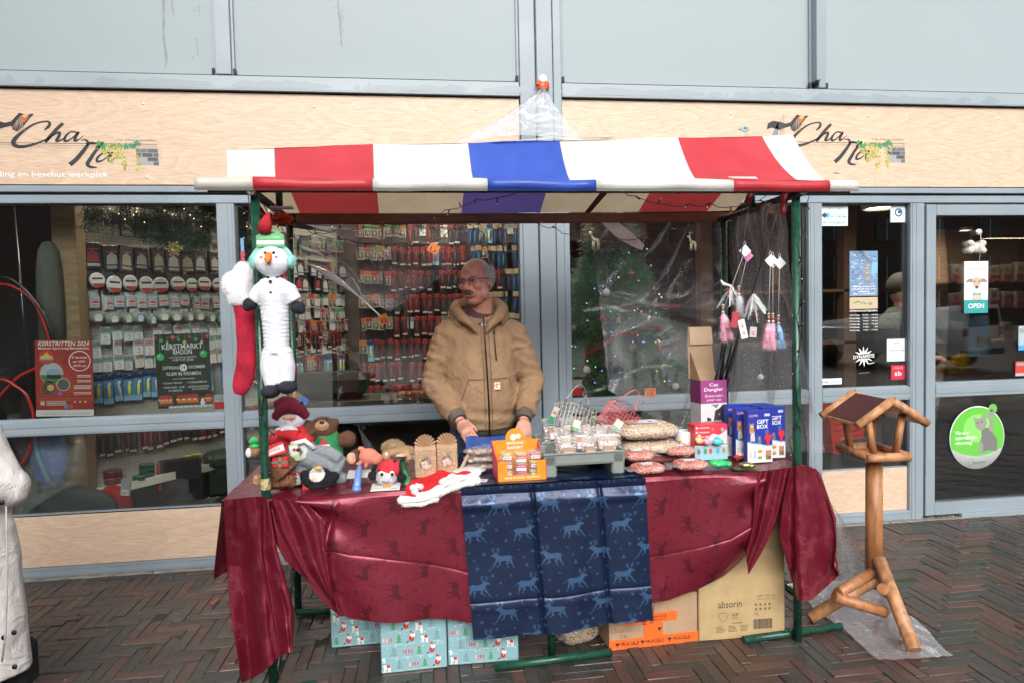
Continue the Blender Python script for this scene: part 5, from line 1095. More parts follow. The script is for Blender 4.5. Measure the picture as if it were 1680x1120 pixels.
def snowposter(x0,y0,x1,y1,lab,seed):
    t,w,h=sheet('poster',lab,'poster',x0,y0,x1,y1,GY,(.16,.27,.42));X=lambda u:(u-.5)*w;Zp=lambda v:(.5-v)*h;r=random.Random(seed);m=MB();n=0
    for k in range(420):
        u,v=r.random(),r.random();n+=1;warm=r.random()<max(0,.75-abs(u-.62)*2.2-abs(v-.6));c=r.choice([(.65,.3,.15),(.7,.42,.25),(.5,.22,.15)])if warm else r.choice([(.3,.45,.62),(.12,.22,.38),(.5,.6,.7),(.2,.33,.5),(.08,.12,.2)])
        s_=r.uniform(.006,.022)*(1 if not warm else.7);a=r.uniform(0,3);px,pz=X(min(.97,max(.03,u))),Zp(min(.97,max(.03,v)))
        px=min(w/2-s_,max(-w/2+s_,px));pz=min(h/2-s_,max(-h/2+s_,pz));m.poly([(px-s_*cos(a),pz-s_*sin(a)*.4),(px,pz-s_*.35),(px+s_*cos(a),pz+s_*sin(a)*.4)],-.0003-n*1e-6,c)
    for k in range(46):z=.12+k*.012;ww=.012+(z-.12)*.16;m.rect(X(.62-ww*r.uniform(.6,1)),Zp(z+.01),X(.62+ww*r.uniform(.6,1)),Zp(z),-.0009-k*1e-6,r.choice([(.35,.22,.15),(.5,.3,.2),(.22,.22,.28),(.6,.45,.35)]))
    for k in range(5):x=r.uniform(0,.5);m.stroke([(X(x),Zp(0)),(X(min(.97,x+r.uniform(.1,.3))),Zp(.12)),(X(min(.97,x+r.uniform(.05,.5))),Zp(.28))],[.006,.004,.002],-.001,(.07,.1,.16))
    m.rect(X(.78),Zp(.5),X(.99),Zp(.25),-.00095,(.2,.45,.7))
    for k,s_ in enumerate(('Gezellig shoppen bij','Cha Na dit jaar, kom','met korting','vanaf 15 December')):m.text(s_,0,Zp(.80+k*.055),.011,-.0016,(.9,.9,.9),'c',fit=w*(.8,.88,.4,.8)[k],bold=.03)
    part('print',m,M_PRINT,t)
snowposter(1394,412,1440,486,'snowy blue tree poster in the sidelight above the opening hours',3);snowposter(1587,517,1623,585,'snowy blue tree poster hanging in the door below the OPEN sign',4)
t,w,h=sheet('sticker','small oak coloured logo sticker above the opening hours','sticker',1394,488,1440,507,GY,(.5,.42,.28));m=MB();m.text('Cha Na',X(.4),Zp(.6),.014,-.0005,BK,'l',fit=w*.4,shear=.4);m.stroke([(X(.12),Zp(.5)),(X(.3),Zp(.35)),(X(.4),Zp(.45))],[.002,.006,.001],-.0005,BK);m.disc(X(.75),Zp(.65),.007,-.0005,(.3,.35,.08));part('print',m,M_PRINT,t)
a=at(1394,514,GY);b=at(1440,514,GY);w=b.x-a.x;dz=at(1394,508,GY).z-at(1394,513,GY).z
m=MB();m.text('OPENINGSTIJDEN:',0,-dz*.8,.012,0,(.8,.8,.78),'l',fit=w,bold=.05)
for k,(d_,tm_)in enumerate((('Maandag:','10.00 - 18.00'),('Dinsdag:','9.00 - 18.00'),('Woensdag:','9.00 - 18.00'),('Donderdag:','9.00 - 18.00'),('Vrijdag:','9.00 -     .00'),('Zaterdag:','9.00 - 17.00'))):z=-dz*(2.1+k*1.0);m.text(d_,0,z,.009,0,(.8,.8,.78),'l',fit=w*.36,bold=.03);m.text(tm_,w,z,.009,0,(.8,.8,.78),'r',fit=w*(.56 if k==0 else.52),bold=.03)
solo('opening_hours_lettering',m,M_PRINT,'white opening hours lettering on the sidelight glass','lettering',(a.x,GY-.0006,at(1394,508,GY).z))
q=at(1417,584,GY);m=MB();m.star(0,0,.072,0,(.85,.85,.8),12,.42);m.rect(-.082,-.016,.082,.016,-.0004,(.03,.03,.03));m.text('DYNAMITE',0,-.012,.024,-.0008,(.85,.85,.8),'c',fit=.155,bold=.03);m.stroke([(.03,-.055),(.075,-.048)],.004,0,(.8,.8,.78));m.text('Available here...',0,-.115,.008,0,(.6,.4,.25),'c',fit=.085);solo('starburst_sticker',m,M_PRINT,'white starburst sticker reading DYNAMITE on the sidelight','sticker',(q.x,GY-.0006,q.z),(0,radians(-3),0))
t,w,h=sheet('sticker','pale naturea sticker at the right edge of the sidelight','sticker',1455,556,1487,592,GY,(.62,.73,.70));m=MB();m.stroke([(-.02,Zp(.22)),(0,Zp(.15)),(.02,Zp(.2))],.004,-.0005,(.1,.12,.1));m.text('Erkend Dealer',0,Zp(.36),.008,-.0005,(.6,.35,.2),'c',fit=w*.7);m.text('naturea',0,Zp(.54),.016,-.0005,(.1,.12,.1),'c',fit=w*.76);m.rect(X(.5),Zp(.77),X(.86),Zp(.75),-.0005,(.4,.5,.5));part('print',m,M_PRINT,t)
t,w,h=sheet('sticker','red square sticker with white initials below the naturea sticker','sticker',1462,598,1485,622,GY,(.5,.03,.06));m=MB();m.text('erkend',0,Zp(.16),.006,-.0005,(.8,.7,.7),'c',fit=w*.6);m.text('leerbedrijf',0,Zp(.26),.006,-.0005,(.8,.7,.7),'c',fit=w*.7);m.text('sb',0,Zp(.72),.034,-.0005,(.85,.8,.8),'c',fit=w*.5,bold=.03);part('print',m,M_PRINT,t)
t,w,h=sheet('sticker','white strip PINNEN JA GRAAG low on the sidelight glass','sticker',1345,620,1381,630,GY,(.72,.74,.78));m=MB();m.text('PINNEN',X(.04),Zp(.78),.014,-.0005,(.03,.1,.3),'l',fit=w*.38,bold=.03);m.text('JA GRAAG',X(.48),Zp(.78),.014,-.0005,(.08,.4,.75),'l',fit=w*.48,bold=.03);part('print',m,M_PRINT,t)
# hanging OPEN sign on the door
DY=FY-.014
t,w,h=sheet('open_sign','hanging card sign with a greyhound in bow tie reading OPEN on the door','sign',1582,429,1621,514,DY-.004,(.72,.73,.72),pn='card')
m=MB();m.rect(X(0),Zp(1),X(1),Zp(.745),-.0004,(.03,.30,.30));m.text('OPEN',0,Zp(.905),.034,-.0008,(.85,.85,.85),'c',fit=w*.66,bold=.03);m.text('Amanova',0,Zp(.17),.022,-.0006,(.35,.3,.28),'c',fit=w*.72)
FWN=(.52,.40,.30)
m.poly([(X(.3),Zp(.745)),(X(.34),Zp(.66)),(X(.42),Zp(.6)),(X(.62),Zp(.6)),(X(.72),Zp(.68)),(X(.78),Zp(.745))],-.0006,(.55,.47,.4));m.poly([(X(.33),Zp(.35)),(X(.45),Zp(.31)),(X(.58),Zp(.31)),(X(.70),Zp(.35)),(X(.68),Zp(.45)),(X(.60),Zp(.56)),(X(.46),Zp(.56)),(X(.37),Zp(.45))],-.0008,FWN)
m.poly([(X(.35),Zp(.34)),(X(.2),Zp(.33)),(X(.07),Zp(.38)),(X(.1),Zp(.41)),(X(.22),Zp(.40)),(X(.34),Zp(.41))],-.0009,(.3,.21,.16));m.poly([(X(.68),Zp(.34)),(X(.82),Zp(.33)),(X(.96),Zp(.38)),(X(.92),Zp(.41)),(X(.8),Zp(.40)),(X(.69),Zp(.41))],-.0009,(.3,.21,.16))
m.disc(X(.52),Zp(.52),w*.09,-.001,(.7,.65,.6));m.disc(X(.52),Zp(.50),w*.065,-.0012,(.04,.05,.07),w*.055);m.disc(X(.43),Zp(.39),w*.03,-.0011,(.04,.03,.02));m.disc(X(.62),Zp(.39),w*.03,-.0011,(.04,.03,.02));m.poly([(X(.36),Zp(.60)),(X(.52),Zp(.625)),(X(.7),Zp(.60)),(X(.7),Zp(.66)),(X(.52),Zp(.64)),(X(.36),Zp(.66))],-.0013,(.1,.4,.4));part('print',m,M_PRINT,t)
a=at(1602,408,DY-.01);wb=MB();c=(.55,.56,.50);wb.ell((0,0,0),(.062,.022,.036),c);wb.ell((-.045,0,.03),.024,c);wb.ell((.045,0,.03),.024,c);wb.ell((-.05,0,-.02),.022,c);wb.ell((.05,0,-.02),.022,c);wb=fuse(wb,.005,5,c);solo('plush_bone',fuzz(wb,500,.005),M_PLUSH,'small white plush hanging above the OPEN sign','plush toy',(a.x,a.y,a.z+.005))
m=MB();a=at(1605,381,DY-.01);e=at(1601,428,DY-.01);m.lathe([(0,0),(.022,.002),(.02,.012),(.008,.016),(0,.02)],(0,0,0),(.6,.63,.63),16,(pi/2,0,0));m.tube([(0,-.015,0),(-.004,-.03,-.06),(e.x-a.x,-.03,e.z-a.z)],.002,(.6,.6,.6),5);solo('suction_hook',m,M_GLOSS,'clear suction cup with cord holding the OPEN sign','hook',a)
# kitten sticker
a,b=at(1558,717,DY),at(1648,717,DY);R_=(b.x-a.x)/2;Rz=(at(1603,666,DY).z-at(1603,769,DY).z)/2;c0=at(1603,717,DY);kt=thing('kitten_sticker','large round green sticker with a grey kitten raising its paw on the door','sticker',(c0.x,DY,c0.z))
m=MB();m.lathe([(0,0),(R_,0),(R_,.001),(0,.001)],(0,.0005,0),(.75,.78,.75),48,(pi/2,0,0));m.v=[(x,y,z*Rz/R_)for x,y,z in m.v];part('sticker_disc',m,M_PRINT,kt)
m=MB();nseg=40;pts=[(R_*.97*cos(a_),Rz*.97*sin(a_))for a_ in np.linspace(-.28,pi+.28,nseg)];pts=pts+[(x,-Rz*(.58-.0*x)-.0+Rz*.30*(x/R_)**2)for x in np.linspace(-R_*.9,R_*.9,14)];m.poly(pts,-.0014,(.12,.48,.06))
m.disc(R_*.56,Rz*.90,R_*.16,-.0012,(.12,.48,.06));m.disc(R_*.0,Rz*.3,R_*.5,-.0015,(.22,.60,.12),Rz*.45)
GK=(.17,.17,.16);GL_=(.27,.27,.25)
def kp(P,c,d):m.poly([(x*R_,z*Rz)for x,z in P],-.0018-d*1e-4,c)
kp([(.05,-.48),(.08,-.2),(.16,.05),(.14,.25),(.3,.3),(.5,.3),(.58,.1),(.72,-.05),(.74,-.35),(.70,-.46),(.42,-.42),(.2,-.48)],GK,0)
kp([(-.10,.50),(-.16,.66),(.0,.60),(.12,.62),(.26,.80),(.30,.62),(.34,.45),(.28,.28),(.10,.22),(-.06,.32)],GL_,1);kp([(.42,.2),(.44,.5),(.40,.72),(.46,.92),(.58,.94),(.64,.78),(.56,.6),(.60,.3),(.56,.15)],GL_,2);kp([(.05,-.44),(.07,-.2),(.18,-.1),(.22,-.3),(.22,-.46),(.12,-.5)],GL_,2)
for x,z in((.0,.47),(.16,.49)):m.disc(x*R_,z*Rz,R_*.035,-.0024,(.25,.2,.05));m.disc(x*R_,z*Rz,R_*.018,-.0025,(.02,.02,.02))
m.disc(.07*R_,.38*Rz,R_*.02,-.0025,(.3,.15,.14));m.disc(.51*R_,.84*Rz,R_*.05,-.0025,(.12,.08,.08))
for k,s_ in enumerate(('Wie wil er','supermakkelijke','ontworming?')):m.text(s_,-R_*.80,Rz*(.12-k*.16),R_*.13,-.0026,(.85,.9,.85),'l',fit=R_*(.5,.8,.62)[k],bold=.02)
m.text('vetoquinol',R_*.05,-Rz*.82,R_*.10,-.0026,(.1,.3,.25),'c',fit=R_*.5);m.ring(-.22*R_,-Rz*.77,R_*.10,R_*.108,-.0026,(.1,.3,.25));part('print',m,M_PRINT,kt)
for(x0,y0,x1,y1,c,lab)in((1671,535,1684,574,(.35,.45,.5),'blue and grey sticker strip at the right edge of the door'),(1666,592,1682,616,(.55,.05,.04),'red and grey label low at the right edge of the door glass')):
    t,w,h=sheet('sticker',lab,'sticker',x0,y0,x1,y1,DY-.001,c);m=MB();m.rect(X(.1),Zp(.3),X(.9),Zp(.1),-.0005,(.3,.3,.3));m.rect(X(0),Zp(1),X(1),Zp(.8),-.0005,(.05,.35,.7)if y0<560 else(.4,.4,.4));part('print',m,M_PRINT,t)
# small tags in the windows
for(x0,y0,x1,y1,rot,lab,s1,s2)in((1058,636,1076,650,0,'orange price sticker on the transom below the tree','DIVERSE','9.95'),(703,400,720,416,.6,'orange price tag left of the shopkeeper head','','U'),(621,516,637,532,-.35,'orange price tag at the tip of the folded plastic','','KE')):
    t,w,h=sheet('price_tag',lab,'price tag',x0,y0,x1,y1,(FY-.034)if y0>600 else 4.02,(.75,.20,.02),rot=rot);m=MB()
    if s1:m.text(s1,0,h*.12,h*.3,-.0006,(.03,.02,.02),'c',fit=w*.85,bold=.03)
    m.text(s2,0,-h*.38,h*.45,-.0006,(.03,.02,.02),'c',fit=w*.6,bold=.04);part('print',m,M_PRINT,t)
t,w,h=sheet('label_card','grey and red product label in the window corner behind the wire basket','label',938,622,955,648,GI+.01,(.4,.4,.4));m=MB();m.rect(X(0),Zp(1),X(1),Zp(.5),-.0005,(.6,.02,.02));m.text('VERVALTER',0,Zp(.3),.006,-.0006,(.1,.1,.1),'c',fit=w*.8);part('print',m,M_PRINT,t)
t,w,h=sheet('label_card','grey and red product label at the right edge of the left window','label',352,646,371,674,GI+.01,(.4,.42,.42));m=MB();m.rect(X(0),Zp(.85),X(1),Zp(.45),-.0005,(.6,.02,.02));m.text('VERVALTER',0,Zp(.3),.006,-.0006,(.1,.1,.1),'c',fit=w*.8);part('print',m,M_PRINT,t)
# ================================================= people
def loft(m,secs,col=(.5,.5,.5),seg=20,cap=True):
    vs=[]
    for cx,cy,z,rx,ry in secs:
        for k in range(seg):a=2*pi*k/seg;vs.append((cx+rx*cos(a),cy+ry*sin(a),z))
    n=len(secs);fs=[(i*seg+k,i*seg+(k+1)%seg,(i+1)*seg+(k+1)%seg,(i+1)*seg+k)for i in range(n-1)for k in range(seg)]
    if cap:fs+=[tuple(range(seg-1,-1,-1)),tuple((n-1)*seg+k for k in range(seg))]
    m.add(vs,fs,col,True);return m
def hand(m,wrist,dirv,palmn,side,curl=.5,spread=1.,L=.185,col=None):
    """five fingered hand from the wrist along dirv, palm facing palmn; side=+1 thumb to the left of dirv seen from the back"""
    d=Vector(dirv).normalized();n=Vector(palmn).normalized();n=(n-d*n.dot(d)).normalized();s=d.cross(n)*side;w=Vector(wrist)
    pl=L*.52;pw=L*.215
    m.ell(w+d*pl*.5,(pw,pl*.62,L*.085),(.5,)*3,Matrix((s,d,n)).transposed().to_euler(),14,10);m.ell(w+d*pl*.82,(pw*1.02,pl*.22,L*.075),(.5,)*3,Matrix((s,d,n)).transposed().to_euler(),14,8)
    for k,(o,fl)in enumerate(((-.78,.86),(-.27,1.0),(.25,.94),(.74,.74))):
        b=w+d*pl*(.92-.06*abs(o))+s*pw*o*1.0;FL=L*.46*fl;r=L*.047*(1 if k<3 else.88);P=[b-d*.012,b];a=0;p=b
        for j,q_ in enumerate((.45,.31,.24)):
            a+=curl*(.55,.7,.45)[j]*(1+.12*k);dd=(d*cos(a)+n*sin(a)+s*o*.10*spread).normalized();p=p+dd*FL*q_;P.append(p)
        m.tube(P,[r*1.05,r,r*.95,r*.85,r*.68],(.5,)*3,9)
        m.ell(P[-1],r*.68,(.5,)*3,None,8,6);m.ell(P[1],r*1.12,(.5,)*3,None,8,6)
    tb=w+d*pl*.22-s*pw*.75;t1=tb+(d*.85-s*.32+n*.35).normalized()*L*.16;t2=t1+(d*.85-s*.3+n*.3).normalized()*L*.15;t3=t2+(d*.95-s*.05+n*.35).normalized()*L*.11
    m.tube([tb+s*.01,tb,t1,t2,t3],[L*.07,L*.075,L*.062,L*.054,L*.040],(.5,)*3,9);m.ell(t3,L*.04,(.5,)*3,None,8,6)
    return m
MX,MY=at(786,560,3.58).x,3.58
MAN=thing('person','smiling grey haired man in tan hooded jacket and glasses standing behind the stall table','person',(MX,MY,0))
O_=Vector((MX,MY,0));mq=lambda x,y,Y:at(x,y,Y)-O_
SKN=(.56,.28,.20)
HC=mq(782,464,3.52);HR=Matrix.Translation(HC)@Euler((radians(3),radians(-4),radians(-36))).to_matrix().to_4x4()
hm=MB()
hm.ell((0,.012,.035),(.076,.098,.092),SKN,None,24,16);hm.ell((0,-.020,-.035),(.062,.070,.085),SKN,None,20,14)
hm.ell((0,-.045,-.092),(.036,.032,.026),SKN);hm.ell((0,-.078,.022),(.05,.014,.014),SKN)
hm.ell((-.038,-.062,-.018),(.026,.024,.024),SKN);hm.ell((.038,-.062,-.018),(.026,.024,.024),SKN)
hm.tube([(0,-.084,.018),(0,-.098,-.008),(0,-.112,-.026)],[.009,.011,.014],SKN,10);hm.ell((0,-.108,-.028),(.017,.016,.012),SKN);hm.ell((-.013,-.098,-.032),(.010,.010,.008),SKN);hm.ell((.013,-.098,-.032),(.010,.010,.008),SKN)
hm.ell((0,-.083,-.070),(.026,.012,.007),SKN);hm.ell((0,-.086,-.046),(.030,.012,.007),SKN)
for s in(-1,1):
    hm.ell((s*.076,.014,-.004),(.008,.020,.032),SKN,(0,0,s*.35),12,8);hm.ell((s*.052,-.015,-.060),(.016,.036,.034),SKN);hm.ell((s*.031,-.066,.004),(.018,.016,.012),SKN)
body=MB();body.join(hm,HR)
nb=HR@Vector((0,.02,-.06));body.tube([nb,(nb.x+.008,nb.y+.025,nb.z-.07),(.006,.01,1.40)],[.058,.060,.072],SKN,16)
loft(body,[(0,0,.80,.14,.10),(0,0,.95,.15,.11),(0,0,1.15,.16,.11),(0,0,1.33,.18,.10),(0,0,1.42,.12,.08),(0,0,1.45,.07,.06)],SKN)
SR,ER,WR=mq(734,551,3.58),mq(713,628,3.60),mq(752,686,3.40)
SL,EL,WL=mq(843,551,3.58),mq(871,622,3.60),mq(860,684,3.42)
for s_,e_,w_ in((SR,ER,WR),(SL,EL,WL)):body.tube([(s_.x*.55,s_.y,s_.z+.02),s_,e_,w_,w_+(w_-e_)*.08],[.05,.048,.042,.027,.025],SKN,12)
hand(body,WR+Vector((.006,-.012,-.010)),mq(778,728,3.33)-WR,(.15,.9,-.3),-1,.50,1,.172);hand(body,WL+Vector((0,-.012,-.01)),mq(862,722,3.34)-WL,(-.2,.9,-.3),1,.55,1,.172)
for sx in(-.1,.1):body.tube([(sx*.8,0,.86),(sx,-.01,.48),(sx*1.15,.01,.09),(sx*1.2,-.05,.05),(sx*1.3,-.16,.035)],[.085,.058,.042,.04,.03],SKN,12)
HRi=HR.inverted()
def skincol(p):
    q=HRi@Vector(p)
    if q.z>-.14 and abs(q.x)<.12 and abs(q.y)<.16:
        f=1+.10*nz(p[0]*30,p[2]*30)
        c=[.62*f,.29*f,.22*f]
        if q.y<-.05:
            if abs(q.z+.0605)<.0042 and abs(q.x)<.026:return(.42,.36,.30)
            if abs(q.z+.069)<.006 and abs(q.x)<.030 or(abs(q.z+.048)<.004 and abs(q.x)<.028):return(.36,.10,.09)
            if abs(abs(q.x)-.042)<.018 and-.045<q.z<-.005:c=[.66,.26,.20]
            if abs(q.x)<.016 and q.z<-.008:c=[.66,.26,.20]
        if q.z<-.06 and q.y<.03:c=[k*.86 for k in c]
        return tuple(c)
    return SKN
bm_=fuse(body,.0042,3,SKN,skincol);part('body',bm_,M_SKIN,MAN)
def hp(m,mat,nm,par=MAN,**k):m.xf(HR);return part(nm,m,mat,par,**k)
# hair: grey, thin on top, curly behind the ears
hr_=MB();hr_.ell((0,.022,.038),(.082,.101,.094),(.25,.24,.23),None,26,18)
keep=[];
hv=hr_.v
def hairy(p):
    x,y,z=p;return(y>-.005+.0*abs(x)and z<.085 and z>-.055 and(abs(x)>.03 or y>.05))or(z>=.085 and y>.055)or(abs(x)>.062 and y>-.045 and z>.015)
hr_.f=[f for f in hr_.f if all(hairy(hv[i])for i in f)];hr_.s=[True]*len(hr_.f)
hr_.recol(lambda p,c:(.60,.58,.56));fuzz(hr_,5200,.012,.0018,None,lambda p:p[2]<.105,.2);fuzz(hr_,500,.012,.002,(.35,.33,.31));hp(hr_,M_FABRIC,'hair')
mo=MB();mo.ell((0,-.098,-.0465),(.027,.006,.0050),(.13,.11,.10));fuzz(mo,600,.0085,.0016,(.16,.14,.13),None,.8)
hp(mo,M_FABRIC,'moustache')
eb=MB()
for s in(-1,1):eb.tube([(s*.014,-.091,.027),(s*.032,-.090,.0305),(s*.052,-.077,.026)],[.002,.0028,.0015],(.20,.15,.12),6)
fuzz(eb,260,.006,.0014,(.26,.21,.18),None,.1);hp(eb,M_FABRIC,'eyebrow')
ey=MB()
for s in(-1,1):ey.ell((s*.031,-.0755,.010),(.0115,.008,.0055),(.55,.52,.5),None,12,8);ey.ell((s*.031+(-.003),-.0825,.010),(.005,.002,.0048),(.03,.02,.015),None,10,6)
for s in(-1,1):ey.tube([(s*.031-.013,-.083,.009),(s*.031,-.0855,.0165),(s*.031+.013,-.081,.010)],.0022,(.30,.13,.10),6)
hp(ey,M_GLOSS,'eye')
gm=MB();GB=(.015,.012,.012)
for s in(-1,1):
    c=s*.033;gm.tube([(c-.024,-.101,.020),(c,-.105,.022),(c+.024,-.098,.019)],.0021,GB,6);gm.tube([(c-.024,-.101,.019),(c-.022,-.101,-.004),(c,-.103,-.010),(c+.022,-.098,-.004),(c+.024,-.098,.018)],.0009,(.2,.2,.2),5)
    gm.tube([(s*.057,-.098,.018),(s*.078,-.06,.016),(s*.084,.005,.012),(s*.084,.022,-.002)],.0020,GB,6)
gm.tube([(-.009,-.103,.014),(0,-.106,.016),(.009,-.103,.014)],.0016,GB,6);hp(gm,M_GLOSS,'glasses')
ln=MB()
for s in(-1,1):ln.add([(s*.033-.022,-.102,-.004),(s*.033+.022,-.099,-.004),(s*.033+.023,-.099,.017),(s*.033-.023,-.102,.018)],[(0,1,2,3)])
hp(ln,film('lens',base=.04,frost=.0,rough=.02,edge=.6),'lens')
# jacket
TAN=(.29,.178,.098)
jk=MB()
loft(jk,[(.004,.0,.865,.165,.135),(.004,0,.90,.182,.145),(.002,-.005,1.0,.19,.155),(0,-.005,1.15,.198,.150),(0,0,1.28,.208,.140),(.0,.0,1.34,.192,.128),(.0,.005,1.39,.160,.112),(0,.01,1.43,.125,.095),(0,.01,1.455,.095,.085)],TAN,26)
for s_,e_,w_ in((SR,ER,WR),(SL,EL,WL)):
    d_=(w_-e_);P=[Vector((s_.x*.7,s_.y,s_.z+.0)),s_+Vector((0,0,.01)),s_.lerp(e_,.5),e_,e_.lerp(w_,.35),e_.lerp(w_,.72),w_-d_*.10]
    jk.tube(P,[.074,.076,.074,.070,.066,.059,.054],TAN,16);jk.ell(e_,.072,TAN);jk.ell(s_+Vector((-.02 if s_.x>0 else.02,0,.004)),.086,TAN)
nk=Vector((.004,.012,1.452))
for k in range(18):
    a=2*pi*k/18;back=.5+.5*sin(a);jk.ell((nk.x+.108*cos(a),nk.y+.078*sin(a)+.02*back,nk.z+.004+.020*back-.030*(1-back)),(.034+.010*back,.032+.018*back,.030+.012*back),TAN,None,10,8)
jk.ell((0,.10,1.44),(.12,.06,.065),TAN)
hd_=MB()
hp_=[(-.016,-.150,1.372),(-.045,-.138,1.408),(-.092,-.092,1.450),(-.125,-.01,1.490),(-.105,.075,1.512),(0,.125,1.512),(.11,.075,1.512),(.128,-.01,1.490),(.096,-.092,1.450),(.052,-.138,1.408),(.026,-.150,1.372)]
hd_.tube([Vector(p[:3])for p in hp_],[.008,.020,.028,.034,.042,.050,.042,.034,.028,.020,.008],TAN,12)
hd_.tube([Vector((p[0]*1.12,p[1]+.02,p[2]-.035))for p in hp_[2:-2]],[.02,.03,.038,.045,.038,.03,.02],TAN,12)
from mathutils import noise as _n
def wr(p):
    x,y,z=p;arm=max(0,min(1,(abs(x)-.15)/.06))*max(0,min(1,(1.40-z)/.08));s=0
    if arm>0:s=arm*(.006*math.sin(z*120+x*60+6*_n.noise(Vector((x*8,y*8,z*8))))*(.5+.5*_n.noise(Vector((x*5,y*5,z*6))))+.015*(.5-abs(_n.noise(Vector((x*9,y*9,z*22))))))
    s+=(1-arm)*(.013*_n.noise(Vector((x*7,y*5,z*5+4)))+.005*_n.noise(Vector((x*22,y*9,z*11)))+(.007*sin(z*90+x*12)*max(0,1-abs(z-.93)/.07)))
    return s
J=fuse(jk,.0075,5,TAN)
ctr=lambda p:Vector((p[0]*.75,p[1]*.2,p[2]))
J.v=[tuple(Vector(p)+(Vector(p)-ctr(p)).normalized()*wr(p))for p in J.v]
J.recol(lambda p,c:tuple(k*(1+.14*nz(p[0]*9,p[2]*9))for k in TAN));part('jacket',J,M_JACKET,MAN)
HD=fuse(hd_,.007,3,TAN);HD.v=[(x+.004*_n.noise(Vector((x*30,y*30,z*20))),y,z+.006*_n.noise(Vector((x*22,y*22,z*12))))for x,y,z in HD.v];part('hood',HD,M_JACKET,MAN)
def fy(x,z):
    best=0
    rx=np.interp(z,[.865,.9,1.0,1.15,1.3,1.38,1.43],[.165,.182,.19,.198,.212,.205,.16]);ry=np.interp(z,[.865,.9,1.0,1.15,1.3,1.38,1.43],[.135,.145,.160,.155,.140,.125,.105]);t=max(0,1-(x/rx)**2)
    return-ry*sqrt(t)-.0035
def seam(P,w,c,nm,mat=M_JACKET,off=.004):
    m=MB();q=[]
    for a,b in zip(P[:-1],P[1:]):
        for k in range(8):t=k/8;q.append((lerp(a[0],b[0],t),lerp(a[1],b[1],t)))
    q.append(P[-1]);m.tube([(x,fy(x,z)-off,z)for x,z in q],w,c,6);return part(nm,m,mat,MAN)
lx=lambda px:mq(px,600,3.43).x;lz=lambda py:mq(800,py,3.43).z
seam([(lx(796),lz(521)),(lx(798),lz(590)),(lx(800),lz(650)),(lx(801),lz(714))],.0042,(.045,.035,.028),'zip',M_METAL)
seam([(lx(802.5),lz(525)),(lx(805),lz(600)),(lx(806),lz(714))],.0016,(.13,.085,.05),'zip_placket');seam([(lx(790),lz(535)),(lx(793),lz(600)),(lx(795),lz(714))],.0014,(.13,.085,.05),'zip_placket')
seam([(lx(812),lz(545)),(lx(815),lz(591))],.0032,(.05,.04,.03),'chest_zip',M_METAL);seam([(lx(813),lz(542)),(lx(813),lz(549))],.005,(.02,.02,.02),'zip_pull',M_METAL)
seam([(lx(768),lz(621)),(lx(796),lz(621))],.0014,(.12,.08,.045),'pocket_seam');seam([(lx(768),lz(621)),(lx(754),lz(660)),(lx(752),lz(690))],.0018,(.11,.07,.04),'pocket_seam')
seam([(lx(806),lz(621)),(lx(836),lz(621)),(lx(850),lz(660))],.0014,(.12,.08,.045),'pocket_seam')
a=(lx(810),lz(639));b=(lx(820),lz(627));y_=fy(lx(815),lz(633))-.007;m=MB();m.box(a[0],y_,a[1],b[0],y_+.004,b[1],(.72,.70,.66),.001);cx,cz=(a[0]+b[0])/2,(a[1]+b[1])/2
m.disc(cx+.001,cz+.003,.0115,y_-.0006,(.75,.27,.03));m.disc(cx+.006,cz+.002,.0065,y_-.001,(.72,.70,.66));m.disc(cx+.009,cz+.009,.004,y_-.0014,(.75,.27,.03));m.text('carhartt',cx,cz-.015,.0045,y_-.0006,(.1,.08,.06),'c',fit=.026);part('chest_label',m,M_FABRIC,MAN)
CF=(.105,.088,.070)
for e_,w_ in((ER,WR),(EL,WL)):
    m=MB();d_=(w_-e_).normalized();P=[w_-d_*.045+d_*.007*k for k in range(9)];m.tube(P,[.047-.0008*k+(.0012 if k%2 else 0)for k in range(9)],CF,22);part('cuff',m,M_FABRIC,MAN)
m=MB()
for z0 in np.linspace(.845,.885,6):loft(m,[(.004,0,z0,.158,.130),(.004,0,z0+.006,.160,.133)],CF,26,False)
part('hem_band',m,M_FABRIC,MAN)
# shirt collar: dark plaid with white tee
m=MB();loft(m,[(.004,-.012,1.40,.080,.082),(.003,-.006,1.455,.076,.074),(.002,.004,1.50,.072,.064)],(.03,.045,.08),24,False);m.recol(lambda p,c:(.03,.045,.08)if int(p[2]*120)%2 else(.09,.04,.05));part('shirt_collar',m,M_FABRIC,MAN)
m=MB();loft(m,[(.012,-.070,1.405,.030,.024),(.012,-.060,1.43,.034,.026),(.014,-.048,1.462,.036,.026)],(.55,.55,.56),14,False);part('t_shirt',m,M_FABRIC,MAN)
m=MB();loft(m,[(0,0,.80,.155,.11),(0,0,.88,.158,.12)],(.02,.035,.07))
for sx in(-.095,.095):m.tube([(sx*.8,0,.87),(sx,-.01,.5),(sx*1.1,.01,.07)],[.095,.075,.062],(.02,.035,.07),14)
part('jeans',fuse(m,.012,4,(.02,.035,.07)),M_FABRIC,MAN)
for sx in(-.115,.115):m=MB();m.ell((sx,-.06,.045),(.05,.14,.045),(.03,.02,.015));m.box(sx-.045,-.19,0,sx+.045,.07,.02,(.02,.02,.02),.01);part('shoe',m,M_PLAST,MAN)

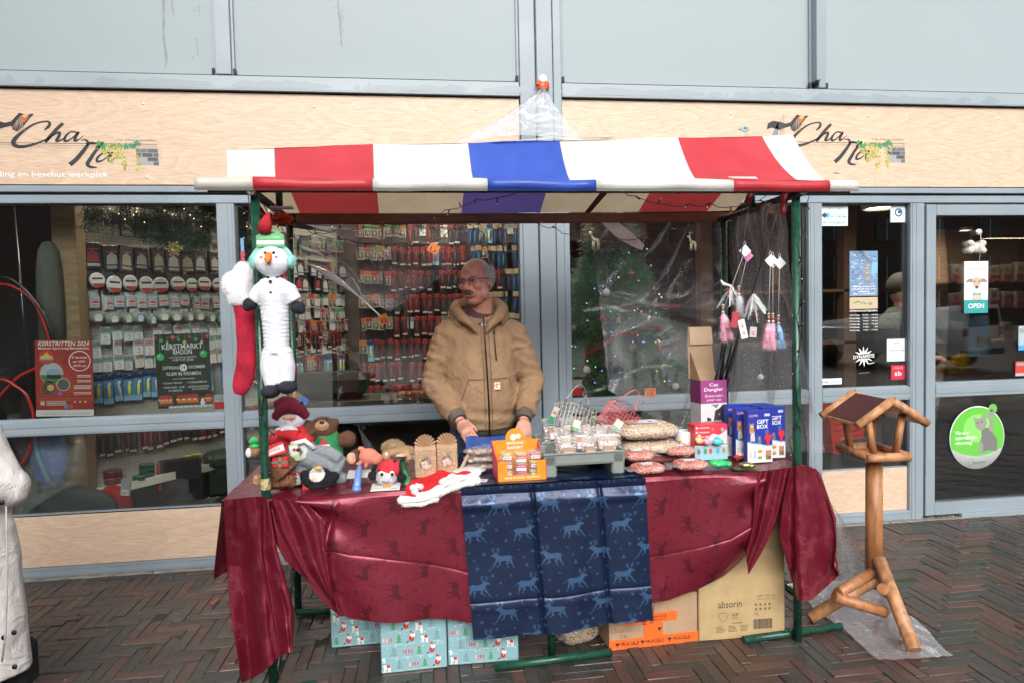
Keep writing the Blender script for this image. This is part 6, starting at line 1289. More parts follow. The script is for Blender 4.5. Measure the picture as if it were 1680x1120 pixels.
# passer-by in the white coat at the left edge
CX,CY=-1.80,2.62
WC=thing('person','passer-by in a long off-white coat, cut off by the left edge of the photo','person',(CX,CY,0));O2=Vector((CX,CY,0));cq=lambda x,y,Y=CY:at(x,y,Y)-O2
b2=MB();b2.ell((0,-.01,1.56),(.075,.095,.115),SKN);b2.tube([(0,0,1.48),(0,0,1.38)],.055,SKN);loft(b2,[(0,0,.8,.15,.1),(0,0,1.1,.15,.1),(0,0,1.36,.18,.1),(0,0,1.42,.08,.06)],SKN);b2.tube([(0,-.10,1.55),(0,-.115,1.54)],.012,SKN)
SH=Vector((.12,0,1.28));EB=cq(8,800);HN=Vector((EB.x-.09,-.26,.86));b2.tube([SH,EB,HN],[.045,.04,.026],SKN);hand(b2,HN,(-.4,-.6,-.4),(0,0,-1),1,.5);b2.tube([(-.19,0,1.33),(-.26,.0,1.05),(-.2,-.22,.95)],[.045,.04,.026],SKN);hand(b2,(-.2,-.22,.95),(.3,-.6,-.2),(0,0,-1),-1,.5)
for sx in(-.09,.09):b2.tube([(sx,0,.85),(sx,0,.45),(sx,.01,.08),(sx,-.14,.035)],[.08,.055,.04,.03],SKN)
part('body',fuse(b2,.006,3,SKN),M_SKIN,WC)
cw=MB();WH=(.60,.57,.55)
xr=lambda y:cq({700:2,760:16,830:36,900:40,980:42,1060:46,1100:22}[y],y).x
loft(cw,[(0,0,.20,.33,.17),(0,0,.40,.325,.17),(-.0,0,.62,.315,.165),(0,0,.80,.285,.15),(0,0,1.0,.205,.14),(0,0,1.2,.17,.13),(0,0,1.34,.15,.12),(0,0,1.42,.12,.1),(0,0,1.46,.09,.09)],WH,26)
cw.tube([SH,SH.lerp(EB,.5),EB,EB.lerp(HN,.6),EB.lerp(HN,.9)],[.07,.072,.074,.066,.058],WH,16);cw.ell(EB,.078,WH);cw.tube([(-.19,0,1.33),(-.26,0,1.05),(-.21,-.18,.96)],[.08,.07,.055],WH,14)
C_=fuse(cw,.009,5,WH)
cut=[]
C_.v=[tuple(Vector(p)+Vector((1 if p[0]>0 else-1,-.3,0)).normalized()*(.012*_n.noise(Vector((p[0]*5,p[1]*5,p[2]*2.2)))+.010*_n.noise(Vector((p[0]*12,p[1]*12,p[2]*7)))+.006*sin(p[2]*70+p[1]*30)*max(0,1-abs(p[2]-.80)/.12)))for p in C_.v]
part('coat',C_,M_JACKET,WC)
m=MB()
for x,y in((3,824),(23,1037),(6,1045),(24,1093)):
    p=cq(x,y,CY-.14);m.ell(p,(.009,.006,.009),(.03,.03,.03),None,10,6);part('snap_button',m,M_METAL,WC);m=MB()
m=MB();q_=cq(24,1060,CY-.16);m.tube([cq(10,830,CY-.155),cq(12,930,CY-.17),cq(9,1040,CY-.175),cq(3,1085,CY-.17)],.003,(.42,.40,.38),6);part('coat_seam',m,M_JACKET,WC)
m=MB();m.tube([(0,0,1.6),(0,.02,1.68)],[.09,.05],(.05,.035,.025),12);part('hair',m,M_FABRIC,WC)
for sx in(-.09,.11):m=MB();m.tube([(sx,0,.6),(sx,0,.3),(sx,.02,.06)],[.085,.07,.06],(.012,.012,.016),12);part('trouser_leg',m,M_FABRIC,WC)
for sx in(-.09,.12):m=MB();m.ell((sx,-.05,.04),(.045,.13,.04),(.01,.01,.01));part('shoe',m,M_PLAST,WC)
p=cq(46,1030,CY+.16);m=MB();m.box(p.x-.25,p.y-.06,.06,p.x+.010,p.y+.06,.24,(.012,.012,.015),.02);m.tube([(p.x-.2,p.y,.24),(p.x-.18,p.y,.7),(p.x-.14,p.y,.24)],.008,(.012,.012,.015));solo('shopping_bag',m,M_FABRIC,'black bag carried beside the white coat','bag',O2)
# customer inside the shop, reaching with a yellow toy
UX,UY=at(1478,500,5.0).x,5.0
SC=thing('person','customer in an olive top seen through the door glass, reaching out an arm','person',(UX,UY,0));O3=Vector((UX,UY,0));sq=lambda x,y,Y=UY:at(x,y,Y)-O3
b3=MB();b3.ell((0,0,1.58),(.08,.1,.12),SKN);b3.tube([(0,0,1.5),(0,0,1.38)],.055,SKN);loft(b3,[(0,0,.8,.15,.1),(0,0,1.1,.15,.1),(0,0,1.34,.18,.1),(0,0,1.42,.08,.06)],SKN)
sh=sq(1515,505);el=sq(1560,552,4.9);hd=sq(1625,558,4.78);b3.tube([sh,el,hd],[.045,.04,.026],SKN);hand(b3,hd,(1,-.25,-.18),(0,0,-1),-1,.35)
sh2=sq(1500,510,4.9);el2=sq(1520,585,4.75);hd2=sq(1548,590,4.6);b3.tube([sh2,el2,hd2],[.045,.04,.028],SKN);hand(b3,hd2,(.8,-.3,-.35),(0,.2,-1),1,.9)
for sx in(-.09,.09):b3.tube([(sx,0,.85),(sx,0,.45),(sx,.01,.08),(sx,-.14,.035)],[.08,.055,.04,.03],SKN)
part('body',fuse(b3,.006,3,SKN),M_SKIN,SC)
OL=(.035,.04,.03);m=MB();loft(m,[(0,0,.80,.2,.15),(0,0,1.0,.2,.15),(0,0,1.3,.22,.15),(0,0,1.4,.14,.1),(0,0,1.45,.08,.08)],OL);m.tube([sh,el,el.lerp(hd,.8)],[.085,.07,.05],OL,14);m.tube([sh2,el2,el2.lerp(hd2,.6)],[.085,.075,.055],(.20,.08,.03),14);part('top',fuse(m,.012,5,OL,lambda p:OL),M_JACKET,SC)
m=MB();m.ell((0,.01,1.62),(.10,.115,.11),(.012,.009,.008));part('hair',m,M_FABRIC,SC);m=MB();loft(m,[(0,0,.05,.14,.1),(0,0,.5,.15,.12),(0,0,.85,.18,.13)],(.015,.018,.03));part('trousers',m,M_FABRIC,SC)
yq=at(1566,598,4.58);yt=thing('yellow_toy','yellow plastic box toy held by the customer behind the door','toy',yq,(0,radians(-18),0));m=MB();m.box(-.085,-.04,-.055,.085,.04,.03,(.72,.42,.02),.01);m.box(.02,-.045,.0,.12,.045,.055,(.75,.45,.02),.012);part('box_shell',m,M_GLOSS,yt);m=MB();m.disc(-.02,-.02,.012,-.0415,(.03,.02,.01));part('hole',m,M_DARK,yt)
# ================================================= goods on the table
TT=TZ+.006
def tp(x,y,z=TT):return atz(x,y,z)
rg=random.Random(99)
def plush(name,lab,loc,rot,prims,col,colfn=None,voxel=.005,nf=2500,fl=.008,extra=(),cat='plush toy',droop=.3,mat=None):
    t=thing(name,lab,cat,loc,rot);m=MB()
    for p in prims:
        if p[0]=='e':m.ell(p[1],p[2],col,p[3]if len(p)>3 else None)
        else:m.tube(p[1],p[2],col,12);m.ell(p[1][0],p[2][0]if isinstance(p[2],(list,tuple))else p[2],col);m.ell(p[1][-1],p[2][-1]if isinstance(p[2],(list,tuple))else p[2],col)
    b=fuse(m,voxel,4,col,colfn)
    if nf:fuzz(b,nf,fl,None,None,None,droop)
    part('body',b,mat or M_PLUSH,t)
    for nm,mm,mt in extra:part(nm,mm,mt,t)
    return t
def eyes(P,r=.005,c=(.01,.01,.01)):
    m=MB()
    for p in P:m.ell(p,r,c,None,10,7)
    return m
# --- hanging snowman plush
q=at(449,440,2.66);WS=(.74,.76,.82)
sn=thing('snowman_plush','long white snowman plush with mint earmuffs hanging on the left front post','plush toy',(q.x,2.64,q.z))
k=1/(1100/2.62)
def s_(x,y,d=0.):return((x-449)*k,-d,(440-y)*k)
m=MB();m.ell(s_(449,430),(28*k,.054,24.5*k),WS);m.tube([s_(449,458),s_(449,480),s_(450,505),s_(451,540),s_(451,575)],[.045,.062,.052,.048,.046],WS,18)
m.tube([s_(446,470),s_(428,480),s_(418,492)],[.042,.036,.028],WS);m.tube([s_(452,470),s_(474,480),s_(482,494)],[.042,.036,.028],WS)
m.tube([s_(444,572),s_(439,598),s_(443,626)],[.040,.036,.030],WS,14);m.tube([s_(458,572),s_(464,598),s_(464,624)],[.040,.036,.030],WS,14)
b=fuse(m,.0045,4,WS)
b.v=[(x+(.0016*sin(z*420+3*sin(x*40))if z<s_(0,492)[2]and z>s_(0,578)[2]else 0)*(1 if x>0 else-1),y+(.0009*sin(z*380+x*90+5*nz(x*20,z*20))if s_(0,578)[2]<z<s_(0,492)[2]and abs(x)<.055 else 0),z)for x,y,z in b.v]
part('body',b,M_FABRIC,sn)
for x,y in((413,497),(486,504)):
    m=MB();m.ell(s_(x,y),(.028,.024,.024),(.012,.013,.02));m.ell(s_(x+(4 if x>449 else-4),y+4),(.018,.02,.018),(.012,.013,.02));part('mitten',m,M_FABRIC,sn)
for x,y in((441,635),(467,629)):m=MB();m.ell(s_(x,y,.02),(.036,.055,.026),(.012,.014,.028));m.ell(s_(x,y-5),(.027,.028,.024),(.012,.014,.028));part('boot',m,M_FABRIC,sn)
m=MB();m.tube([s_(449+31*sin(a),434-31*cos(a),.004)for a in np.linspace(-1.35,1.35,15)],.009,(.32,.68,.60),8);part('headband',m,M_PLUSH,sn)
for x in(421,478):m=MB();m.ell(s_(x,431),(.016,.030,.026),(.32,.68,.60));part('earmuff',fuzz(m,300,.008),M_PLUSH,sn)
m=MB();m.tube([s_(448,423,.045),s_(448.5,430,.072),s_(448,434,.08)],[.014,.012,.004],(.85,.22,.03),12);m.ell(s_(448,422,.046),.013,(.85,.22,.03));part('carrot_nose',m,M_FABRIC,sn)
m=MB()
for x in(443,455.5):m.ell(s_(x,418,.047),.006,(.01,.01,.01));m.ell(s_(x-1,417,.052),.002,(.8,.8,.8))
for x in(437,459):m.ell(s_(x,425,.047),(.007,.003,.004),(.7,.12,.14))
m.tube([s_(443,435,.048),s_(445,437,.049),s_(450,437,.049),s_(452,435,.048)],.0013,(.02,.02,.02),5);part('face_details',m,M_GLOSS,sn)
for y in(463,480):m=MB();m.ell(s_(450,y,.056),.0065,(.01,.01,.01));part('button',m,M_GLOSS,sn)
m=MB();GT=(.10,.42,.17)
m.poly([s_(x,y)[0::2]for x,y in((428,390),(435,386),(440,383),(449,380),(458,382),(463,385),(470,389),(470,408),(428,408))],-.02,GT);m.rect(*s_(428,404)[0::2],*s_(470,398)[0::2],-.0206,(.78,.8,.76));m.rect(*s_(442,387)[0::2],*s_(456,384)[0::2],-.0206,(.2,.01,.01))
m.text('SNOWMAN FRIENDS',s_(449,0)[0],s_(0,395)[2],.010,-.0208,(.5,.75,.55),'c',fit=.075);m.text('X-mas Time',s_(449,0)[0],s_(0,403)[2],.008,-.0210,(.3,.4,.35),'c',fit=.06)
for x in(432,466):m.disc(*s_(x,391)[0::2],.005,-.0209,(.45,.25,.2))
part('header_card',m,M_PRINT,sn)
m=MB();m.tube([s_(440,383,.01),s_(443,370,.02),s_(447,353,.01)],[.030,.022,.004],(.40,.012,.02),12);part('santa_hat',m,M_FABRIC,sn)
m=MB();m.tube([s_(444,384,.02),s_(447,348,.0)],.0022,(.6,.6,.62),5);m.tube([s_(449,384,.02),s_(447,348,.0)],.0022,(.6,.6,.62),5);part('hanging_loop',m,M_PAPER,sn)
m=MB();a=at(442,340,2.85);m.box(a.x,2.85,a.z-.006,a.x+.09,2.88,a.z+.004,(.30,.2,.24),.002);solo('tape_strip',m,M_PLAST,'greyish tape strip wrapped on the left rafter','tape')
m=MB();gq=at(462,358,3.0)
for kk in range(40):m.tube([gq+Vector((rg.uniform(-.05,.05),rg.uniform(-.03,.03),rg.uniform(-.03,.02)))for _ in range(3)],.002,(.7,.08,.03),4)
m.tube([at(420,345,2.8),at(440,358,2.9),gq],.006,(.7,.08,.03),5);solo('orange_cord_knot',m,M_PAPER,'tangled orange cord tied to the left rafter','cord')
# --- stocking
q=at(400,500,2.74);sk=thing('christmas_stocking','long red velvet stocking with white fur cuff hanging left of the snowman','stocking',(q.x,2.76,q.z))
def k_(x,y,d=0.):return((x-400)*k*1.03,-d,(500-y)*k*1.03)
m=MB();m.tube([k_(396,480),k_(399,520),k_(400,560),k_(398,595),k_(394,615),k_(389,632),k_(385,643)],[.040,.038,.036,.038,.040,.034,.022],(.42,.012,.035),18);st_b=fuse(m,.005,4);st_b.v=[(x,y*.7+.003*sin(z*60+x*30),z)for x,y,z in st_b.v];st_b.recol(lambda p,c:tuple(kk*(1+.35*nz(p[0]*16,p[2]*9,1,2.))for kk in(.40,.010,.035)));part('sock',st_b,M_PLUSH,sk)
m=MB();m.tube([k_(393,500),k_(394,480),k_(396,462),k_(400,440)],[.040,.050,.046,.024],(.75,.75,.77),16);m.ell(k_(384,467),(.046,.035,.050),WS);m.ell(k_(400,452),(.042,.034,.052),WS);m.ell(k_(398,485),(.052,.036,.042),WS);cf=fuse(m,.006,3,(.86,.86,.87));part('fur_cuff',fuzz(cf,7000,.0075,.0016,(.88,.88,.89)),M_FABRIC,sk)
m=MB();m.tube([k_(400,434),k_(399,405),k_(402,392)],.002,(.2,.3,.5),5);m.box(*k_(397,430,.004),*k_(402,394,.002),(.15,.3,.5),0);m.rect(*k_(396.5,430)[0::2],*k_(403,415)[0::2],-.006,(.4,.05,.08));part('swing_tag',m,M_PRINT,sk)
# --- gnome with burgundy hat and red jumper
q=tp(478,800);g_=thing('gnome_plush','bearded Santa gnome plush in burgundy hat leaning behind the teddy bear','plush toy',(at(476,760,3.02).x,3.02,TT));
kk=3.0/1100
def n_(x,y,d=0.):w=at(x,y,3.02-d);return(w.x-g_.location.x,w.y-3.02,w.z-TT)
m=MB();m.ell(n_(478,688),(.058,.05,.042),WS);m.ell(n_(476,697),(.045,.045,.03),WS);bd=fuse(m,.005,3,(.78,.78,.82));part('head',fuzz(bd,900,.008),M_PLUSH,g_)
m=MB();m.ell(n_(474,684,.045),(.030,.012,.012),(.72,.42,.33));m.ell(n_(480,684,.056),.010,(.72,.40,.33));part('face',m,M_FABRIC,g_);part('eye',eyes([n_(473,676,.052),n_(484,674,.050)],.005),M_GLOSS,g_)
BGH=(.16,.008,.025);m=MB();m.tube([n_(453,684),n_(462,672,.02),n_(478,666,.03),n_(494,672,.02),n_(502,683)],[.024,.026,.03,.026,.022],BGH,12);m.tube([n_(476,668),n_(470,660),n_(463,657),n_(458,657)],[.05,.036,.022,.014],BGH,14);m.ell(n_(456,662),.020,BGH);hb2=fuse(m,.005,3,BGH);part('hat',fuzz(hb2,1200,.005),M_PLUSH,g_)
m=MB();m.tube([n_(478,700),n_(482,720),n_(486,760),n_(486,800)],[.05,.07,.085,.09],(.55,.015,.03),16);m.tube([n_(470,706,.02),n_(452,718,.03),n_(440,724,.03)],[.03,.028,.022],(.55,.015,.03));m.tube([n_(490,704,.02),n_(503,728,.05)],[.03,.03],(.55,.015,.03));part('jumper',fuse(m,.006,4,(.55,.02,.035)),M_FABRIC,g_)
m=MB();m.ell(n_(507,736,.06),(.022,.02,.022),(.5,.28,.15));m.ell(n_(437,725,.03),.02,(.5,.28,.15));part('hand',fuzz(m,300,.006),M_PLUSH,g_)
m=MB();m.tube([n_(455,706,.02),n_(478,703,.055),n_(497,712,.03)],.014,(.78,.78,.8),8);part('fur_trim',fuzz(m,500,.008),M_PLUSH,g_)
w=at(490,657,3.06);m=MB();m.box(-.05,0,-.03,.035,.003,.03,(.25,.18,.14));m.rect(.0,-.03,.035,.03,-.0005,(.08,.2,.55));m.poly([(.005,-.015),(.03,-.015),(.03,.0),(.012,.01)],-.001,(.01,.01,.02))
for kq in range(14):m.disc(rg.uniform(-.045,-.005),rg.uniform(-.025,.025),.007,-.0006-kq*1e-5,rg.choice([(.5,.3,.2),(.2,.3,.1),(.5,.5,.4),(.4,.1,.1)]))
solo('header_card',m,M_PRINT,'blue and brown header card behind the burgundy gnome hat','card',w,(0,radians(38),0))
# --- teddy bear in green jumper
tb_=thing('teddy_bear','brown teddy bear in a green Christmas jumper with arm raised','plush toy',(at(535,760,3.05).x,3.05,TT))
def b_(x,y,d=0.):w=at(x,y,3.05-d);return(w.x-tb_.location.x,w.y-3.05,w.z-TT)
BR=(.125,.058,.032);BT=(.55,.33,.20)
m=MB();m.ell(b_(530,702),(.062,.055,.052),BR);m.ell(b_(505,696),.022,BR);m.ell(b_(549,692),.02,BR);m.ell(b_(535,745),(.06,.05,.08),BR);m.tube([b_(517,722),b_(505,712,.03),b_(504,704,.05)],[.03,.034,.034],BR);m.tube([b_(550,724),b_(566,720,.01)],[.03,.034],BR);m.ell(b_(570,719,.01),.036,BR);m.ell(b_(585,747,.09),(.028,.04,.030),BR)
part('body',fuzz(fuse(m,.005,4,BR),5200,.007),M_PLUSH,tb_)
m=MB();m.ell(b_(528,698,.042),(.030,.026,.024),BT);part('muzzle',fuzz(m,400,.005),M_PLUSH,tb_);m=MB();m.ell(b_(528,692,.065),(.011,.006,.007),(.01,.01,.01));m.tube([b_(528,695,.068),b_(528,699,.068)],.001,(.02,.01,.01),4);m.tube([b_(523,698,.066),b_(526,701,.067),b_(531,701,.067),b_(534,697,.066)],.0011,(.02,.01,.01),4);part('nose',m,M_GLOSS,tb_)
part('eye',eyes([b_(517,688,.048),b_(536,686,.048)],.004),M_GLOSS,tb_)
GJ=(.02,.22,.07);m=MB();m.tube([b_(531,712),b_(535,724),b_(537,740),b_(537,760)],[.045,.060,.070,.066],GJ,18);m.tube([b_(548,720,.01),b_(556,718,.012)],[.036,.036],GJ);part('jumper',fuse(m,.006,3,GJ),M_FABRIC,tb_)
m=MB();cx,_,cz=b_(535,721);m.poly([(cx-.020,cz-.006),(cx+.022,cz-.010),(cx-.002,cz+.022)],b_(535,721,.070)[1],(.6,.03,.04));m.rect(cx-.024,cz-.014,cx+.026,cz-.007,b_(535,721,.071)[1],(.8,.8,.8));m.text('Merry',cx-.02,cz+.024,.008,b_(535,721,.071)[1],(.6,.5,.15));part('jumper_print',m,M_PRINT,tb_)
m=MB();m.ell(b_(577,751,.12),(.022,.012,.026),(.62,.36,.24));part('foot_pad',m,M_PLUSH,tb_)
# --- grey koala lying with Santa hat
kz=thing('grey_plush','grey fluffy plush with round white eye patch and Santa hat lying on its side','plush toy',(at(530,780,2.92).x,2.92,TT))
def c_(x,y,d=0.):w=at(x,y,2.92-d);return(w.x-kz.location.x,w.y-2.92,w.z-TT)
GP=(.26,.29,.31);m=MB();m.ell(c_(497,742),(.062,.055,.062),GP);m.tube([c_(510,748),c_(535,757),c_(560,768)],[.05,.055,.05],GP,14);m.tube([c_(518,738,.02),c_(540,742,.03),c_(558,752,.04)],[.026,.028,.024],GP);m.ell(c_(555,785),(.045,.04,.03),GP);m.ell(c_(490,790),(.05,.04,.03),GP);m.tube([c_(488,770),c_(500,785,.02)],[.04,.03],GP)
kb_=fuse(m,.005,4,GP);ex_,ez_=c_(492,737)[0],c_(492,737)[2]
kb_.recol(lambda p,c:((.62,.60,.56)if.020<math.hypot(p[0]-ex_,p[2]-ez_)<.038 and p[1]<-.02 else((.2,.19,.19)if math.hypot(p[0]-ex_,p[2]-ez_)<=.020 and p[1]<-.02 else GP)));part('body',fuzz(kb_,9000,.007,.0012),M_PLUSH,kz)
part('eye',eyes([c_(489,737,.066)],.009),M_GLOSS,kz)
m=MB();m.tube([c_(478,722),c_(495,716),c_(512,724)],[.02,.024,.02],(.6,.02,.03));m.tube([c_(490,716),c_(470,712,-.01),c_(455,712)],[.03,.02,.012],(.6,.02,.03));m2=MB();m2.tube([c_(478,728,.05),c_(500,722,.055),c_(516,735,.04)],.010,(.8,.78,.78),8);part('santa_hat',m,M_FABRIC,kz);part('hat_trim',fuzz(m2,500,.007),M_PLUSH,kz)
m=MB();w=c_(482,742,.07);m.box(-.016,0,-.035,.022,.002,.035,(.4,.55,.3));m.rect(-.012,-.01,.018,.03,-.0006,(.7,.7,.68));m.disc(.004,.012,.007,-.001,(.4,.05,.05));m.xf(Matrix.Translation(w)@Matrix.Rotation(-.15,4,'Y'));part('swing_tag',m,M_PRINT,kz)
# --- brown curly plush at the post
bq=thing('curly_brown_plush','curly brown reindeer plush with red parcel and green antlers beside the left post','plush toy',(at(455,790,2.80).x,2.80,TT))
def d_(x,y,d=0.):w=at(x,y,2.80-d);return(w.x-bq.location.x,w.y-2.80,w.z-TT)
CB_=(.17,.075,.038);m=MB();m.tube([d_(440,752),d_(458,762),d_(470,775)],[.045,.055,.058],CB_,14);m.tube([d_(450,780),d_(450,800,.02)],[.034,.026],CB_);m.tube([d_(474,782),d_(472,798,.02)],[.034,.028],CB_);m.tube([d_(427,780),d_(424,793)],[.026,.022],CB_);m.ell(d_(420,735),(.026,.03,.03),CB_);m.ell(d_(447,748),(.03,.03,.025),CB_)
cb_=fuse(m,.005,3,CB_);cb_.v=[tuple(Vector(p)*(1+.03*nz(p[0]*120,p[2]*120,1,p[1]*90)))for p in cb_.v];tx0=d_(430,790)[0];cb_.recol(lambda p,c:(.40,.22,.11)if p[0]<tx0 else CB_)
bb=MB();bb.join(cb_)
for kq in range(1100):
    i=rg.randrange(len(cb_.v));p=cb_.v[i];bb.ell(p,(.0035,.0035,.0035),tuple(x*rg.uniform(.7,1.4)for x in cb_.c[i]),None,5,3)
part('body',bb,M_PLUSH,bq)
m=MB();w=d_(459,758,.062);m.box(-.030,0,-.020,.030,.012,.020,(.55,.03,.03),.003);m.box(-.004,-.002,-.021,.004,.013,.021,(.08,.28,.16));m.box(-.031,-.002,-.003,.031,.013,.003,(.08,.28,.16));m.xf(Matrix.Translation(w));part('parcel',m,M_FABRIC,bq)
m=MB();m.tube([d_(424,724,.02),d_(416,720,.02),d_(410,726,.02)],[.012,.014,.010],(.04,.42,.12));m.tube([d_(424,724,.02),d_(426,716,.02)],[.012,.007],(.04,.42,.12));m.ell(d_(418,731,.02),(.018,.015,.010),(.04,.42,.12));part('antler',m,M_FABRIC,bq)
m=MB();m.tube([d_(424,720,.03),d_(432,716,.03)],.008,(.6,.02,.03));m.ell(d_(408,742,.02),(.012,.012,.02),(.75,.74,.72));part('hat_trim',m,M_FABRIC,bq)
w=d_(447,738,.085);m=MB();m.box(-.045,0,-.022,.045,.0015,.022,(.72,.70,.68));m.poly([(-.045,.002),(-.045,.022),(.045,.022),(.045,.014)],-.0005,(.6,.03,.05));m.poly([(-.045,-.022),(.045,-.022),(.045,-.012),(-.045,-.018)],-.0005,(.6,.03,.05));m.text('JUNIOR',-.015,-.006,.014,-.0008,(.55,.03,.05),'l',fit=.045,bold=.03);m.disc(-.028,0,.009,-.0008,(.6,.03,.05));m.xf(Matrix.Translation(w)@Matrix.Rotation(radians(-14),4,'Y'));part('swing_tag',m,M_PRINT,bq)
# --- round penguin
pg=thing('penguin_plush','round black penguin plush with white face lying in front of the grey plush','plush toy',(at(523,798,2.84).x,2.84,TT))
def e_(x,y,d=0.):w=at(x,y,2.84-d);return(w.x-pg.location.x,w.y-2.84,w.z-TT)
KB=(.008,.008,.010);m=MB();m.ell(e_(523,783),(.056,.05,.044),KB);m.ell(e_(508,788),(.034,.04,.035),KB);m.ell(e_(538,788),(.034,.04,.035),KB);m.ell(e_(547,780),(.026,.02,.018),KB);m.ell(e_(500,780),(.02,.02,.025),KB);m.ell(e_(521,796,.02),(.04,.03,.02),KB)
fx,fz=e_(522,775)[0],e_(522,775)[2];pb2=fuse(m,.0045,3,KB);pb2.recol(lambda p,c:(.68,.67,.62)if((p[0]-fx)/.031)**2+((p[2]-fz)/.026)**2<1 and p[1]<0 else KB);part('body',fuzz(pb2,2600,.006),M_PLUSH,pg)
m=MB();m.ell(e_(522,767,.052),(.017,.012,.008),(.75,.42,.12));part('beak',m,M_FABRIC,pg)
m=MB();w=e_(514,795,.03);m.poly([(-.045,-.02),(-.01,-.038),(.012,-.03),(-.04,.012)],0,(.55,.03,.03));m.poly([(.03,-.025),(.06,-.032),(.055,-.01)],0,(.7,.68,.66));m.xf(Matrix.Translation(w));part('label',m,M_PRINT,pg)
m=MB();w=at(490,782,2.86);m.box(-.03,0,-.03,.02,.002,.022,(.72,.7,.68));m.rect(-.03,.008,.02,.022,-.0005,(.6,.04,.05));m.text('K',-.005,.010,.010,-.0008,(.8,.8,.8),bold=.03);solo('backing_card',m,M_PRINT,'white and red backing card left of the penguin','card',w,(0,radians(-10),0))
# --- ball throwers with toys
def thrower(pts,w0,c,cup,lab,Y=2.80):
    P=[at(x,y,yy)for x,y,yy in pts];t=thing('ball_thrower',lab,'dog toy',P[0]);m=MB();m.tube([p-P[0]for p in P],w0,c,14);part('handle',m,M_GLOSS,t);m=MB();e=P[-1]-P[0];m.ell(e,(.020,.018,.017),tuple(x*.85 for x in c),None,14,8);part('end_cap',m,M_GLOSS,t);return t
thrower([(591,742,3.0),(590,765,2.88),(587,785,2.78),(585,802,2.745)],[.008,.010,.014,.017],(.16,.28,.62),None,'pale blue ball thrower handle pointing to the table edge');thrower([(660,756,2.96),(665,780,2.86),(670,800,2.78)],[.010,.014,.017],(.02,.26,.09),None,'green ball thrower handle right of the ladybird toy')
ft=thing('orange_plush','small orange fish shaped plush with glittery fin on a card','plush toy',(at(605,765,2.9).x,2.9,TT))
def f_(x,y,d=0.):w=at(x,y,2.9-d);return(w.x-ft.location.x,w.y-2.9,w.z-TT)
OR=(.72,.20,.12);m=MB();m.ell(f_(605,748),(.042,.036,.036),OR);m.ell(f_(592,735),(.014,.012,.010),OR);m.ell(f_(617,752),(.028,.03,.026),OR);m.ell(f_(600,763,.02),(.008,.01,.014),OR);m.ell(f_(588,760,.02),(.012,.01,.008),OR);fb_=fuse(m,.004,3,OR);fxx=f_(612,0)[0];fb_.recol(lambda p,c:(.75,.10,.04)if p[0]>fxx and p[2]>.03 else(.68,.22,.15));part('body',fb_,M_PLUSH,ft)
m=MB();m.box(-.055,-.04,0,.055,.05,.003,(.55,.57,.6));solo('backing_card',m,M_PRINT,'pale card under the orange fish plush','card',(at(592,770,2.9).x,2.89,TT+.025),(radians(8),0,0))
# --- ladybird toy on card
lb=thing('ladybird_toy','red ladybird dog toy with grey smiling face fixed on a white card','plush toy',(at(638,790,2.80).x,2.80,TT))
def h_(x,y,d=0.):w=at(x,y,2.80-d);return(w.x-lb.location.x,w.y-2.80,w.z-TT)
LG=(.50,.50,.55);m=MB();m.ell(h_(634,782,.02),(.044,.038,.036),LG);part('face',fuse(m,.004,2,LG),M_FABRIC,lb)
m=MB();m.ell(h_(640,768),(.052,.05,.040),(.6,.03,.045));sh_=fuse(m,.004,2,(.6,.03,.045));bx=h_(640,0)[0]
def lbc(p):
    x=p[0]-bx
    if abs(x+.012)<.006 or abs(x-.016)<.006:return(.015,.015,.015)
    if math.hypot(x-.036,p[2]-.10)<.008 or math.hypot(x-.034,p[2]-.07)<.006 or math.hypot(x+.034,p[2]-.10)<.007:return(.015,.015,.015)
    return(.6,.03,.045)
sh_.recol(lambda p,c:lbc(p));part('shell',sh_,M_FABRIC,lb)
m=MB();m.tube([h_(617,776),h_(610,780),h_(606,783)],[.016,.02,.012],(.01,.01,.01));m.tube([h_(655,778),h_(662,786)],[.016,.02],(.01,.01,.01));m.tube([h_(616,762),h_(612,772)],[.008,.01],(.01,.01,.01));part('leg',fuzz(m,500,.006),M_PLUSH,lb)
for x in(626,643):
    m=MB();m.ell(h_(x,777,.055),(.011,.004,.013),(.8,.8,.8));part('eye',m,M_GLOSS,lb);m=MB();m.ell(h_(x+.5,777.5,.0585),(.007,.003,.009),(.03,.2,.08));m.ell(h_(x+.5,777.5,.061),(.0045,.002,.006),(.01,.01,.01));part('pupil',m,M_GLOSS,lb)
m=MB();m.tube([h_(627,788,.058),h_(633,791,.060),h_(640,790,.059)],.0012,(.4,.08,.06),4);m.ell(h_(622,786,.052),(.004,.002,.003),(.8,.15,.25));m.ell(h_(648,788,.05),(.004,.002,.003),(.8,.15,.25));m.box(*h_(628,802,.07),*h_(641,794,.065),(.85,.25,.04),.002);part('mouth',m,M_FABRIC,lb)
m=MB();m.box(-.058,-.085,.0,.058,.03,.003,(.74,.73,.70));m.rect(.02,-.070,.05,-.062,0,(.2,.2,.2));mm=MB();mm.box(.02,-.075,.0031,.048,-.068,.0034,(.25,.25,.27));mm.box(-.048,-.06,.0031,.0,-.055,.0034,(.5,.5,.5));mm.box(-.045,.0,.0031,-.03,.012,.0034,(.1,.1,.25));part('backing_card',m,M_PRINT,lb).location=(-.01,-.02,.0);o_=part('card_print',mm,M_PRINT,lb);o_.location=(-.01,-.02,.0)
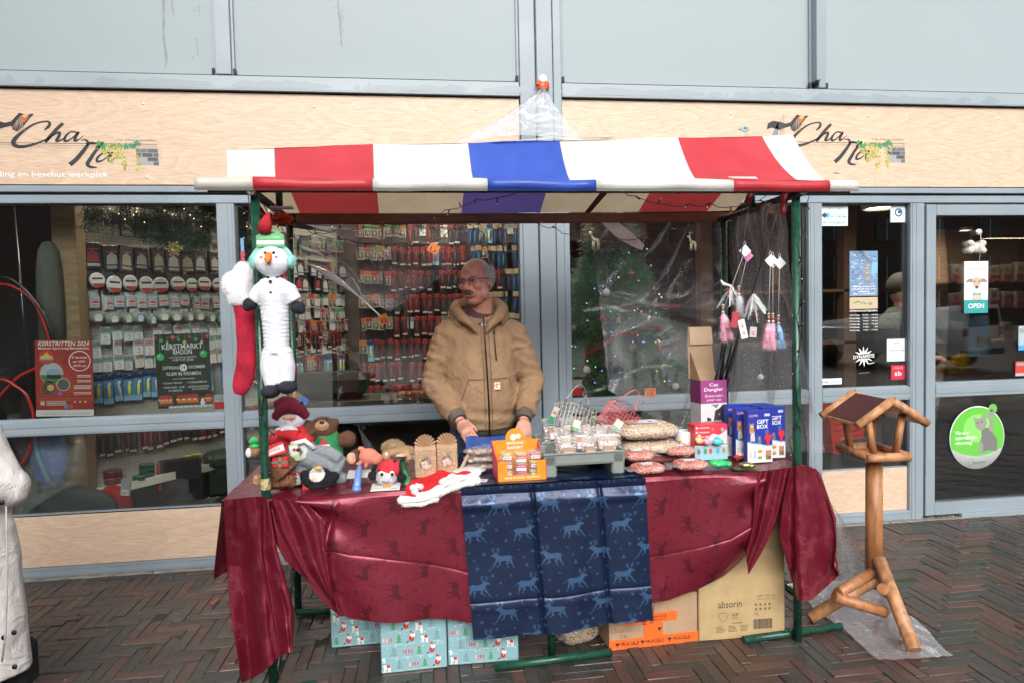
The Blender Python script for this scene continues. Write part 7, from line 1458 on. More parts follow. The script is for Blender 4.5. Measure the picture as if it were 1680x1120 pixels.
# --- fluffy tan plush lying (face down)
ln_=thing('tan_plush','fluffy tan lion plush lying on its front behind the kraft bags','plush toy',(at(655,750,3.0).x,3.0,TT))
def l_(x,y,d=0.):w=at(x,y,3.0-d);return(w.x-ln_.location.x,w.y-3.0,w.z-TT)
TN=(.46,.29,.16);m=MB();m.ell(l_(648,738),(.055,.05,.030),TN);m.ell(l_(668,742),(.045,.05,.028),TN);m.ell(l_(672,750,.03),(.022,.03,.016),TN);m.ell(l_(633,748,.03),(.02,.03,.016),TN);lb_=fuse(m,.005,3,TN);part('body',fuzz(lb_,2500,.008),M_PLUSH,ln_)
m=MB();m.ell(l_(645,732),(.045,.04,.025),(.42,.30,.17));part('mane',fuzz(m,4500,.015,.0014,None,None,.9),M_PLUSH,ln_);m=MB();m.ell(l_(658,747,.055),(.024,.01,.010),(.55,.43,.30));part('muzzle',m,M_PLUSH,ln_);m=MB();m.box(*l_(650,751,.067),*l_(667,748,.066),(.02,.02,.02),.001);part('mouth',m,M_FABRIC,ln_)
for x,y in((634,746),(681,750)):m=MB();m.ell(l_(x,y,.04),(.009,.012,.014),(.62,.6,.68));part('paw_tip',m,M_FABRIC,ln_)
# --- kraft paper bags
def kraft(x0,x1,y0,y1,Y,rot,lab):
    a,b=at(x0,y1,Y),at(x1,y1,Y);w=b.x-a.x;h=at(x0,y0,Y).z-TT;t=thing('kraft_bag',lab,'paper bag',((a.x+b.x)/2,Y,TT),(0,0,rot));KR=(.40,.26,.15);m=MB();hb_=h*.72
    m.box(-w/2,-.025,0,w/2,.03,hb_*.85,KR,.003);m.add([(-w/2,-.0235,hb_*.84),(w/2,-.0235,hb_*.84),(w/2,.028,hb_*.84),(-w/2,.028,hb_*.84),(-w*.46,-.002,hb_*1.06),(w*.46,-.002,hb_*1.06),(w*.46,.004,hb_*1.06),(-w*.46,.004,hb_*1.06)],[(0,1,5,4),(1,2,6,5),(2,3,7,6),(3,0,4,7)],KR);part('bag_body',m,M_CARD,t)
    m=MB();n=9;base=(0,-.016,hb_*.86)
    vs=[base]
    for kq in range(2*n+1):an=lerp(radians(166),radians(14),kq/(2*n));R=w*.56*(1 if kq%2 else.88);vs.append((R*cos(an),-.014-(.008 if kq%2 else-.004),hb_*.90+R*sin(an)*1.15))
    m.add(vs,[(0,kq+1,kq+2)for kq in range(2*n)],KR);m.recol(lambda p,c:KR);vs2=[(x,y+.004,z)for x,y,z in vs];m.add(vs2,[(0,kq+2,kq+1)for kq in range(2*n)],KR);part('folded_fan',m,M_CARD,t)
    m=MB();m.disc(0,hb_*.42,w*.27,-.0262,(.10,.07,.05),n=22);part('window',m,M_DARK,t)
    m=MB()
    for kq in range(16):an=rg.uniform(0,6.3);rr=w*.2*rg.random()**.5;m.ell((rr*cos(an),-.027,hb_*.37+rr*sin(an)*.8),(.0075,.003,.0065),rg.choice([(.7,.55,.3),(.65,.4,.35),(.75,.65,.4),(.6,.3,.3)]),None,7,5)
    part('treat',m,M_FABRIC,t,kind='stuff');m=MB();m.disc(0,hb_*.42,w*.27,-.0315,(.8,.8,.8),n=22);part('window_film',m,M_BAG,t)
    m=MB()
    for kq in range(90):
        x,z=rg.uniform(-w*.47,w*.47),rg.uniform(.004,hb_*.82)
        if math.hypot(x,z-hb_*.42)>w*.3:m.disc(x,z,.0016,-.0256,(.75,.68,.6),n=6)
    part('dot',m,M_PRINT,t,kind='stuff');m=MB();m.tube([(w*.05,-.03,hb_*.6),(w*.12,-.032,hb_*.75),(w*.2,-.03,hb_*.68),(w*.1,-.03,hb_*.58)],.0011,(.6,.5,.4),4);part('string',m,M_PAPER,t)
kraft(681,716,706,780,2.90,.04,'left kraft paper treat bag with folded fan top');kraft(717,751,704,772,2.94,-.06,'right kraft paper treat bag with folded fan top, slightly behind')
m=MB();a=tp(752,770);m.box(-.004,-.05,0,.002,.05,.09,(.36,.24,.14));m.box(-.012,-.052,.0,-.004,.048,.085,(.55,.42,.3));solo('cardboard_flap',m,M_CARD,'open cardboard flap leaning right of the kraft bags','cardboard',(a.x+.02,a.y+.02,TT),(0,radians(28),radians(-10)))
# --- clear packs under the shopkeeper's hand
for kq,(y,c)in enumerate(((786,(.42,.40,.38)),(768,(.5,.42,.36)),(752,(.55,.40,.28)))):
    a=at(792,y,2.95);t=thing('biscuit_pack',['clear pack of treats, bottom of the pile under the blue header','clear pack of treats, middle of the pile','clear pack of pink and tan treats, top of the pile'][kq],'treat pack',(a.x,2.97,TT+.018+kq*.034),(0,radians((-1,2,-1)[kq]),0));m=MB();m.ell((0,0,0),(.085,.055,.018),(.8,.8,.8),None,28,12);m.v=[(x*(1+.04*sin(y_*90)),y_,z*(1+.25*nz(x*40,y_*40)))for x,y_,z in m.v];part('wrapper',m,M_BAG,t);m=MB()
    for q_ in range(30):m.ell((rg.uniform(-.065,.065),rg.uniform(-.04,.03),rg.uniform(-.006,.006)),(.011,.010,.007),rg.choice([c,(.6,.25,.22),(.62,.45,.25),(.5,.35,.2)]),None,7,5)
    part('biscuit',m,M_FABRIC,t,kind='stuff')
a=at(800,733,3.05);m=MB();m.grid(16,8,lambda u,v:(lerp(-.10,.11,u),lerp(-.06,.055,v),.006*nz(u*4,v*4)+.004*sin(u*9)),(.03,.07,.26));m.box(-.03,-.03,.0031,.03,-.012,.0036,(.06,.16,.42));solo('blue_header_card',m,M_GLOSS,'shiny blue header card held under the left hand in the photo','card',(a.x,3.06,TT+.10),(radians(24),radians(3),0))
m=MB();a=at(815,723,3.0);m.tube([(-.03,0,0),(.03,.01,.0)],.003,(.5,.5,.52),8);solo('pen',m,M_METAL,'silver pen lying on the blue card','pen',a)
m=MB();m.ell((0,0,0),(.075,.05,.012),(.62,.62,.63));a=tp(780,784);solo('grey_cloth',m,M_FABRIC,'crumpled pale grey cloth beside the Santa garment','cloth',(a.x-.02,a.y+.1,TT+.012))
# --- Santa garment lying over the table edge
sg=thing('santa_garment','red Santa dog outfit with white plush trim lying across the table edge','pet costume',(0,0,0))
A_=[(668,800),(700,782),(742,772),(772,775)];B_=[(660,826),(705,812),(745,797),(785,788)]
def sgf(u,v):
    s3=np.linspace(0,1,4);a=tp(np.interp(u,s3,[p[0]for p in A_]),np.interp(u,s3,[p[1]for p in A_]));b=tp(np.interp(u,s3,[p[0]for p in B_]),np.interp(u,s3,[p[1]for p in B_])+0)
    p=a.lerp(b,v);z=TT+.014+.007*sin(u*15+v*3)+.004*nz(u*9,v*9)
    if p.y<FYt-.02:over=FYt-.02-p.y;p.y=FYt-.02-.010;z-=min(.045,over)
    p.z=z;return p
m=MB();m.grid(50,24,sgf,(.60,.012,.02));part('red_plush',fuzz(m,1500,.005),M_PLUSH,sg)
def trim(P,r,nf):
    m=MB();s3=spline([(a,b,0)for a,b in P],8);Q=[]
    for a,b,_ in s3:
        p=tp(a,b,TT+.03)
        if p.y<FYt-.03:p=at(a,b,FYt-.035)
        Q.append(p)
    m.tube(Q,[r*(.85+.15*sin(i*.9))for i in range(len(Q))],(.80,.78,.77),10);m.ell(Q[0],r,(.8,.78,.77));m.ell(Q[-1],r,(.8,.78,.77));part('white_trim',fuzz(m,nf,.006),M_PLUSH,sg)
trim([(659,820),(690,818),(722,808),(752,796),(782,788)],.017,1800);trim([(678,800),(690,812),(720,800),(745,788),(780,780)],.013,1300);trim([(664,826),(690,826),(715,818)],.013,700);trim([(680,806),(684,797),(690,798)],.012,300);trim([(725,790),(738,782),(742,780),(760,782),(785,775)],.011,800)
m=MB();a=tp(796,792);m.box(-.035,-.025,0,.035,.02,.0015,(.7,.66,.68));m.box(-.03,-.02,.0016,.0,.01,.002,(.6,.15,.25));m.box(.012,-.008,.0016,.026,-.004,.002,(.05,.05,.05));solo('price_label',m,M_PRINT,'white and pink hang tag lying beside the Santa outfit','label',(a.x-.02,a.y+.05,TT),(0,0,-.3))
# --- orange display box
a,b=at(817,797,2.73),at(898,797,2.73);w=b.x-a.x;ob=thing('display_box','orange mini doggy muffins display box full of wrapped muffins','display box',((a.x+b.x)/2,2.735,TT),(0,0,radians(2)))
zf=at(857,756,2.73).z-TT;zbk=at(857,720,2.9).z-TT;OG=(.80,.27,.02);PK=(.70,.06,.14);dp=.17
m=MB();m.box(-w/2,0,0,w/2,dp,.004,OG);m.box(-w/2,.0,.004,-w*.30,.004,zf,OG);m.box(w*.30,.0,.004,w/2,.004,zf,OG);m.box(-w*.30,0,.004,w*.30,.004,zf*.30,OG);part('front_panel',m,M_PRINT,ob)
m=MB();m.box(-w/2,dp-.004,0,w/2,dp,zbk,OG);m.disc(0,zbk+.008,.042,dp-.0045,OG,n=26);m.disc(0,zbk+.008,.042,dp+.0005,OG,n=26);m.text('BARKING',0,zbk-.020,.013,dp-.0055,(.85,.8,.7),'c',fit=.075,bold=.05);m.text('BAKERY',0,zbk-.040,.013,dp-.0055,(.85,.8,.7),'c',fit=.07,bold=.05);m.disc(-.008,zbk+.012,.014,dp-.0055,(.85,.8,.7));m.disc(.014,zbk+.016,.011,dp-.0058,(.85,.8,.7));part('header_panel',m,M_PRINT,ob)
m=MB()
for sx in(-1,1):x=sx*w/2;m.add([(x,.0,0),(x,dp,0),(x,dp,zbk*.98),(x,dp*.6,zf*1.25),(x,0,zf),(x-sx*.004,0,0),(x-sx*.004,dp,0),(x-sx*.004,dp,zbk*.98),(x-sx*.004,dp*.6,zf*1.25),(x-sx*.004,0,zf)],[(0,1,2,3,4),(9,8,7,6,5),(0,4,9,5),(4,3,8,9),(3,2,7,8)],PK)
part('side_panel',m,M_PRINT,ob)
m=MB();m.text('MINI DOGGY MUFFINS',0,.010,.0085,-.0006,(.85,.75,.6),'c',fit=w*.72,bold=.05)
for kq in range(12):x=rg.choice([-1,1])*rg.uniform(w*.34,w*.46);z=rg.uniform(.03,zf-.012);m.stroke([(x-.006,z),(x,z+.006),(x+.006,z)],.0015,-.0006,(.6,.12,.01))
part('front_print',m,M_PRINT,ob);m=MB()
for kq in range(14):x=rg.uniform(-w*.44,w*.44);z=rg.uniform(zf+.02,zbk-.006);m.stroke([(x-.006,z),(x,z+.006),(x+.006,z)],.0013,dp-.0052,(.6,.14,.01))
part('header_print',m,M_PRINT,ob)
for r_ in range(3):
    for c_i in range(3):
        x=(c_i-1)*w*.29;z=.012+r_*.037;y=.05+.0*r_;t2=thing('muffin_pack',f'wrapped pet muffin, {["bottom","middle","top"][r_]} row {["left","centre","right"][c_i]} of the orange display box','treat pack',(ob.location.x+x,ob.location.y+y,TT+z));m=MB();m.lathe([(.016,0),(.021,.014),(.0,.014)],(0,0,0),rg.choice([(.3,.12,.06),(.55,.3,.1),(.25,.1,.05)]),14);m.ell((0,0,.016),(.023,.023,.010),[(.62,.5,.08),(.6,.2,.25),(.55,.55,.1)][(r_+c_i)%3]);part('muffin',m,M_FABRIC,t2)
        m=MB();m.box(-.028,-.028,-.003,.028,.028,.030,(.8,.8,.8),.006);part('clear_wrap',m,M_BAG,t2);m=MB();m.rect(-.018,.0,.018,.014,-.0295,(.65,.05,.2)if c_i==1 else(.7,.68,.7));m.text('MUFFIN',0,.004,.006,-.030,(.85,.8,.8)if c_i==1 else(.4,.1,.2),'c',fit=.028,bold=.05)
        if c_i==1:m.rect(-.020,-.012,.020,.0,-.0295,(.75,.73,.75))
        part('label',m,M_PRINT,t2)
# --- grey riser tray with treat bags
def tray(x0,x1,y0,yt,Y,dep,lab,c=(.205,.235,.215)):
    a,b=at(x0,y0,Y),at(x1,y0,Y);w=b.x-a.x;zt=at((x0+x1)/2,yt,Y).z-TT;t=thing('grey_tray',lab,'tray',((a.x+b.x)/2,Y,TT),(0,0,radians(1.5)));m=MB()
    m.box(-w/2,0,zt*.48,w/2,dep,zt*.52,c,.004)
    for sx in(-1,1):m.box(sx*w/2-.006 if sx>0 else-w/2,0,zt*.5,w/2 if sx>0 else-w/2+.006,dep,zt,c,.004)
    m.box(-w/2,0,zt*.5,w/2,.007,zt*.95,c,.005);m.box(-w/2,dep-.006,zt*.5,w/2,dep,zt,c,.004);m.box(-w/2-.004,-.005,zt*.90,w/2+.004,.010,zt*.97,c,.006);m.box(-w*.40,-.001,zt*.50,w*.40,.006,zt*.62,tuple(k_*.8 for k_ in c),.003);part('tray_body',m,M_PLAST,t)
    for sx in(-1,1):
        for yy in(0,dep-.05):m=MB();x0_=w/2-.055 if sx>0 else-w/2;m.box(x0_,yy,0,x0_+.055,yy+.05,zt*.93,c,.008);part('leg',m,M_PLAST,t)
    return t,w,zt
tr1,w1,z1=tray(893,1026,785,740,2.745,.26,'grey riser tray full of small treat bags, front one');tray(888,1000,752,722,2.98,.2,'grey riser tray standing behind the front tray')
def tbag(x,Y,z,w,h,c,lab,nm='treat_bag',grp=None,tilt=0,rz=0):
    t=thing(nm,lab,'treat bag',(x,Y,z),(tilt,0,rz),grp);m=MB()
    def bf(u,v):a=u*2*pi;th=.028*sin(pi*min(1,v*1.25))**.5 if v<.8 else.004;return(w/2*cos(a)*(1-.06*sin(pi*v))+.002*sin(v*40),th*sin(a)+.003*nz(u*9,v*9),h*v)
    m.grid(20,14,bf);part('clear_bag',m,M_BAG,t)
    m=MB()
    for q_ in range(46):v=rg.uniform(.05,.66);m.ell((rg.uniform(-w*.43,w*.43),rg.uniform(-.018,.014)*sin(pi*v),h*v),(.006,.005,.005),rg.choice(c),None,6,4)
    part('treat',m,M_FABRIC,t,kind='stuff')
    m=MB();m.box(-w*.28,-.030,h*.16,w*.28,-.0285,h*.60,(.42,.27,.17));m.rect(-w*.22,h*.18,w*.24,h*.42,-.0305,(.68,.62,.68));m.disc(w*.14,h*.24,.006,-.031,(.03,.03,.03));m.rect(-w*.22,h*.62,w*.2,h*.68,-.0300,(.75,.75,.75));part('label',m,M_PRINT,t);return t
TC=[(.85,.74,.70),(.78,.52,.50),(.86,.80,.74),(.68,.50,.40)]
xs=[(-.095,.0),(.015,.0),(.10,.0)]
for kq,px in enumerate((931,966,996)):q=at(px,750,2.80);tbag(q.x,2.80,TT+z1*.55,.088 if kq!=1 else.07,.105,TC,f'treat bag in the front row of the grey tray, {["left", "middle", "right"][kq]}')
for kq,px in enumerate((925,955,985,1005)):q=at(px,735,2.90);tbag(q.x,2.90,TT+z1*.62,.085,.12,TC,['treat bag in the second row of the grey tray, far left','treat bag in the second row of the grey tray, left of centre','treat bag in the second row of the grey tray, right of centre','treat bag in the second row of the grey tray, far right'][kq],tilt=-.15,rz=rg.uniform(-.3,.3))
for kq,px in enumerate((905,932,960,985)):q=at(px,728,3.05);tbag(q.x,3.05,TT+z1*.8,.08,.12,TC,['treat bag in the rear tray beside the shopkeeper hand','treat bag in the rear tray under the grey wire basket','treat bag in the rear tray between the wire baskets','treat bag in the rear tray under the pink wire basket'][kq],tilt=-.2,rz=rg.uniform(-.4,.4))
# --- wire baskets
def wire(x,y,Y,w,h,dpt,c,rot,lab,handle):
    t=thing('wire_basket',lab,'wire basket',at(x,y,Y),rot);r=.0013;m=MB()
    for i in range(7):
        z=h*i/6;m.tube([(-w/2,-dpt/2,z),(w/2,-dpt/2,z),(w/2,dpt/2,z),(-w/2,dpt/2,z)],r*(1.5 if i in(0,6)else 1),c,5,False,True)
    for i in range(10):
        xx=-w/2+w*i/9
        for yy in(-dpt/2,dpt/2):m.tube([(xx,yy,0),(xx,yy,h)],r,c,5,False)
        m.tube([(xx,-dpt/2,0),(xx,dpt/2,0)],r,c,5,False)
    for i in range(1,4):yy=-dpt/2+dpt*i/4;[m.tube([(sx*w/2,yy,0),(sx*w/2,yy,h)],r,c,5,False)for sx in(-1,1)]
    part('wire_mesh',m,M_METAL,t);m=MB();m.tube([(handle*(a_),-dpt/2*0,h+.105*sin(pi*kq/12))for kq,a_ in enumerate(np.linspace(-w*.36,w*.36,13))],.0018,c,6);m.tube([(w*.1,.02,h),(w*.25,.02,h+.06),(w*.42,.02,h+.085),(w*.38,.02,h+.03),(w*.3,.02,h)],.0016,c,6);part('handle',m,M_METAL,t);return t
GW=(.42,.40,.34);PKW=(.62,.16,.17)
wb_=wire(935,706,3.02,.17,.12,.10,GW,(radians(-10),radians(20),radians(8)),'grey wire basket with bow shaped handle on the rear tray',1);wp_=wire(1002,704,2.98,.14,.12,.10,PKW,(radians(-12),radians(38),radians(-6)),'pink wire basket tilted against the seed bags',1)
for o,c,lab in((wb_,(.03,.25,.15),0),(wp_,(.05,.3,.18),0)):m=MB();m.box(-.018,-.06,.0,.018,-.058,.05,(.65,.6,.45));m.rect(-.018,.0,.018,.016,-.0605,c);p=part('hang_tag',m,M_PRINT,o)
m=MB();a=at(908,680,3.0);m.box(-.012,0,-.04,.012,.002,.04,(.5,.5,.4));m.rect(-.012,-.04,.012,-.008,-.0006,(.02,.25,.12));m.disc(0,.012,.008,-.0008,(.5,.15,.1));solo('hang_tag',m,M_PRINT,'green and cream tag hanging left of the grey wire basket','tag',a,(0,radians(28),0))
# --- seed sacks and nut bags
def sack(x,y,Y,w,d,h,cols_,lab,z=None,n=520,gr=.0045,rz=0.,lcol=(.7,.68,.72),nm='seed_bag',rx=0,film_=True):
    p=at(x,y,Y);z=p.z if z is None else z;t=thing(nm,lab,'seed bag',(p.x,Y,z),(rx,0,rz));m=MB()
    def sf(s):
        def f(u,v):
            a=u*2*pi;c_a,s_a=cos(a),sin(a);k_x=math.copysign(abs(c_a)**.55,c_a);k_y=math.copysign(abs(s_a)**.55,s_a);r=sin(pi*min(.999,max(.001,v)))**.42;zz=-cos(pi*v)
            return(k_x*w/2*r*s+.004*nz(u*8,v*8),k_y*d/2*r*s,zz*h/2*s*(1+.10*nz(k_x*3,k_y*3))+h/2)
        return f
    m.grid(28,12,sf(.95),cols_[0]);part('seed_mass',m,M_FABRIC,t)
    m=MB();f=sf(.965)
    for q_ in range(n):
        u,v=rg.random(),.08+.86*rg.random()
        if abs(sin(u*2*pi))>.2 and sin(u*2*pi)>0 and v<.4:continue
        c_=f(u,v);m.ell(c_,(gr*rg.uniform(.7,1.2),gr*.8,gr*.7),rg.choice(cols_),(rg.uniform(0,3),rg.uniform(0,3),0),5,3)
    part('seed',m,M_FABRIC,t,kind='stuff')
    m=MB();m.grid(36,16,sf(1.05));m.v=[(x_+.004*sin(z_*160+x_*50),y_+.004*nz(x_*40,z_*60),z_+.003*nz(x_*50,y_*50))for x_,y_,z_ in m.v]
    for sx in(-1,1):m.add([(sx*w*.48,-d*.4,h*.5),(sx*(w*.5+.03),-d*.42,h*.45),(sx*(w*.5+.035),d*.4,h*.55),(sx*w*.48,d*.4,h*.5)],[(0,1,2,3)],(.8,.8,.8),True)
    part('clear_bag',m,M_BAG,t)
    if lcol:m=MB();m.box(-w*.2,-d*.18,h*1.045,w*.22,d*.22,h*1.055,lcol);m.box(-w*.32,-d*.18,h*1.04,-w*.2,d*.2,h*1.05,(.45,.3,.2));m.box(.02,-d*.1,h*1.056,.035,-d*.0,h*1.058,(.02,.02,.02));part('label',m,M_PRINT,t)
    return t
SD=[(.62,.43,.27),(.52,.35,.20),(.70,.54,.36),(.45,.30,.17),(.74,.62,.45)];NT=[(.62,.14,.09),(.50,.09,.06),(.68,.22,.14),(.55,.12,.09),(.75,.42,.32)]
sack(1062,735,2.98,.27,.22,.055,SD,'beige seed bag, lower of the two big ones',TT+.045,900,.006);sack(1056,712,2.98,.29,.22,.065,SD,'beige seed bag, upper of the two big ones',TT+.115,1100,.006,.05)
m=MB();p=at(1062,755,3.0);m.box(p.x-.13,2.92,TT,p.x+.13,3.1,TT+.043,(.3,.1,.08),.01);solo('red_bag_pile',m,M_FABRIC,'flattened red nut bags carrying the beige seed bags','bag')
sack(1046,752,2.86,.125,.12,.040,NT,'red peanut bag behind left, below the beige bags',TT+.036,600,.0045,.08,nm='peanut_bag');sack(1113,748,2.90,.13,.12,.040,NT,'red peanut bag behind right, beside the mug',TT+.040,600,.0045,-.12,nm='peanut_bag')
sack(1062,778,2.765,.135,.11,.036,NT,'red peanut bag in front at the blue runner edge',TT,600,.0045,.05,nm='peanut_bag');sack(1132,772,2.79,.14,.11,.036,NT,'red peanut bag in front beside the green toy',TT,600,.0045,-.08,nm='peanut_bag')
# --- mug
q=at(1122,728,3.0);mg=thing('mug','white mug with bright floral print behind the peanut bags','mug',(q.x+.01,3.02,TT));m=MB();m.lathe([(0,0),(.035,0),(.040,.01),(.042,.125),(.039,.125),(.037,.01),(0,.008)],(0,0,0),(.7,.7,.68),26)
for kq in range(26):a=rg.uniform(-pi,0);z=rg.uniform(.02,.09);m.ell((.0412*cos(a),.0412*sin(a),z),(.007,.007,.006),rg.choice([(.6,.1,.1),(.05,.35,.1),(.6,.5,.05),(.05,.2,.5),(.6,.3,.1)]),None,6,4)
part('cup',m,M_GLOSS,mg);m=MB();m.tube([(.04,0,.1),(.065,0,.09),(.065,0,.05),(.04,0,.035)],.005,(.7,.7,.68),8);part('handle',m,M_GLOSS,mg)
# --- Cat Dangler box with wands
yC=3.05;a,b=at(1149,700,yC),at(1194,700,yC);w=b.x-a.x;z3=at(1170,623,yC).z-TT;z2=at(1170,661,yC).z-TT;cd=thing('cat_dangler_box','tall purple and white Cat Dangler cardboard box holding black wands','cardboard box',((a.x+b.x)/2,yC,TT),(0,0,radians(7)))
dpp=.10;KC=(.42,.28,.17);PUR=(.30,.045,.20)
m=MB();m.box(-w/2,0,0,w/2,.004,z2,(.62,.6,.64));m.box(-w/2,0,z2,w/2,.004,z3,PUR);m.box(-w/2,dpp-.004,0,w/2,dpp,z3+.03,KC);m.box(w/2-.004,.0045,0,w/2,dpp-.0045,z3,KC);part('carton',m,M_CARD,cd)
m=MB();m.add([(-w/2,.0045,0),(-w/2,dpp,0),(-w/2,dpp,z2),(-w/2,.0045,z2)],[(0,3,2,1)],(.5,.48,.5));m.add([(-w/2,.0045,z2),(-w/2,dpp,z2),(-w/2,dpp,z3),(-w/2,.0045,z3)],[(0,3,2,1)],(.18,.03,.12));m.add([(-w/2,.0045,z3),(-w/2,dpp,z3),(-w/2,dpp,z3+.14)],[(0,2,1)],(.36,.24,.15));part('side_panel',m,M_CARD,cd)
ztop=at(1170,536,yC+.1).z-TT
m=MB();P=[(-w/2-.006,dpp,z3),(w/2,dpp,z3),(w/2-.012,dpp+.01,ztop-.09),(w/2-.02,dpp+.012,ztop),(-w/2+.0,dpp+.012,ztop),(-w/2-.006,dpp+.01,ztop-.09)];m.add(P,[tuple(range(6))],KC);m.add([(x,y+.004,z)for x,y,z in P],[tuple(range(5,-1,-1))],KC);m.add([(-w/2,dpp-.001,ztop-.085),(w/2-.012,dpp-.001,ztop-.085),(w/2-.02,dpp-.001,ztop-.002),(-w/2,dpp-.001,ztop-.002)],[(0,1,2,3)],(.50,.37,.25));part('lid_flap',m,M_CARD,cd)
m=MB();hp_=z3-z2;m.text('Cat',0,z3-hp_*.26,.0155,-.0006,(.8,.78,.8),'c',fit=w*.34,bold=.03);m.text('Dangler',0,z3-hp_*.46,.0165,-.0006,(.8,.78,.8),'c',fit=w*.74,bold=.03);m.text('Entertain',0,z3-hp_*.72,.0135,-.0006,(.75,.7,.75),'c',fit=w*.66);m.text('your cat',0,z3-hp_*.89,.0135,-.0006,(.75,.7,.75),'c',fit=w*.56)
m.poly([(w*.02,z2*.1),(w*.5,z2*.1),(w*.5,z2*.9),(w*.36,z2*.98),(w*.22,z2*.9),(w*.05,z2*.86),(-.005,z2*.6)],-.0006,(.045,.045,.05));m.poly([(-w*.15,z2*.55),(-w*.28,z2*.62),(-w*.26,z2*.74),(-w*.1,z2*.7)],-.0007,(.04,.04,.045));m.disc(w*.2,z2*.78,.005,-.0009,(.3,.3,.1));m.poly([(-w*.12,z2*.98),(w*.2,z2*.98),(w*.1,z2*.9)],-.0006,(.2,.2,.2));part('print',m,M_PRINT,cd)
m=MB();m.box(-w*.36,-.012,z2*.0,w*.22,-.006,z2*.38,(.74,.72,.74));m.rect(-w*.36,z2*.24,w*.22,z2*.38,-.0125,(.25,.5,.15));m.poly([(0,z2*.24),(w*.22,z2*.24),(w*.22,z2*.38),(w*.08,z2*.38)],-.013,(.35,.15,.55));m.text('KONG',-w*.04,z2*.10,.012,-.013,(.6,.03,.05),'c',fit=w*.32,bold=.04);solo('carton_card',m,M_PRINT,'small white card with red lettering before the Cat Dangler box','card',(cd.location.x,yC-.01,TT+.07),(0,0,radians(7)))
def wand(x0,y0,Y0,x1,y1,Y1,lab,r=.0042):
    p0,p1=at(x0,y0,Y0),at(x1,y1,Y1);t=thing('cat_wand',lab,'cat wand',p0);m=MB();m.tube([(0,0,0),(p1-p0)*.42],[r*1.5,r*1.4],(.012,.012,.014),8);part('grip',m,M_PLAST,t);m=MB();m.tube([(p1-p0)*.42,p1-p0],[r*.8,r*.45],(.012,.012,.014),6);part('rod',m,M_PLAST,t)
wand(1178,640,3.10,1228,345,2.76,'black wand rod leaning to the left red clamp');wand(1184,640,3.10,1281,330,2.74,'black wand rod leaning to the right red clamp');wand(1170,640,3.11,1196,520,3.05,'short black wand rod left in the Cat Dangler box');wand(1189,642,3.09,1212,560,3.02,'short black wand rod in the middle of the box');wand(1181,642,3.08,1206,545,3.05,'thick black wand grip in the Cat Dangler box',.006)
# red clamps
for x0,y0,x1,y1,lab in((1236,308,1225,335,'red spring clamp on the right rafter, left one'),(1290,312,1284,352,'red spring clamp on the right rafter, long right one')):
    p0,p1=at(x0,y0,2.78),at(x1,y1,2.76);t=thing('spring_clamp',lab,'clamp',p0);m=MB();d_v=p1-p0;m.tube([(0,0,0),d_v*.3,d_v*.9,d_v],[.011,.014,.015,.008],(.22,.012,.015),10);m.text('CONDOR',0,0,.001,0,(.4,.05,.05));part('handle',m,M_PLAST,t);m=MB();m.tube([(.01,0,.01),(.025,.01,-.01)],.012,(.2,.01,.015),8);part('jaw',m,M_PLAST,t)
# feather danglers
def feathers(P,c,n,L,nm='feather',par=None):
    m=MB()
    for kq in range(n):
        a=Vector((rg.gauss(0,.5),rg.gauss(0,.5),-1)).normalized();l=L*rg.uniform(.6,1.1);side=a.orthogonal().normalized();N_=7;vs=[]
        for i in range(N_):t=i/(N_-1);wv=.011*sin(pi*(t*.9+.05))**.6*rg.uniform(.7,1.2);p=Vector(P)+a*l*t+Vector((0,0,-.01*t*t));vs+=[p-side*wv,p+side*wv]
        m.add(vs,[(2*i,2*i+1,2*i+3,2*i+2)for i in range(N_-1)],tuple(min(1,q_*rg.uniform(.9,1.1))for q_ in c),True)
    fuzz(m,n*60,.016,.0012);return part(nm,m,M_PLUSH,par)
def plume(P,c,n,L,par):
    for q_ in range(2 if n>8 else 1):
        m=MB();e=Vector((rg.uniform(-.25,.35),0,-1)).normalized();s0=rg.uniform(.8,1.1)*L/.11
        m.tube([P,P+e*L*.3,P+e*L*.65,P+e*L],[.004,.013*s0,.010*s0,.002],c,10);fuzz(m,2600,.030,.0010,None,None,1.1);part('feather',m,M_PLUSH,par)
PNK=(.92,.52,.64);LBL=(.38,.64,.88)
def dangler(xt,yt,xb,yb,Y,c,lab,n=9,L=.11,tagc=(.72,.70,.72)):
    p0=at(xt,yt,Y);p1=at(xb,yb,Y);t=thing('feather_dangler',lab,'cat toy',p0);d_v=p1-p0;m=MB();m.tube([(0,0,0),d_v],.0013,(.5,.45,.42),5);part('cord',m,M_PAPER,t);m=MB();m.box(-.020,-.004,-.020,.020,-.002,.020,tagc);m.v=[(x*cos(.75)-z*sin(.75),y,x*sin(.75)+z*cos(.75))for x,y,z in m.v];m.tube([(0,0,.02),(.006,0,.032),(0,0,.044),(-.006,0,.032),(0,0,.02)],.0014,(.6,.6,.6),5);part('swing_tag',m,M_PRINT,t)
    m=MB();m.cyl(d_v+Vector((0,0,.02)),d_v,.005,(.45,.2,.12),seg=8);part('bead',m,M_PLAST,t);m=MB();m.cyl(d_v+Vector((0,0,.03)),d_v+Vector((0,0,.022)),.006,(.6,.6,.55),seg=8);m.ell(d_v+Vector((0,0,-.008)),.008,(.6,.62,.6),None,8,6);part('bell',m,M_METAL,t);plume(d_v+Vector((0,0,-.012)),c,n,L,t)
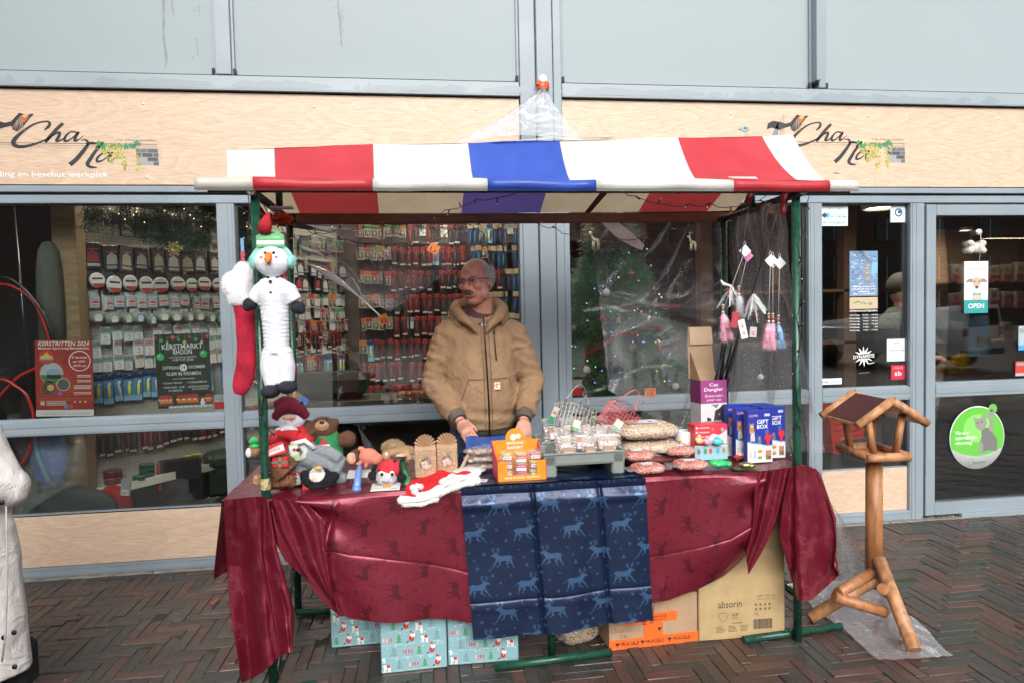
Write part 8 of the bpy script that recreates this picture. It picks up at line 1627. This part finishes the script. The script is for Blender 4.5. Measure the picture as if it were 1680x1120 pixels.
dangler(1264,428,1261,525,2.78,PNK,'pink feather dangler hanging left of the blue one');dangler(1268,430,1268,525,2.80,PNK,'pink feather dangler behind, on the middle cord',6);dangler(1279,432,1277,528,2.79,LBL,'pale blue feather dangler hanging by the right post',5,.10);dangler(1222,412,1186,510,2.85,PNK,'big pink feather dangler hanging over the Cat Dangler box',14,.12);dangler(1226,420,1212,480,2.88,(.75,.74,.76),'white feather dangler tangled around the black rods',12,.10,(.6,.2,.4))
t=thing('feather_dangler','white and brown feather bunch left of the black rods','cat toy',at(1200,470,2.9));feathers((0,0,0),(.75,.74,.74),6,.10,'feather',t);m=MB();m.tube([(0,0,0),(-.04,0,.012),(-.05,0,.03)],[.006,.008,.003],(.78,.78,.8),8);part('quill',m,M_PLUSH,t);m=MB();m.tube([(0,0,-.01),(-.04,0,-.02)],[.007,.003],(.2,.09,.06),6);part('barred_feather',m,M_PLUSH,t)
t=thing('feather_dangler','white feather cluster hanging right of the crossing rods','cat toy',at(1236,490,2.84));feathers((0,0,.02),(.72,.70,.70),9,.12,'feather',t)
for(x,y,h_,rot,lab,c)in((1219,540,.085,-.22,'long white tag with red anchor prints between the rods',(.74,.72,.72)),(1236,545,.045,.08,'short pale tag with red print behind the long one',(.5,.46,.46)),(1206,525,.07,.2,'dark red tag with white print behind the feathers',(.4,.04,.05))):
    m=MB();m.box(-.016,0,-h_/2,.016,.0015,h_/2,c,.0005)
    for kq in range(int(h_/.03)):z=h_/2-.02-kq*.032;m.stroke([(0,z),(0,z-.015)],.003,-.0006,(.5,.05,.12));m.stroke([(-.008,z-.008),(0,z-.016),(.008,z-.008)],.003,-.0006,(.5,.05,.12));m.stroke([(-.006,z-.001),(.006,z-.001)],.002,-.0006,(.5,.05,.12))
    solo('product_tag',m,M_PRINT,lab,'tag',at(x,y,2.80),(0,rot,0))
# --- kong boxes and gift boxes
def carton(nm,lab,x0,x1,yb,yt,Y,dep,c,top,rz=0.,cat='box'):
    a,b=at(x0,yb,Y),at(x1,yb,Y);w=b.x-a.x;h=at((x0+x1)/2,yt,Y).z-TT;t=thing(nm,lab,cat,((a.x+b.x)/2,Y,TT),(0,0,rz));m=MB();m.box(-w/2,0,0,w/2,dep,h,c,.0015);part('carton',m,M_PRINT,t);m=MB();m.box(-w/2+.001,.001,h,w/2-.001,dep-.001,h+.0012,top);part('lid',m,M_PRINT,t);return t,w,h
t,w,h=carton('toy_box','red boxed set of pastel pet toys beside the peanut bags',1140,1194,762,696,2.93,.08,(.68,.04,.07),(.6,.05,.08));m=MB();X=lambda u:(u-.5)*w;Zp=lambda v:(1-v)*h
m.rect(X(0),Zp(1),X(1),Zp(.62),-.0006,(.30,.55,.62));m.rect(X(0),Zp(.62),X(1),Zp(.58),-.0007,(.6,.62,.64))
for kq in range(3):m.disc(X(.07),Zp(.08+kq*.13),.006,-.0008,(.5,.5,.65),n=12);m.rect(X(.14),Zp(.10+kq*.13),X(.45),Zp(.06+kq*.13),-.0008,(.75,.35,.35))
m.poly([(X(.3),Zp(.42)),(X(.55),Zp(.25)),(X(.75),Zp(.3)),(X(.98),Zp(.15)),(X(.98),Zp(.55)),(X(.3),Zp(.55))],-.0007,(.62,.6,.6));m.star(X(.55),Zp(.14),.011,-.0008,(.45,.22,.08));m.star(X(.85),Zp(.15),.014,-.0008,(.2,.5,.5),6,.3)
for kq,(u,c)in enumerate(((.12,(.2,.15,.1)),(.32,(.1,.3,.1)),(.48,(.6,.1,.1)),(.7,(.1,.4,.5)),(.88,(.4,.25,.15)))):m.disc(X(u),Zp(.75),.009,-.0008,c,.014,n=10)
part('print',m,M_PRINT,t)
for(x,y,c,sh,lab)in((1147,722,(.72,.50,.25),0,'pale orange duck toy in the boxed set'),(1160,724,(.75,.35,.45),1,'pink toy in the boxed set'),(1178,724,(.08,.55,.58),2,'turquoise dinosaur toy in the boxed set')):m=MB();m.ell((0,0,0),(.016 if sh<2 else.026,.012,.016),c);m.ell((0,0,.018),(.010,.009,.010),c);m.ell((.012,0,-.004),(.008,.006,.012),c);m.ell((-.012,0,.006),(.008,.006,.009),c);solo('vinyl_toy',m,M_GLOSS,lab,'toy',at(x,y,2.91))
gbm=None
def gift(x0,x1,yb,yt,Y,lab):
    a,b=at(x0,yb,Y),at(x1,yb,Y);w=b.x-a.x;h=at((x0+x1)/2,yt,Y).z-TT;t=thing('gift_box',lab,'gift box',((a.x+b.x)/2,Y,TT),(0,0,radians(3)),'blue cat gift boxes');NB_=(.015,.035,.32);m=MB();m.box(-w/2,0,0,w/2,.035,h,NB_,.001);part('carton',m,M_PRINT,t);X=lambda u:(u-.5)*w;Zp=lambda v:(1-v)*h;m=MB();y=-.0006
    m.poly([(X(0),Zp(.6)),(X(.2),Zp(.63)),(X(.6),Zp(.66)),(X(1),Zp(.69)),(X(1),Zp(1)),(X(0),Zp(1))],y,(.70,.72,.74));m.stroke([(X(0),Zp(.59)),(X(.3),Zp(.62)),(X(.7),Zp(.67)),(X(1),Zp(.68))],.004,y-.0002,(.1,.4,.75))
    m.text('CUPID',X(.06),Zp(.11),.010,y-.0003,(.75,.35,.3),'l',fit=w*.36,bold=.05);m.box(X(.68),y-.0004,Zp(.11),X(.9),y-.0003,Zp(.06),(.5,.55,.7));m.text('GIFT',X(.38),Zp(.25),.0185,y-.0004,(.85,.87,.9),'l',fit=w*.46,bold=.05);m.text('BOX',X(.38),Zp(.345),.0185,y-.0004,(.85,.87,.9),'l',fit=w*.44,bold=.05);m.ring(X(.77),Zp(.415),.006,.007,y-.0003,(.6,.65,.8),12)
    def cat(u,v,s3,c,c2):
        m.poly([(X(u)-s3*.8,Zp(v)-s3*2.2),(X(u)-s3*.7,Zp(v)),(X(u)-s3*.75,Zp(v)+s3*.9),(X(u)-s3*.3,Zp(v)+s3*.5),(X(u)+s3*.2,Zp(v)+s3*.5),(X(u)+s3*.6,Zp(v)+s3*.9),(X(u)+s3*.65,Zp(v)),(X(u)+s3*.9,Zp(v)-s3*2.2)],y-.0005,c);m.disc(X(u),Zp(v)-s3*.2,s3*.35,y-.0007,c2,n=10);m.disc(X(u)-s3*.3,Zp(v)+s3*.15,s3*.12,y-.0008,(.05,.05,.02),n=6);m.disc(X(u)+s3*.3,Zp(v)+s3*.15,s3*.12,y-.0008,(.05,.05,.02),n=6)
    cat(.17,.28,.015,(.50,.22,.08),(.7,.55,.45));y-=.0005;cat(.2,.45,.014,(.55,.52,.48),(.7,.68,.65));cat(.47,.52,.012,(.15,.16,.18),(.3,.3,.32));y+=.0005
    m.poly([(X(.7),Zp(.46)),(X(.94),Zp(.46)),(X(.96),Zp(.54)),(X(.86),Zp(.6)),(X(.87),Zp(.685)),(X(.76),Zp(.685)),(X(.76),Zp(.6)),(X(.68),Zp(.54))],y-.0014,(.7,.03,.03))
    for kq,(u,c)in enumerate(((.08,(.6,.35,.2)),(.14,(.65,.5,.3)),(.26,(.2,.3,.6)),(.31,(.3,.4,.65)))):m.rect(X(u),Zp(.92),X(u+.03),Zp(.76),y-.0004,c)
    for v in(.79,.91):m.disc(X(.49),Zp(v),.012,y-.0005,(.65,.2,.05)if v<.85 else(.2,.35,.12),.006,n=14);m.disc(X(.49),Zp(v-.03),.012,y-.0004,(.7,.5,.2),.005,n=14)
    m.rect(X(.72),Zp(.95),X(.94),Zp(.77),y-.0004,(.5,.2,.12));m.rect(X(.74),Zp(.95),X(.80),Zp(.86),y-.0005,(.05,.25,.08));m.rect(X(.83),Zp(.95),X(.92),Zp(.88),y-.0005,(.1,.1,.12));part('print',m,M_PRINT,t)
for a in((1193,1228,742,663,2.99,'gift box at the back left of the blue group'),(1227,1262,742,662,3.00,'gift box at the back centre of the blue group'),(1238,1272,745,664,2.95,'gift box second row right of the blue group'),(1251,1289,746,667,2.90,'rightmost gift box with half hidden BOX lettering'),(1207,1243,744,669,2.90,'gift box second from front, left of the front one'),(1226,1268,750,673,2.83,'frontmost gift box with cats and red bone showing GIFT BOX')):gift(*a)
# --- small Christmas toys at the edge
m=MB();m.ell((0,0,.018),(.045,.03,.018),(.03,.5,.14));m.ell((-.03,.0,.024),(.025,.02,.015),(.03,.5,.14));m.ell((.035,-.01,.014),(.02,.018,.012),(.03,.5,.14));m.v=[(x+.003*nz(y*60,z*60),y,z+.004*nz(x*50,y*50))for x,y,z in m.v];q=tp(1184,768);solo('green_squeaky_toy',m,M_GLOSS,'bright green soft toy lying right of the peanut bags','toy',(q.x,q.y+.02,TT),(0,0,.3))
m=MB();m.box(-.05,-.03,0,.06,.03,.002,(.05,.12,.05));q=tp(1222,768);xt=solo('green_card',m,M_PRINT,'dark green card under the small Christmas toys','card',(q.x,q.y+.01,TT));m=MB();m.ell((0,0,.015),(.03,.022,.013),(.55,.45,.2));m.ell((.02,-.01,.012),(.018,.014,.01),(.3,.35,.1));solo('gold_toy',m,M_METAL,'small gold shiny toy on the dark green card','toy',(q.x+.005,q.y,TT+.002))
m=MB();m.ell((0,0,.014),(.035,.02,.012),(.5,.03,.04));m.ell((.01,0,.022),(.026,.016,.010),(.75,.73,.72));q=tp(1218,755);solo('santa_hat_toy',m,M_FABRIC,'small red and white Santa toy behind the gold toy','toy',(q.x,q.y+.02,TT))
# ================================================= string lights
def lights(P,lab,Y=None):
    t=thing('string_lights',lab,'fairy lights',(0,0,0));pts=[at(x,y,Yy)for x,y,Yy in P];s3=[]
    for a,b in zip(pts[:-1],pts[1:]):
        n=max(2,int((b-a).length/.03))
        for kq in range(n):p=a.lerp(b,kq/n);p.z-=.012*sin(pi*kq/n);s3.append(p+Vector((rg.uniform(-.003,.003),rg.uniform(-.003,.003),rg.uniform(-.003,.003))))
    s3.append(pts[-1]);m=MB();m.tube(s3,.0018,(.008,.008,.01),5);part('cable',m,M_PLAST,t);m=MB();g=MB();i=2
    while i<len(s3)-1:p=s3[i];a=rg.uniform(0,6.3);d_v=Vector((.4*cos(a),-.3,.55*sin(a)-.25)).normalized();m.tube([p,p+d_v*.028],[.0034,.0030],(.008,.008,.01),6);g.ell(p+d_v*.027,.0019,rg.choice([(.35,.25,1),(.9,.25,.12),(1,.6,.25),(.9,.15,.15)]),None,6,4);i+=rg.choice([3,3,4])
    part('lamp_holder',m,M_PLAST,t,kind='stuff');part('led',g,M_LED,t,kind='stuff')
lights([(486,386,3.4),(520,383,3.4),(556,376,3.4),(600,372,3.4),(640,368,3.42),(690,360,3.3),(730,345,3.1),(780,328,2.9),(852,314,2.72)],'black string lights along the rear beam rising to the front eave')
lights([(498,372,3.4),(520,384,3.38),(570,392,3.38),(610,400,3.38),(660,398,3.38),(705,400,3.36),(740,376,3.36),(775,370,3.36),(800,358,3.36)],'black string lights looping across the middle window')
lights([(858,352,3.4),(880,366,3.4),(910,374,3.4),(935,384,3.4),(975,386,3.4),(1020,394,3.4),(1060,386,3.4),(1100,372,3.38),(1140,362,3.36)],'black string lights before the Christmas tree window')
lights([(1020,312,2.72),(1042,322,2.74),(1090,334,2.76),(1130,336,2.78),(1165,332,2.8),(1200,340,2.8),(1230,330,2.78),(1262,318,2.74)],'black string lights under the right front eave')
lights([(1330,310,2.70),(1322,335,2.70),(1318,365,2.70),(1310,400,2.70),(1318,450,2.70),(1308,520,2.70),(1314,560,2.70),(1304,620,2.70),(1312,680,2.70),(1296,720,2.70),(1306,765,2.69)],'black string lights wound down the right front post')
lights([(407,314,2.72),(410,345,2.70),(407,380,2.70),(404,425,2.72)],'short black string lights hanging left of the left post')
lights([(432,640,2.70),(428,680,2.69),(446,710,2.70),(434,740,2.69),(446,775,2.69),(434,805,2.68),(441,850,2.69),(447,890,2.70),(449,905,2.72),(452,925,2.74)],'black string lights wound round the lower left post')
lights([(426,318,2.8),(440,350,2.85),(455,362,3.0),(478,392,3.35)],'black string lights hanging from the left rafter')
# ================================================= under the stall
def gw(x0,y0,x1,y1,x2,yt,lab,dep=.12):
    a,b=atz(x0,y0),atz(x1,y1);u=Vector((b.x-a.x,b.y-a.y,0));w=u.length;rz=atan2(u.y,u.x);h=.36;t=thing('wrapped_box',lab,'gift box',a,(0,0,rz),'pale blue wrapped boxes under the stall');c=(.24,.42,.46);m=MB();m.box(0,0,.001,w,dep,h,c,.004);part('wrapped_carton',m,M_PRINT,t)
    m=MB();r=random.Random(int(x0));n=0
    def tree(x,z,s3,c2):
        for kq in range(3):m.poly([(x-s3*(.5-kq*.1),z+s3*kq*.38),(x+s3*(.5-kq*.1),z+s3*kq*.38),(x,z+s3*(kq*.38+.45))],-.0005-kq*1e-4,c2)
        m.rect(x-.001,z-s3*.2,x+.001,z+s3*1.2,-.0009,c2)
    def ztree(x,z,s3):
        m.rect(x-.0008,z-s3*.2,x+.0008,z+s3*1.2,-.0009,(.1,.16,.17))
        for kq in range(4):q_=z+s3*kq*.3;ww=s3*(.5-kq*.1);m.stroke([(x-ww,q_),(x,q_+s3*.16),(x+ww,q_)],.0022,-.0008,(.1,.16,.17))
    def santa(x,z):
        m.disc(x,z,.011,-.0006,(.5,.02,.03),.013,n=12);m.disc(x+.005,z+.014,.010,-.0008,(.78,.78,.78),n=10);m.poly([(x-.004,z+.022),(x+.012,z+.024),(x-.008,z+.034)],-.001,(.5,.02,.03));m.disc(x+.006,z+.020,.004,-.0011,(.55,.3,.25),n=8);m.stroke([(x-.012,z-.010),(x-.02,z-.016)],.005,-.0006,(.03,.03,.04));m.disc(x+.001,z,.0025,-.0009,(.7,.6,.2),n=6)
    def llama(x,z):
        m.rect(x-.012,z-.008,x+.016,z+.006,-.0006,(.75,.75,.74));m.rect(x-.014,z,x-.006,z+.03,-.0007,(.75,.75,.74));m.disc(x-.012,z+.032,.007,-.0008,(.75,.75,.74),n=10)
        for q_ in(-.010,-.004,.008,.013):m.rect(x+q_-.002,z-.022,x+q_+.002,z-.006,-.0007,(.75,.75,.74))
        m.rect(x-.016,z+.010,x-.004,z+.016,-.001,(.05,.35,.12));m.rect(x,z-.004,x+.014,z+.008,-.001,(.5,.03,.05))
    def parcel(x,z):
        for q_ in range(3):m.rect(x+q_*.014,z,x+q_*.014+.011,z+.014,-.0007,r.choice([(.4,.04,.06),(.6,.35,.35),(.5,.05,.08)]));m.rect(x+q_*.014+.004,z,x+q_*.014+.006,z+.014,-.0009,(.75,.7,.7))
    row=0;z=.03
    while z<h-.04:
        x=.022+(row%2)*.03;k3=row
        while x<w-.03:
            kd=(k3+int(x0))%5
            if kd==0:santa(x,z);
            elif kd==1:llama(x,z)
            elif kd==2:ztree(x,z-.012,.03)
            elif kd==3:parcel(x-.015,z-.006)
            else:tree(x,z-.012,.028,(.08,.3,.12));
            m.stroke([(x-.018,z-.021),(x+.018,z-.021)],.0012,-.0005,(.7,.75,.76));x+=.052;k3+=1
        for q_ in range(7):m.star(r.uniform(.01,w-.01),z+r.uniform(.02,.03),.006,-.0004,(.45,.62,.66),6,.4)
        z+=.055;row+=1
    part('print',m,M_PRINT,t)
gw(626,1106,734,1094,0,1010,'pale blue wrapped gift box, front one left of the middle leg');gw(736,1092,851,1083,0,1010,'pale blue wrapped gift box under the blue runner');gw(544,1063,640,1054,0,975,'pale blue wrapped gift box behind, under the crimson swag')
# fragile box
def kbox(x0,y0,x1,y1,h,dep,c,nm,lab):
    a,b=atz(x0,y0),atz(x1,y1);u=Vector((b.x-a.x,b.y-a.y,0));t=thing(nm,lab,'cardboard box',a,(0,0,atan2(u.y,u.x)));m=MB();m.box(0,0,.001,u.length,dep,h,c,.004);part('carton',m,M_CARD,t);return t,u.length
t,w=kbox(1000,1067,1145,1050,.22,.26,(.40,.26,.16),'fragile_box','brown box with orange FRAGILE tape and CHANA 1x in pen');m=MB();OT=(.85,.14,.02)
m.box(-.001,-.0015,.0,w+.001,-.0005,.045,OT);m.box(w*.38,-.0017,.045,w*.60,-.0007,.105,OT);m.box(w*.16,-.0016,.105,w*.76,-.0006,.148,OT);m.box(w*.60,-.0018,.12,w*.86,-.0008,.165,OT)if False else None;part('orange_tape',m,M_GLOSS,t);m=MB()
def glass_(x,z,s3):m.poly([(x-s3,z+s3),(x-s3*.9,z-s3*.1),(x-s3*.2,z-s3*.5),(x-s3*.2,z-s3),(x-s3*.6,z-s3*1.2),(x+s3*.6,z-s3*1.2),(x+s3*.2,z-s3),(x+s3*.2,z-s3*.5),(x+s3*.9,z-s3*.1),(x+s3,z+s3),(x+.1*s3,z+s3*.5)],-.0022,(.02,.02,.02))
for x,z in((.03,.012),(.145,.012),(.27,.012)):glass_(x+.006,z+.012,.009);m.text('FRAGILE',x+.022,z+.003,.017,-.0022,(.02,.02,.02),'l',fit=.082,bold=.04)
for x,z in((.075,.112),(.185,.112)):m.text('FRAGILE',x,z+.012,.014,-.0022,(.02,.02,.02),'l',fit=.08,bold=.04);m.text('BREEKBAAR',x,z+.001,.007,-.0022,(.02,.02,.02),'l',fit=.08,bold=.04)
v=MB();v.text('FRAGILE',0,0,.020,0,(.02,.02,.02),'l',fit=.075,bold=.04)
for q_,(xx,zz)in enumerate(((w*.42,.10),(w*.50,.102))):m.join(v,Matrix.Translation((xx,-.0024,zz))@Matrix.Rotation(-pi/2,4,'Y'))
glass_(w*.56,.075,.009)
for st3 in([(.035,.165),(.02,.155),(.018,.135),(.032,.128)],[(.042,.17),(.042,.13),(.048,.148),(.054,.132)],[(.072,.148),(.062,.148),(.060,.133),(.070,.132),(.073,.148),(.076,.131)],[(.084,.13),(.084,.165),(.1,.132),(.1,.168)],[(.108,.13),(.118,.168),(.13,.13)],[(.075,.118),(.075,.085)],[(.088,.11),(.104,.088)],[(.104,.11),(.088,.088)]):m.stroke([(a_*.8-.004,b_*.62-.005)for a_,b_ in st3],.0018,-.0012,(.05,.04,.04))
part('print',m,M_PRINT,t)
t,w=kbox(1147,1052,1288,1042,.56,.30,(.42,.30,.15),'carton_box','tall plain brown absorin carton by the right front leg');m=MB();INK=(.05,.045,.04)
m.text('absorin',w*.22,.145,.034,-.0006,INK,'l',fit=.11);m.text('SLIP',w*.38,.105,.014,-.0006,INK,'l',fit=.03,bold=.03);m.text('ULTRA',w*.38,.092,.008,-.0006,INK,'l',fit=.03);m.text('REF 1012 A',w*.68,.185,.009,-.0006,INK,'l',fit=.08);m.text('10 x 2 x 14 x 22',w*.68,.172,.007,-.0006,INK,'l',fit=.08)
m.stroke([(w*.22,.115),(w*.25,.122),(w*.31,.122),(w*.34,.115),(w*.30,.085),(w*.26,.085),(w*.22,.115)],.0018,-.0006,INK)
for kq in range(6):m.disc(w*.39+kq*.008,.074,.003,-.0006,INK,n=8)
for r_ in range(2):
    for kq in range(4):m.ring(w*.66+kq*.021,.150-r_*.020,.0045,.006,-.0006,INK,10);m.rect(w*.66+kq*.021-.002,.148-r_*.020,w*.66+kq*.021+.002,.154-r_*.020,-.0007,INK)
m.text('CE',w*.64,.104,.012,-.0006,INK);x=w*.63
while x<w*.84:bw=rg.uniform(.0008,.003);m.rect(x,.040,x+bw,.085,-.0006,INK);x+=bw+rg.uniform(.0008,.002)
for kq in range(3):
    for j in range(5):m.rect(w*.2+kq*.055,.06-j*.006,w*.2+kq*.055+.045*rg.uniform(.6,1),.062-j*.006,-.0006,INK)
m.rect(0,.405,w,.408,-.0005,(.30,.2,.1));part('print',m,M_PRINT,t)
# seed sacks under the table
q=atz(946,1060);o=sack(945,1052,q.y+.08,.19,.16,.10,[(.52,.34,.17),(.36,.22,.11),(.62,.45,.25),(.18,.12,.07)],'big bag of mixed bird seed on the paving beside the middle leg',0,1300,.006,.35,None,'bird_seed_bag');q=atz(965,1040);sack(975,1030,q.y+.16,.17,.14,.09,[(.52,.34,.17),(.36,.22,.11),(.62,.45,.25),(.18,.12,.07)],'second bird seed bag behind, under the blue runner',.03,900,.006,-.3,None,'bird_seed_bag')
# ================================================= bird table
WD_=(.36,.155,.065);WD2=(.44,.215,.10)
M_WOOD=mk('varnished_pine',rough=.42,var=.42,vs=7,bump=.2,bs=26,stretch=(6,6,1.2),rvar=.1)
PYb_=2.84;bt=thing('bird_table','varnished wooden bird table with felt roof on a tripod post','bird table',(at(1434,800,PYb_).x,PYb_,0));Ob=Vector(bt.location)
def B(x,y,d=0.):return at(x,y,PYb_-d)-Ob
zb=B(1434,748).z;m=MB();m.tube([(0,0,.16),(.0,0,zb)],[.037,.036],WD_,20);part('post',m,M_WOOD,bt)
HR_=radians(12)
hz=thing('x','','')if False else None
zfl=at(1460,750,2.72).z;Mh=Matrix.Translation((at(1460,743,2.72).x-Ob.x,-.0,zb))@Matrix.Rotation(radians(-3),4,'Z')
def hb_part(nm,m,mat=M_WOOD,**k):m.xf(Mh);return part(nm,m,mat,bt,**k)
hw,hd2=.090,.115;rh=at(1475,657,2.70).z-zb;ro=.150;re=at(1530,695,2.70).z-zb+.012;rl=.145
m=MB();m.box(-hw,-hd2,0,hw,hd2,.012,WD2,.003);hb_part('floor_board',m)
for y in(-hd2,hd2):m=MB();m.tube([(-hw-.012,y,.020),(hw+.012,y,.020)],.021,WD2,14);hb_part('side_log',m)
for x in(-hw,hw):m=MB();m.tube([(x,-hd2,.026),(x,hd2,.026)],.017,WD_,14);hb_part('side_log',m)
for sx in(-1,1):
    for y in(-hd2*.8,hd2*.8):m=MB();m.tube([(sx*hw*.55,y,.02),(sx*hw*.92,y,re+.03)],.016,WD_,12);hb_part('corner_post',m)

for sx in(-1,1):
    m=MB();m.add([(0,-rl,rh),(sx*ro,-rl,re),(sx*ro,rl,re),(0,rl,rh),(0,-rl,rh-.012),(sx*ro,-rl,re-.012),(sx*ro,rl,re-.012),(0,rl,rh-.012)],[(0,1,2,3)if sx>0 else(3,2,1,0),(4,7,6,5),(0,4,5,1),(1,5,6,2),(2,6,7,3)],WD2);hb_part('roof_board',m)
    m=MB();o1=.006;m.add([(0,-rl+.012,rh+o1),(sx*(ro-.004),-rl+.012,re+o1),(sx*(ro-.004),rl-.012,re+o1),(0,rl-.012,rh+o1),(0,-rl+.012,rh+.0005),(sx*(ro-.004),-rl+.012,re+.0005),(sx*(ro-.004),rl-.012,re+.0005),(0,rl-.012,rh+.0005)],[(0,1,2,3)if sx>0 else(3,2,1,0),(0,4,5,1),(1,5,6,2),(2,6,7,3)],(.085,.022,.022));hb_part('roof_felt',m,mk('felt_granules' if sx>0 else 'felt_granules_b',rough=.95,var=.5,vs=260,bump=1.,bs=420))
    for yy in(-rl,rl):m=MB();m.tube([(-sx*.0,yy,rh+.004),(sx*(ro+.012),yy,re-.006)],.019,WD2,14);m.v=[(x,y,z)for x,y,z in m.v];hb_part('barge_log',m)
F1=atz(1500,1076)-Ob;F2=atz(1328,1022)-Ob;
for(top,foot,lab)in((Vector((.0,-.035,.30)),F1,'front leg'),(Vector((-.01,-.02,.20)),F2,'left leg'),(Vector((.05,.05,.26)),Vector((.24,.25,0)),'rear leg')):
    foot=Vector((foot.x,foot.y,.025));m=MB();m.tube([top,foot],.029,WD2,16);part('leg',m,M_WOOD,bt)
for a,b in(((1368,978),(1452,1004)),((1448,965),(1472,985)),((1375,972),(1432,938))):
    m=MB();m.tube([B(*a,.14),B(*b,.16 if a[0]<1400 and a[1]>975 else.02)],.024,WD_,14);part('brace',m,M_WOOD,bt)
# fallen leaves
def leaf(x,y,lab,c,s3=.04):
    q=atz(x,y);m=MB();n=8;vs=[]
    for kq in range(n+1):t=kq/n;wv=s3*.32*sin(pi*t)**.8;vs+=[(lerp(-s3,s3,t),-wv,.006+.010*sin(pi*t)+.004*rg.random()),(lerp(-s3,s3,t),wv,.012+.006*cos(5*t))]
    m.add(vs,[(2*i,2*i+2,2*i+3,2*i+1)for i in range(n)],c,True);solo('fallen_leaf',m,M_PAPER,lab,'leaf',(q.x,q.y,.002),(0,0,rg.uniform(0,3)))
leaf(352,990,'orange brown leaf on the paving left of the crimson tail',(.45,.14,.03),.04);leaf(1510,849,'orange leaf lying at the door threshold',(.5,.14,.03),.03);leaf(1497,847,'yellow green leaf at the foot of the mullion',(.35,.33,.03),.03);leaf(503,1023,'dull leaf in the shade under the stall',(.10,.08,.04),.035);leaf(535,1051,'brown leaf beside the rear wrapped box',(.18,.08,.04),.03);leaf(128,1013,'flat pale leaf on the paving at left',(.16,.16,.13),.02)
m=MB()
for kq in range(60):q=(rg.uniform(-2.2,3.6),rg.uniform(2.4,4.0));m.ell((q[0],q[1],.002),(.004,.003,.0015),(.5,.5,.48),None,6,3)
solo('litter_specks',m,M_PAPER,'tiny pale specks of litter scattered over the wet brick paving','litter',kind='stuff')
import numpy as np
from math import*
f=1100;yaw,pitch,roll=radians(7.43),radians(2.43),radians(1.25);H=1.47
cy,sy=cos(yaw),sin(yaw);cp,sp=cos(pitch),sin(pitch)
F=np.array([sy*cp,cy*cp,-sp]);R0=np.array([cy,-sy,0]);D0=np.cross(F,R0)
cr,sr=cos(roll),sin(roll);R=cr*R0+sr*D0;D=-sr*R0+cr*D0;C=np.array([0,0,H])
def ray(x,y):return F*f+R*(x-840)+D*(y-560)
def atY(x,y,Y):r=ray(x,y);t=Y/r[1];return C+r*t
def atZ(x,y,Z):r=ray(x,y);t=(Z-H)/r[2];return C+r*t
def atX(x,y,X):r=ray(x,y);t=X/r[0];return C+r*t
def pr(X,Y,Z):
    d=np.array([X,Y,Z])-C;z=F@d;return 840+f*(R@d)/z,560+f*(D@d)/z
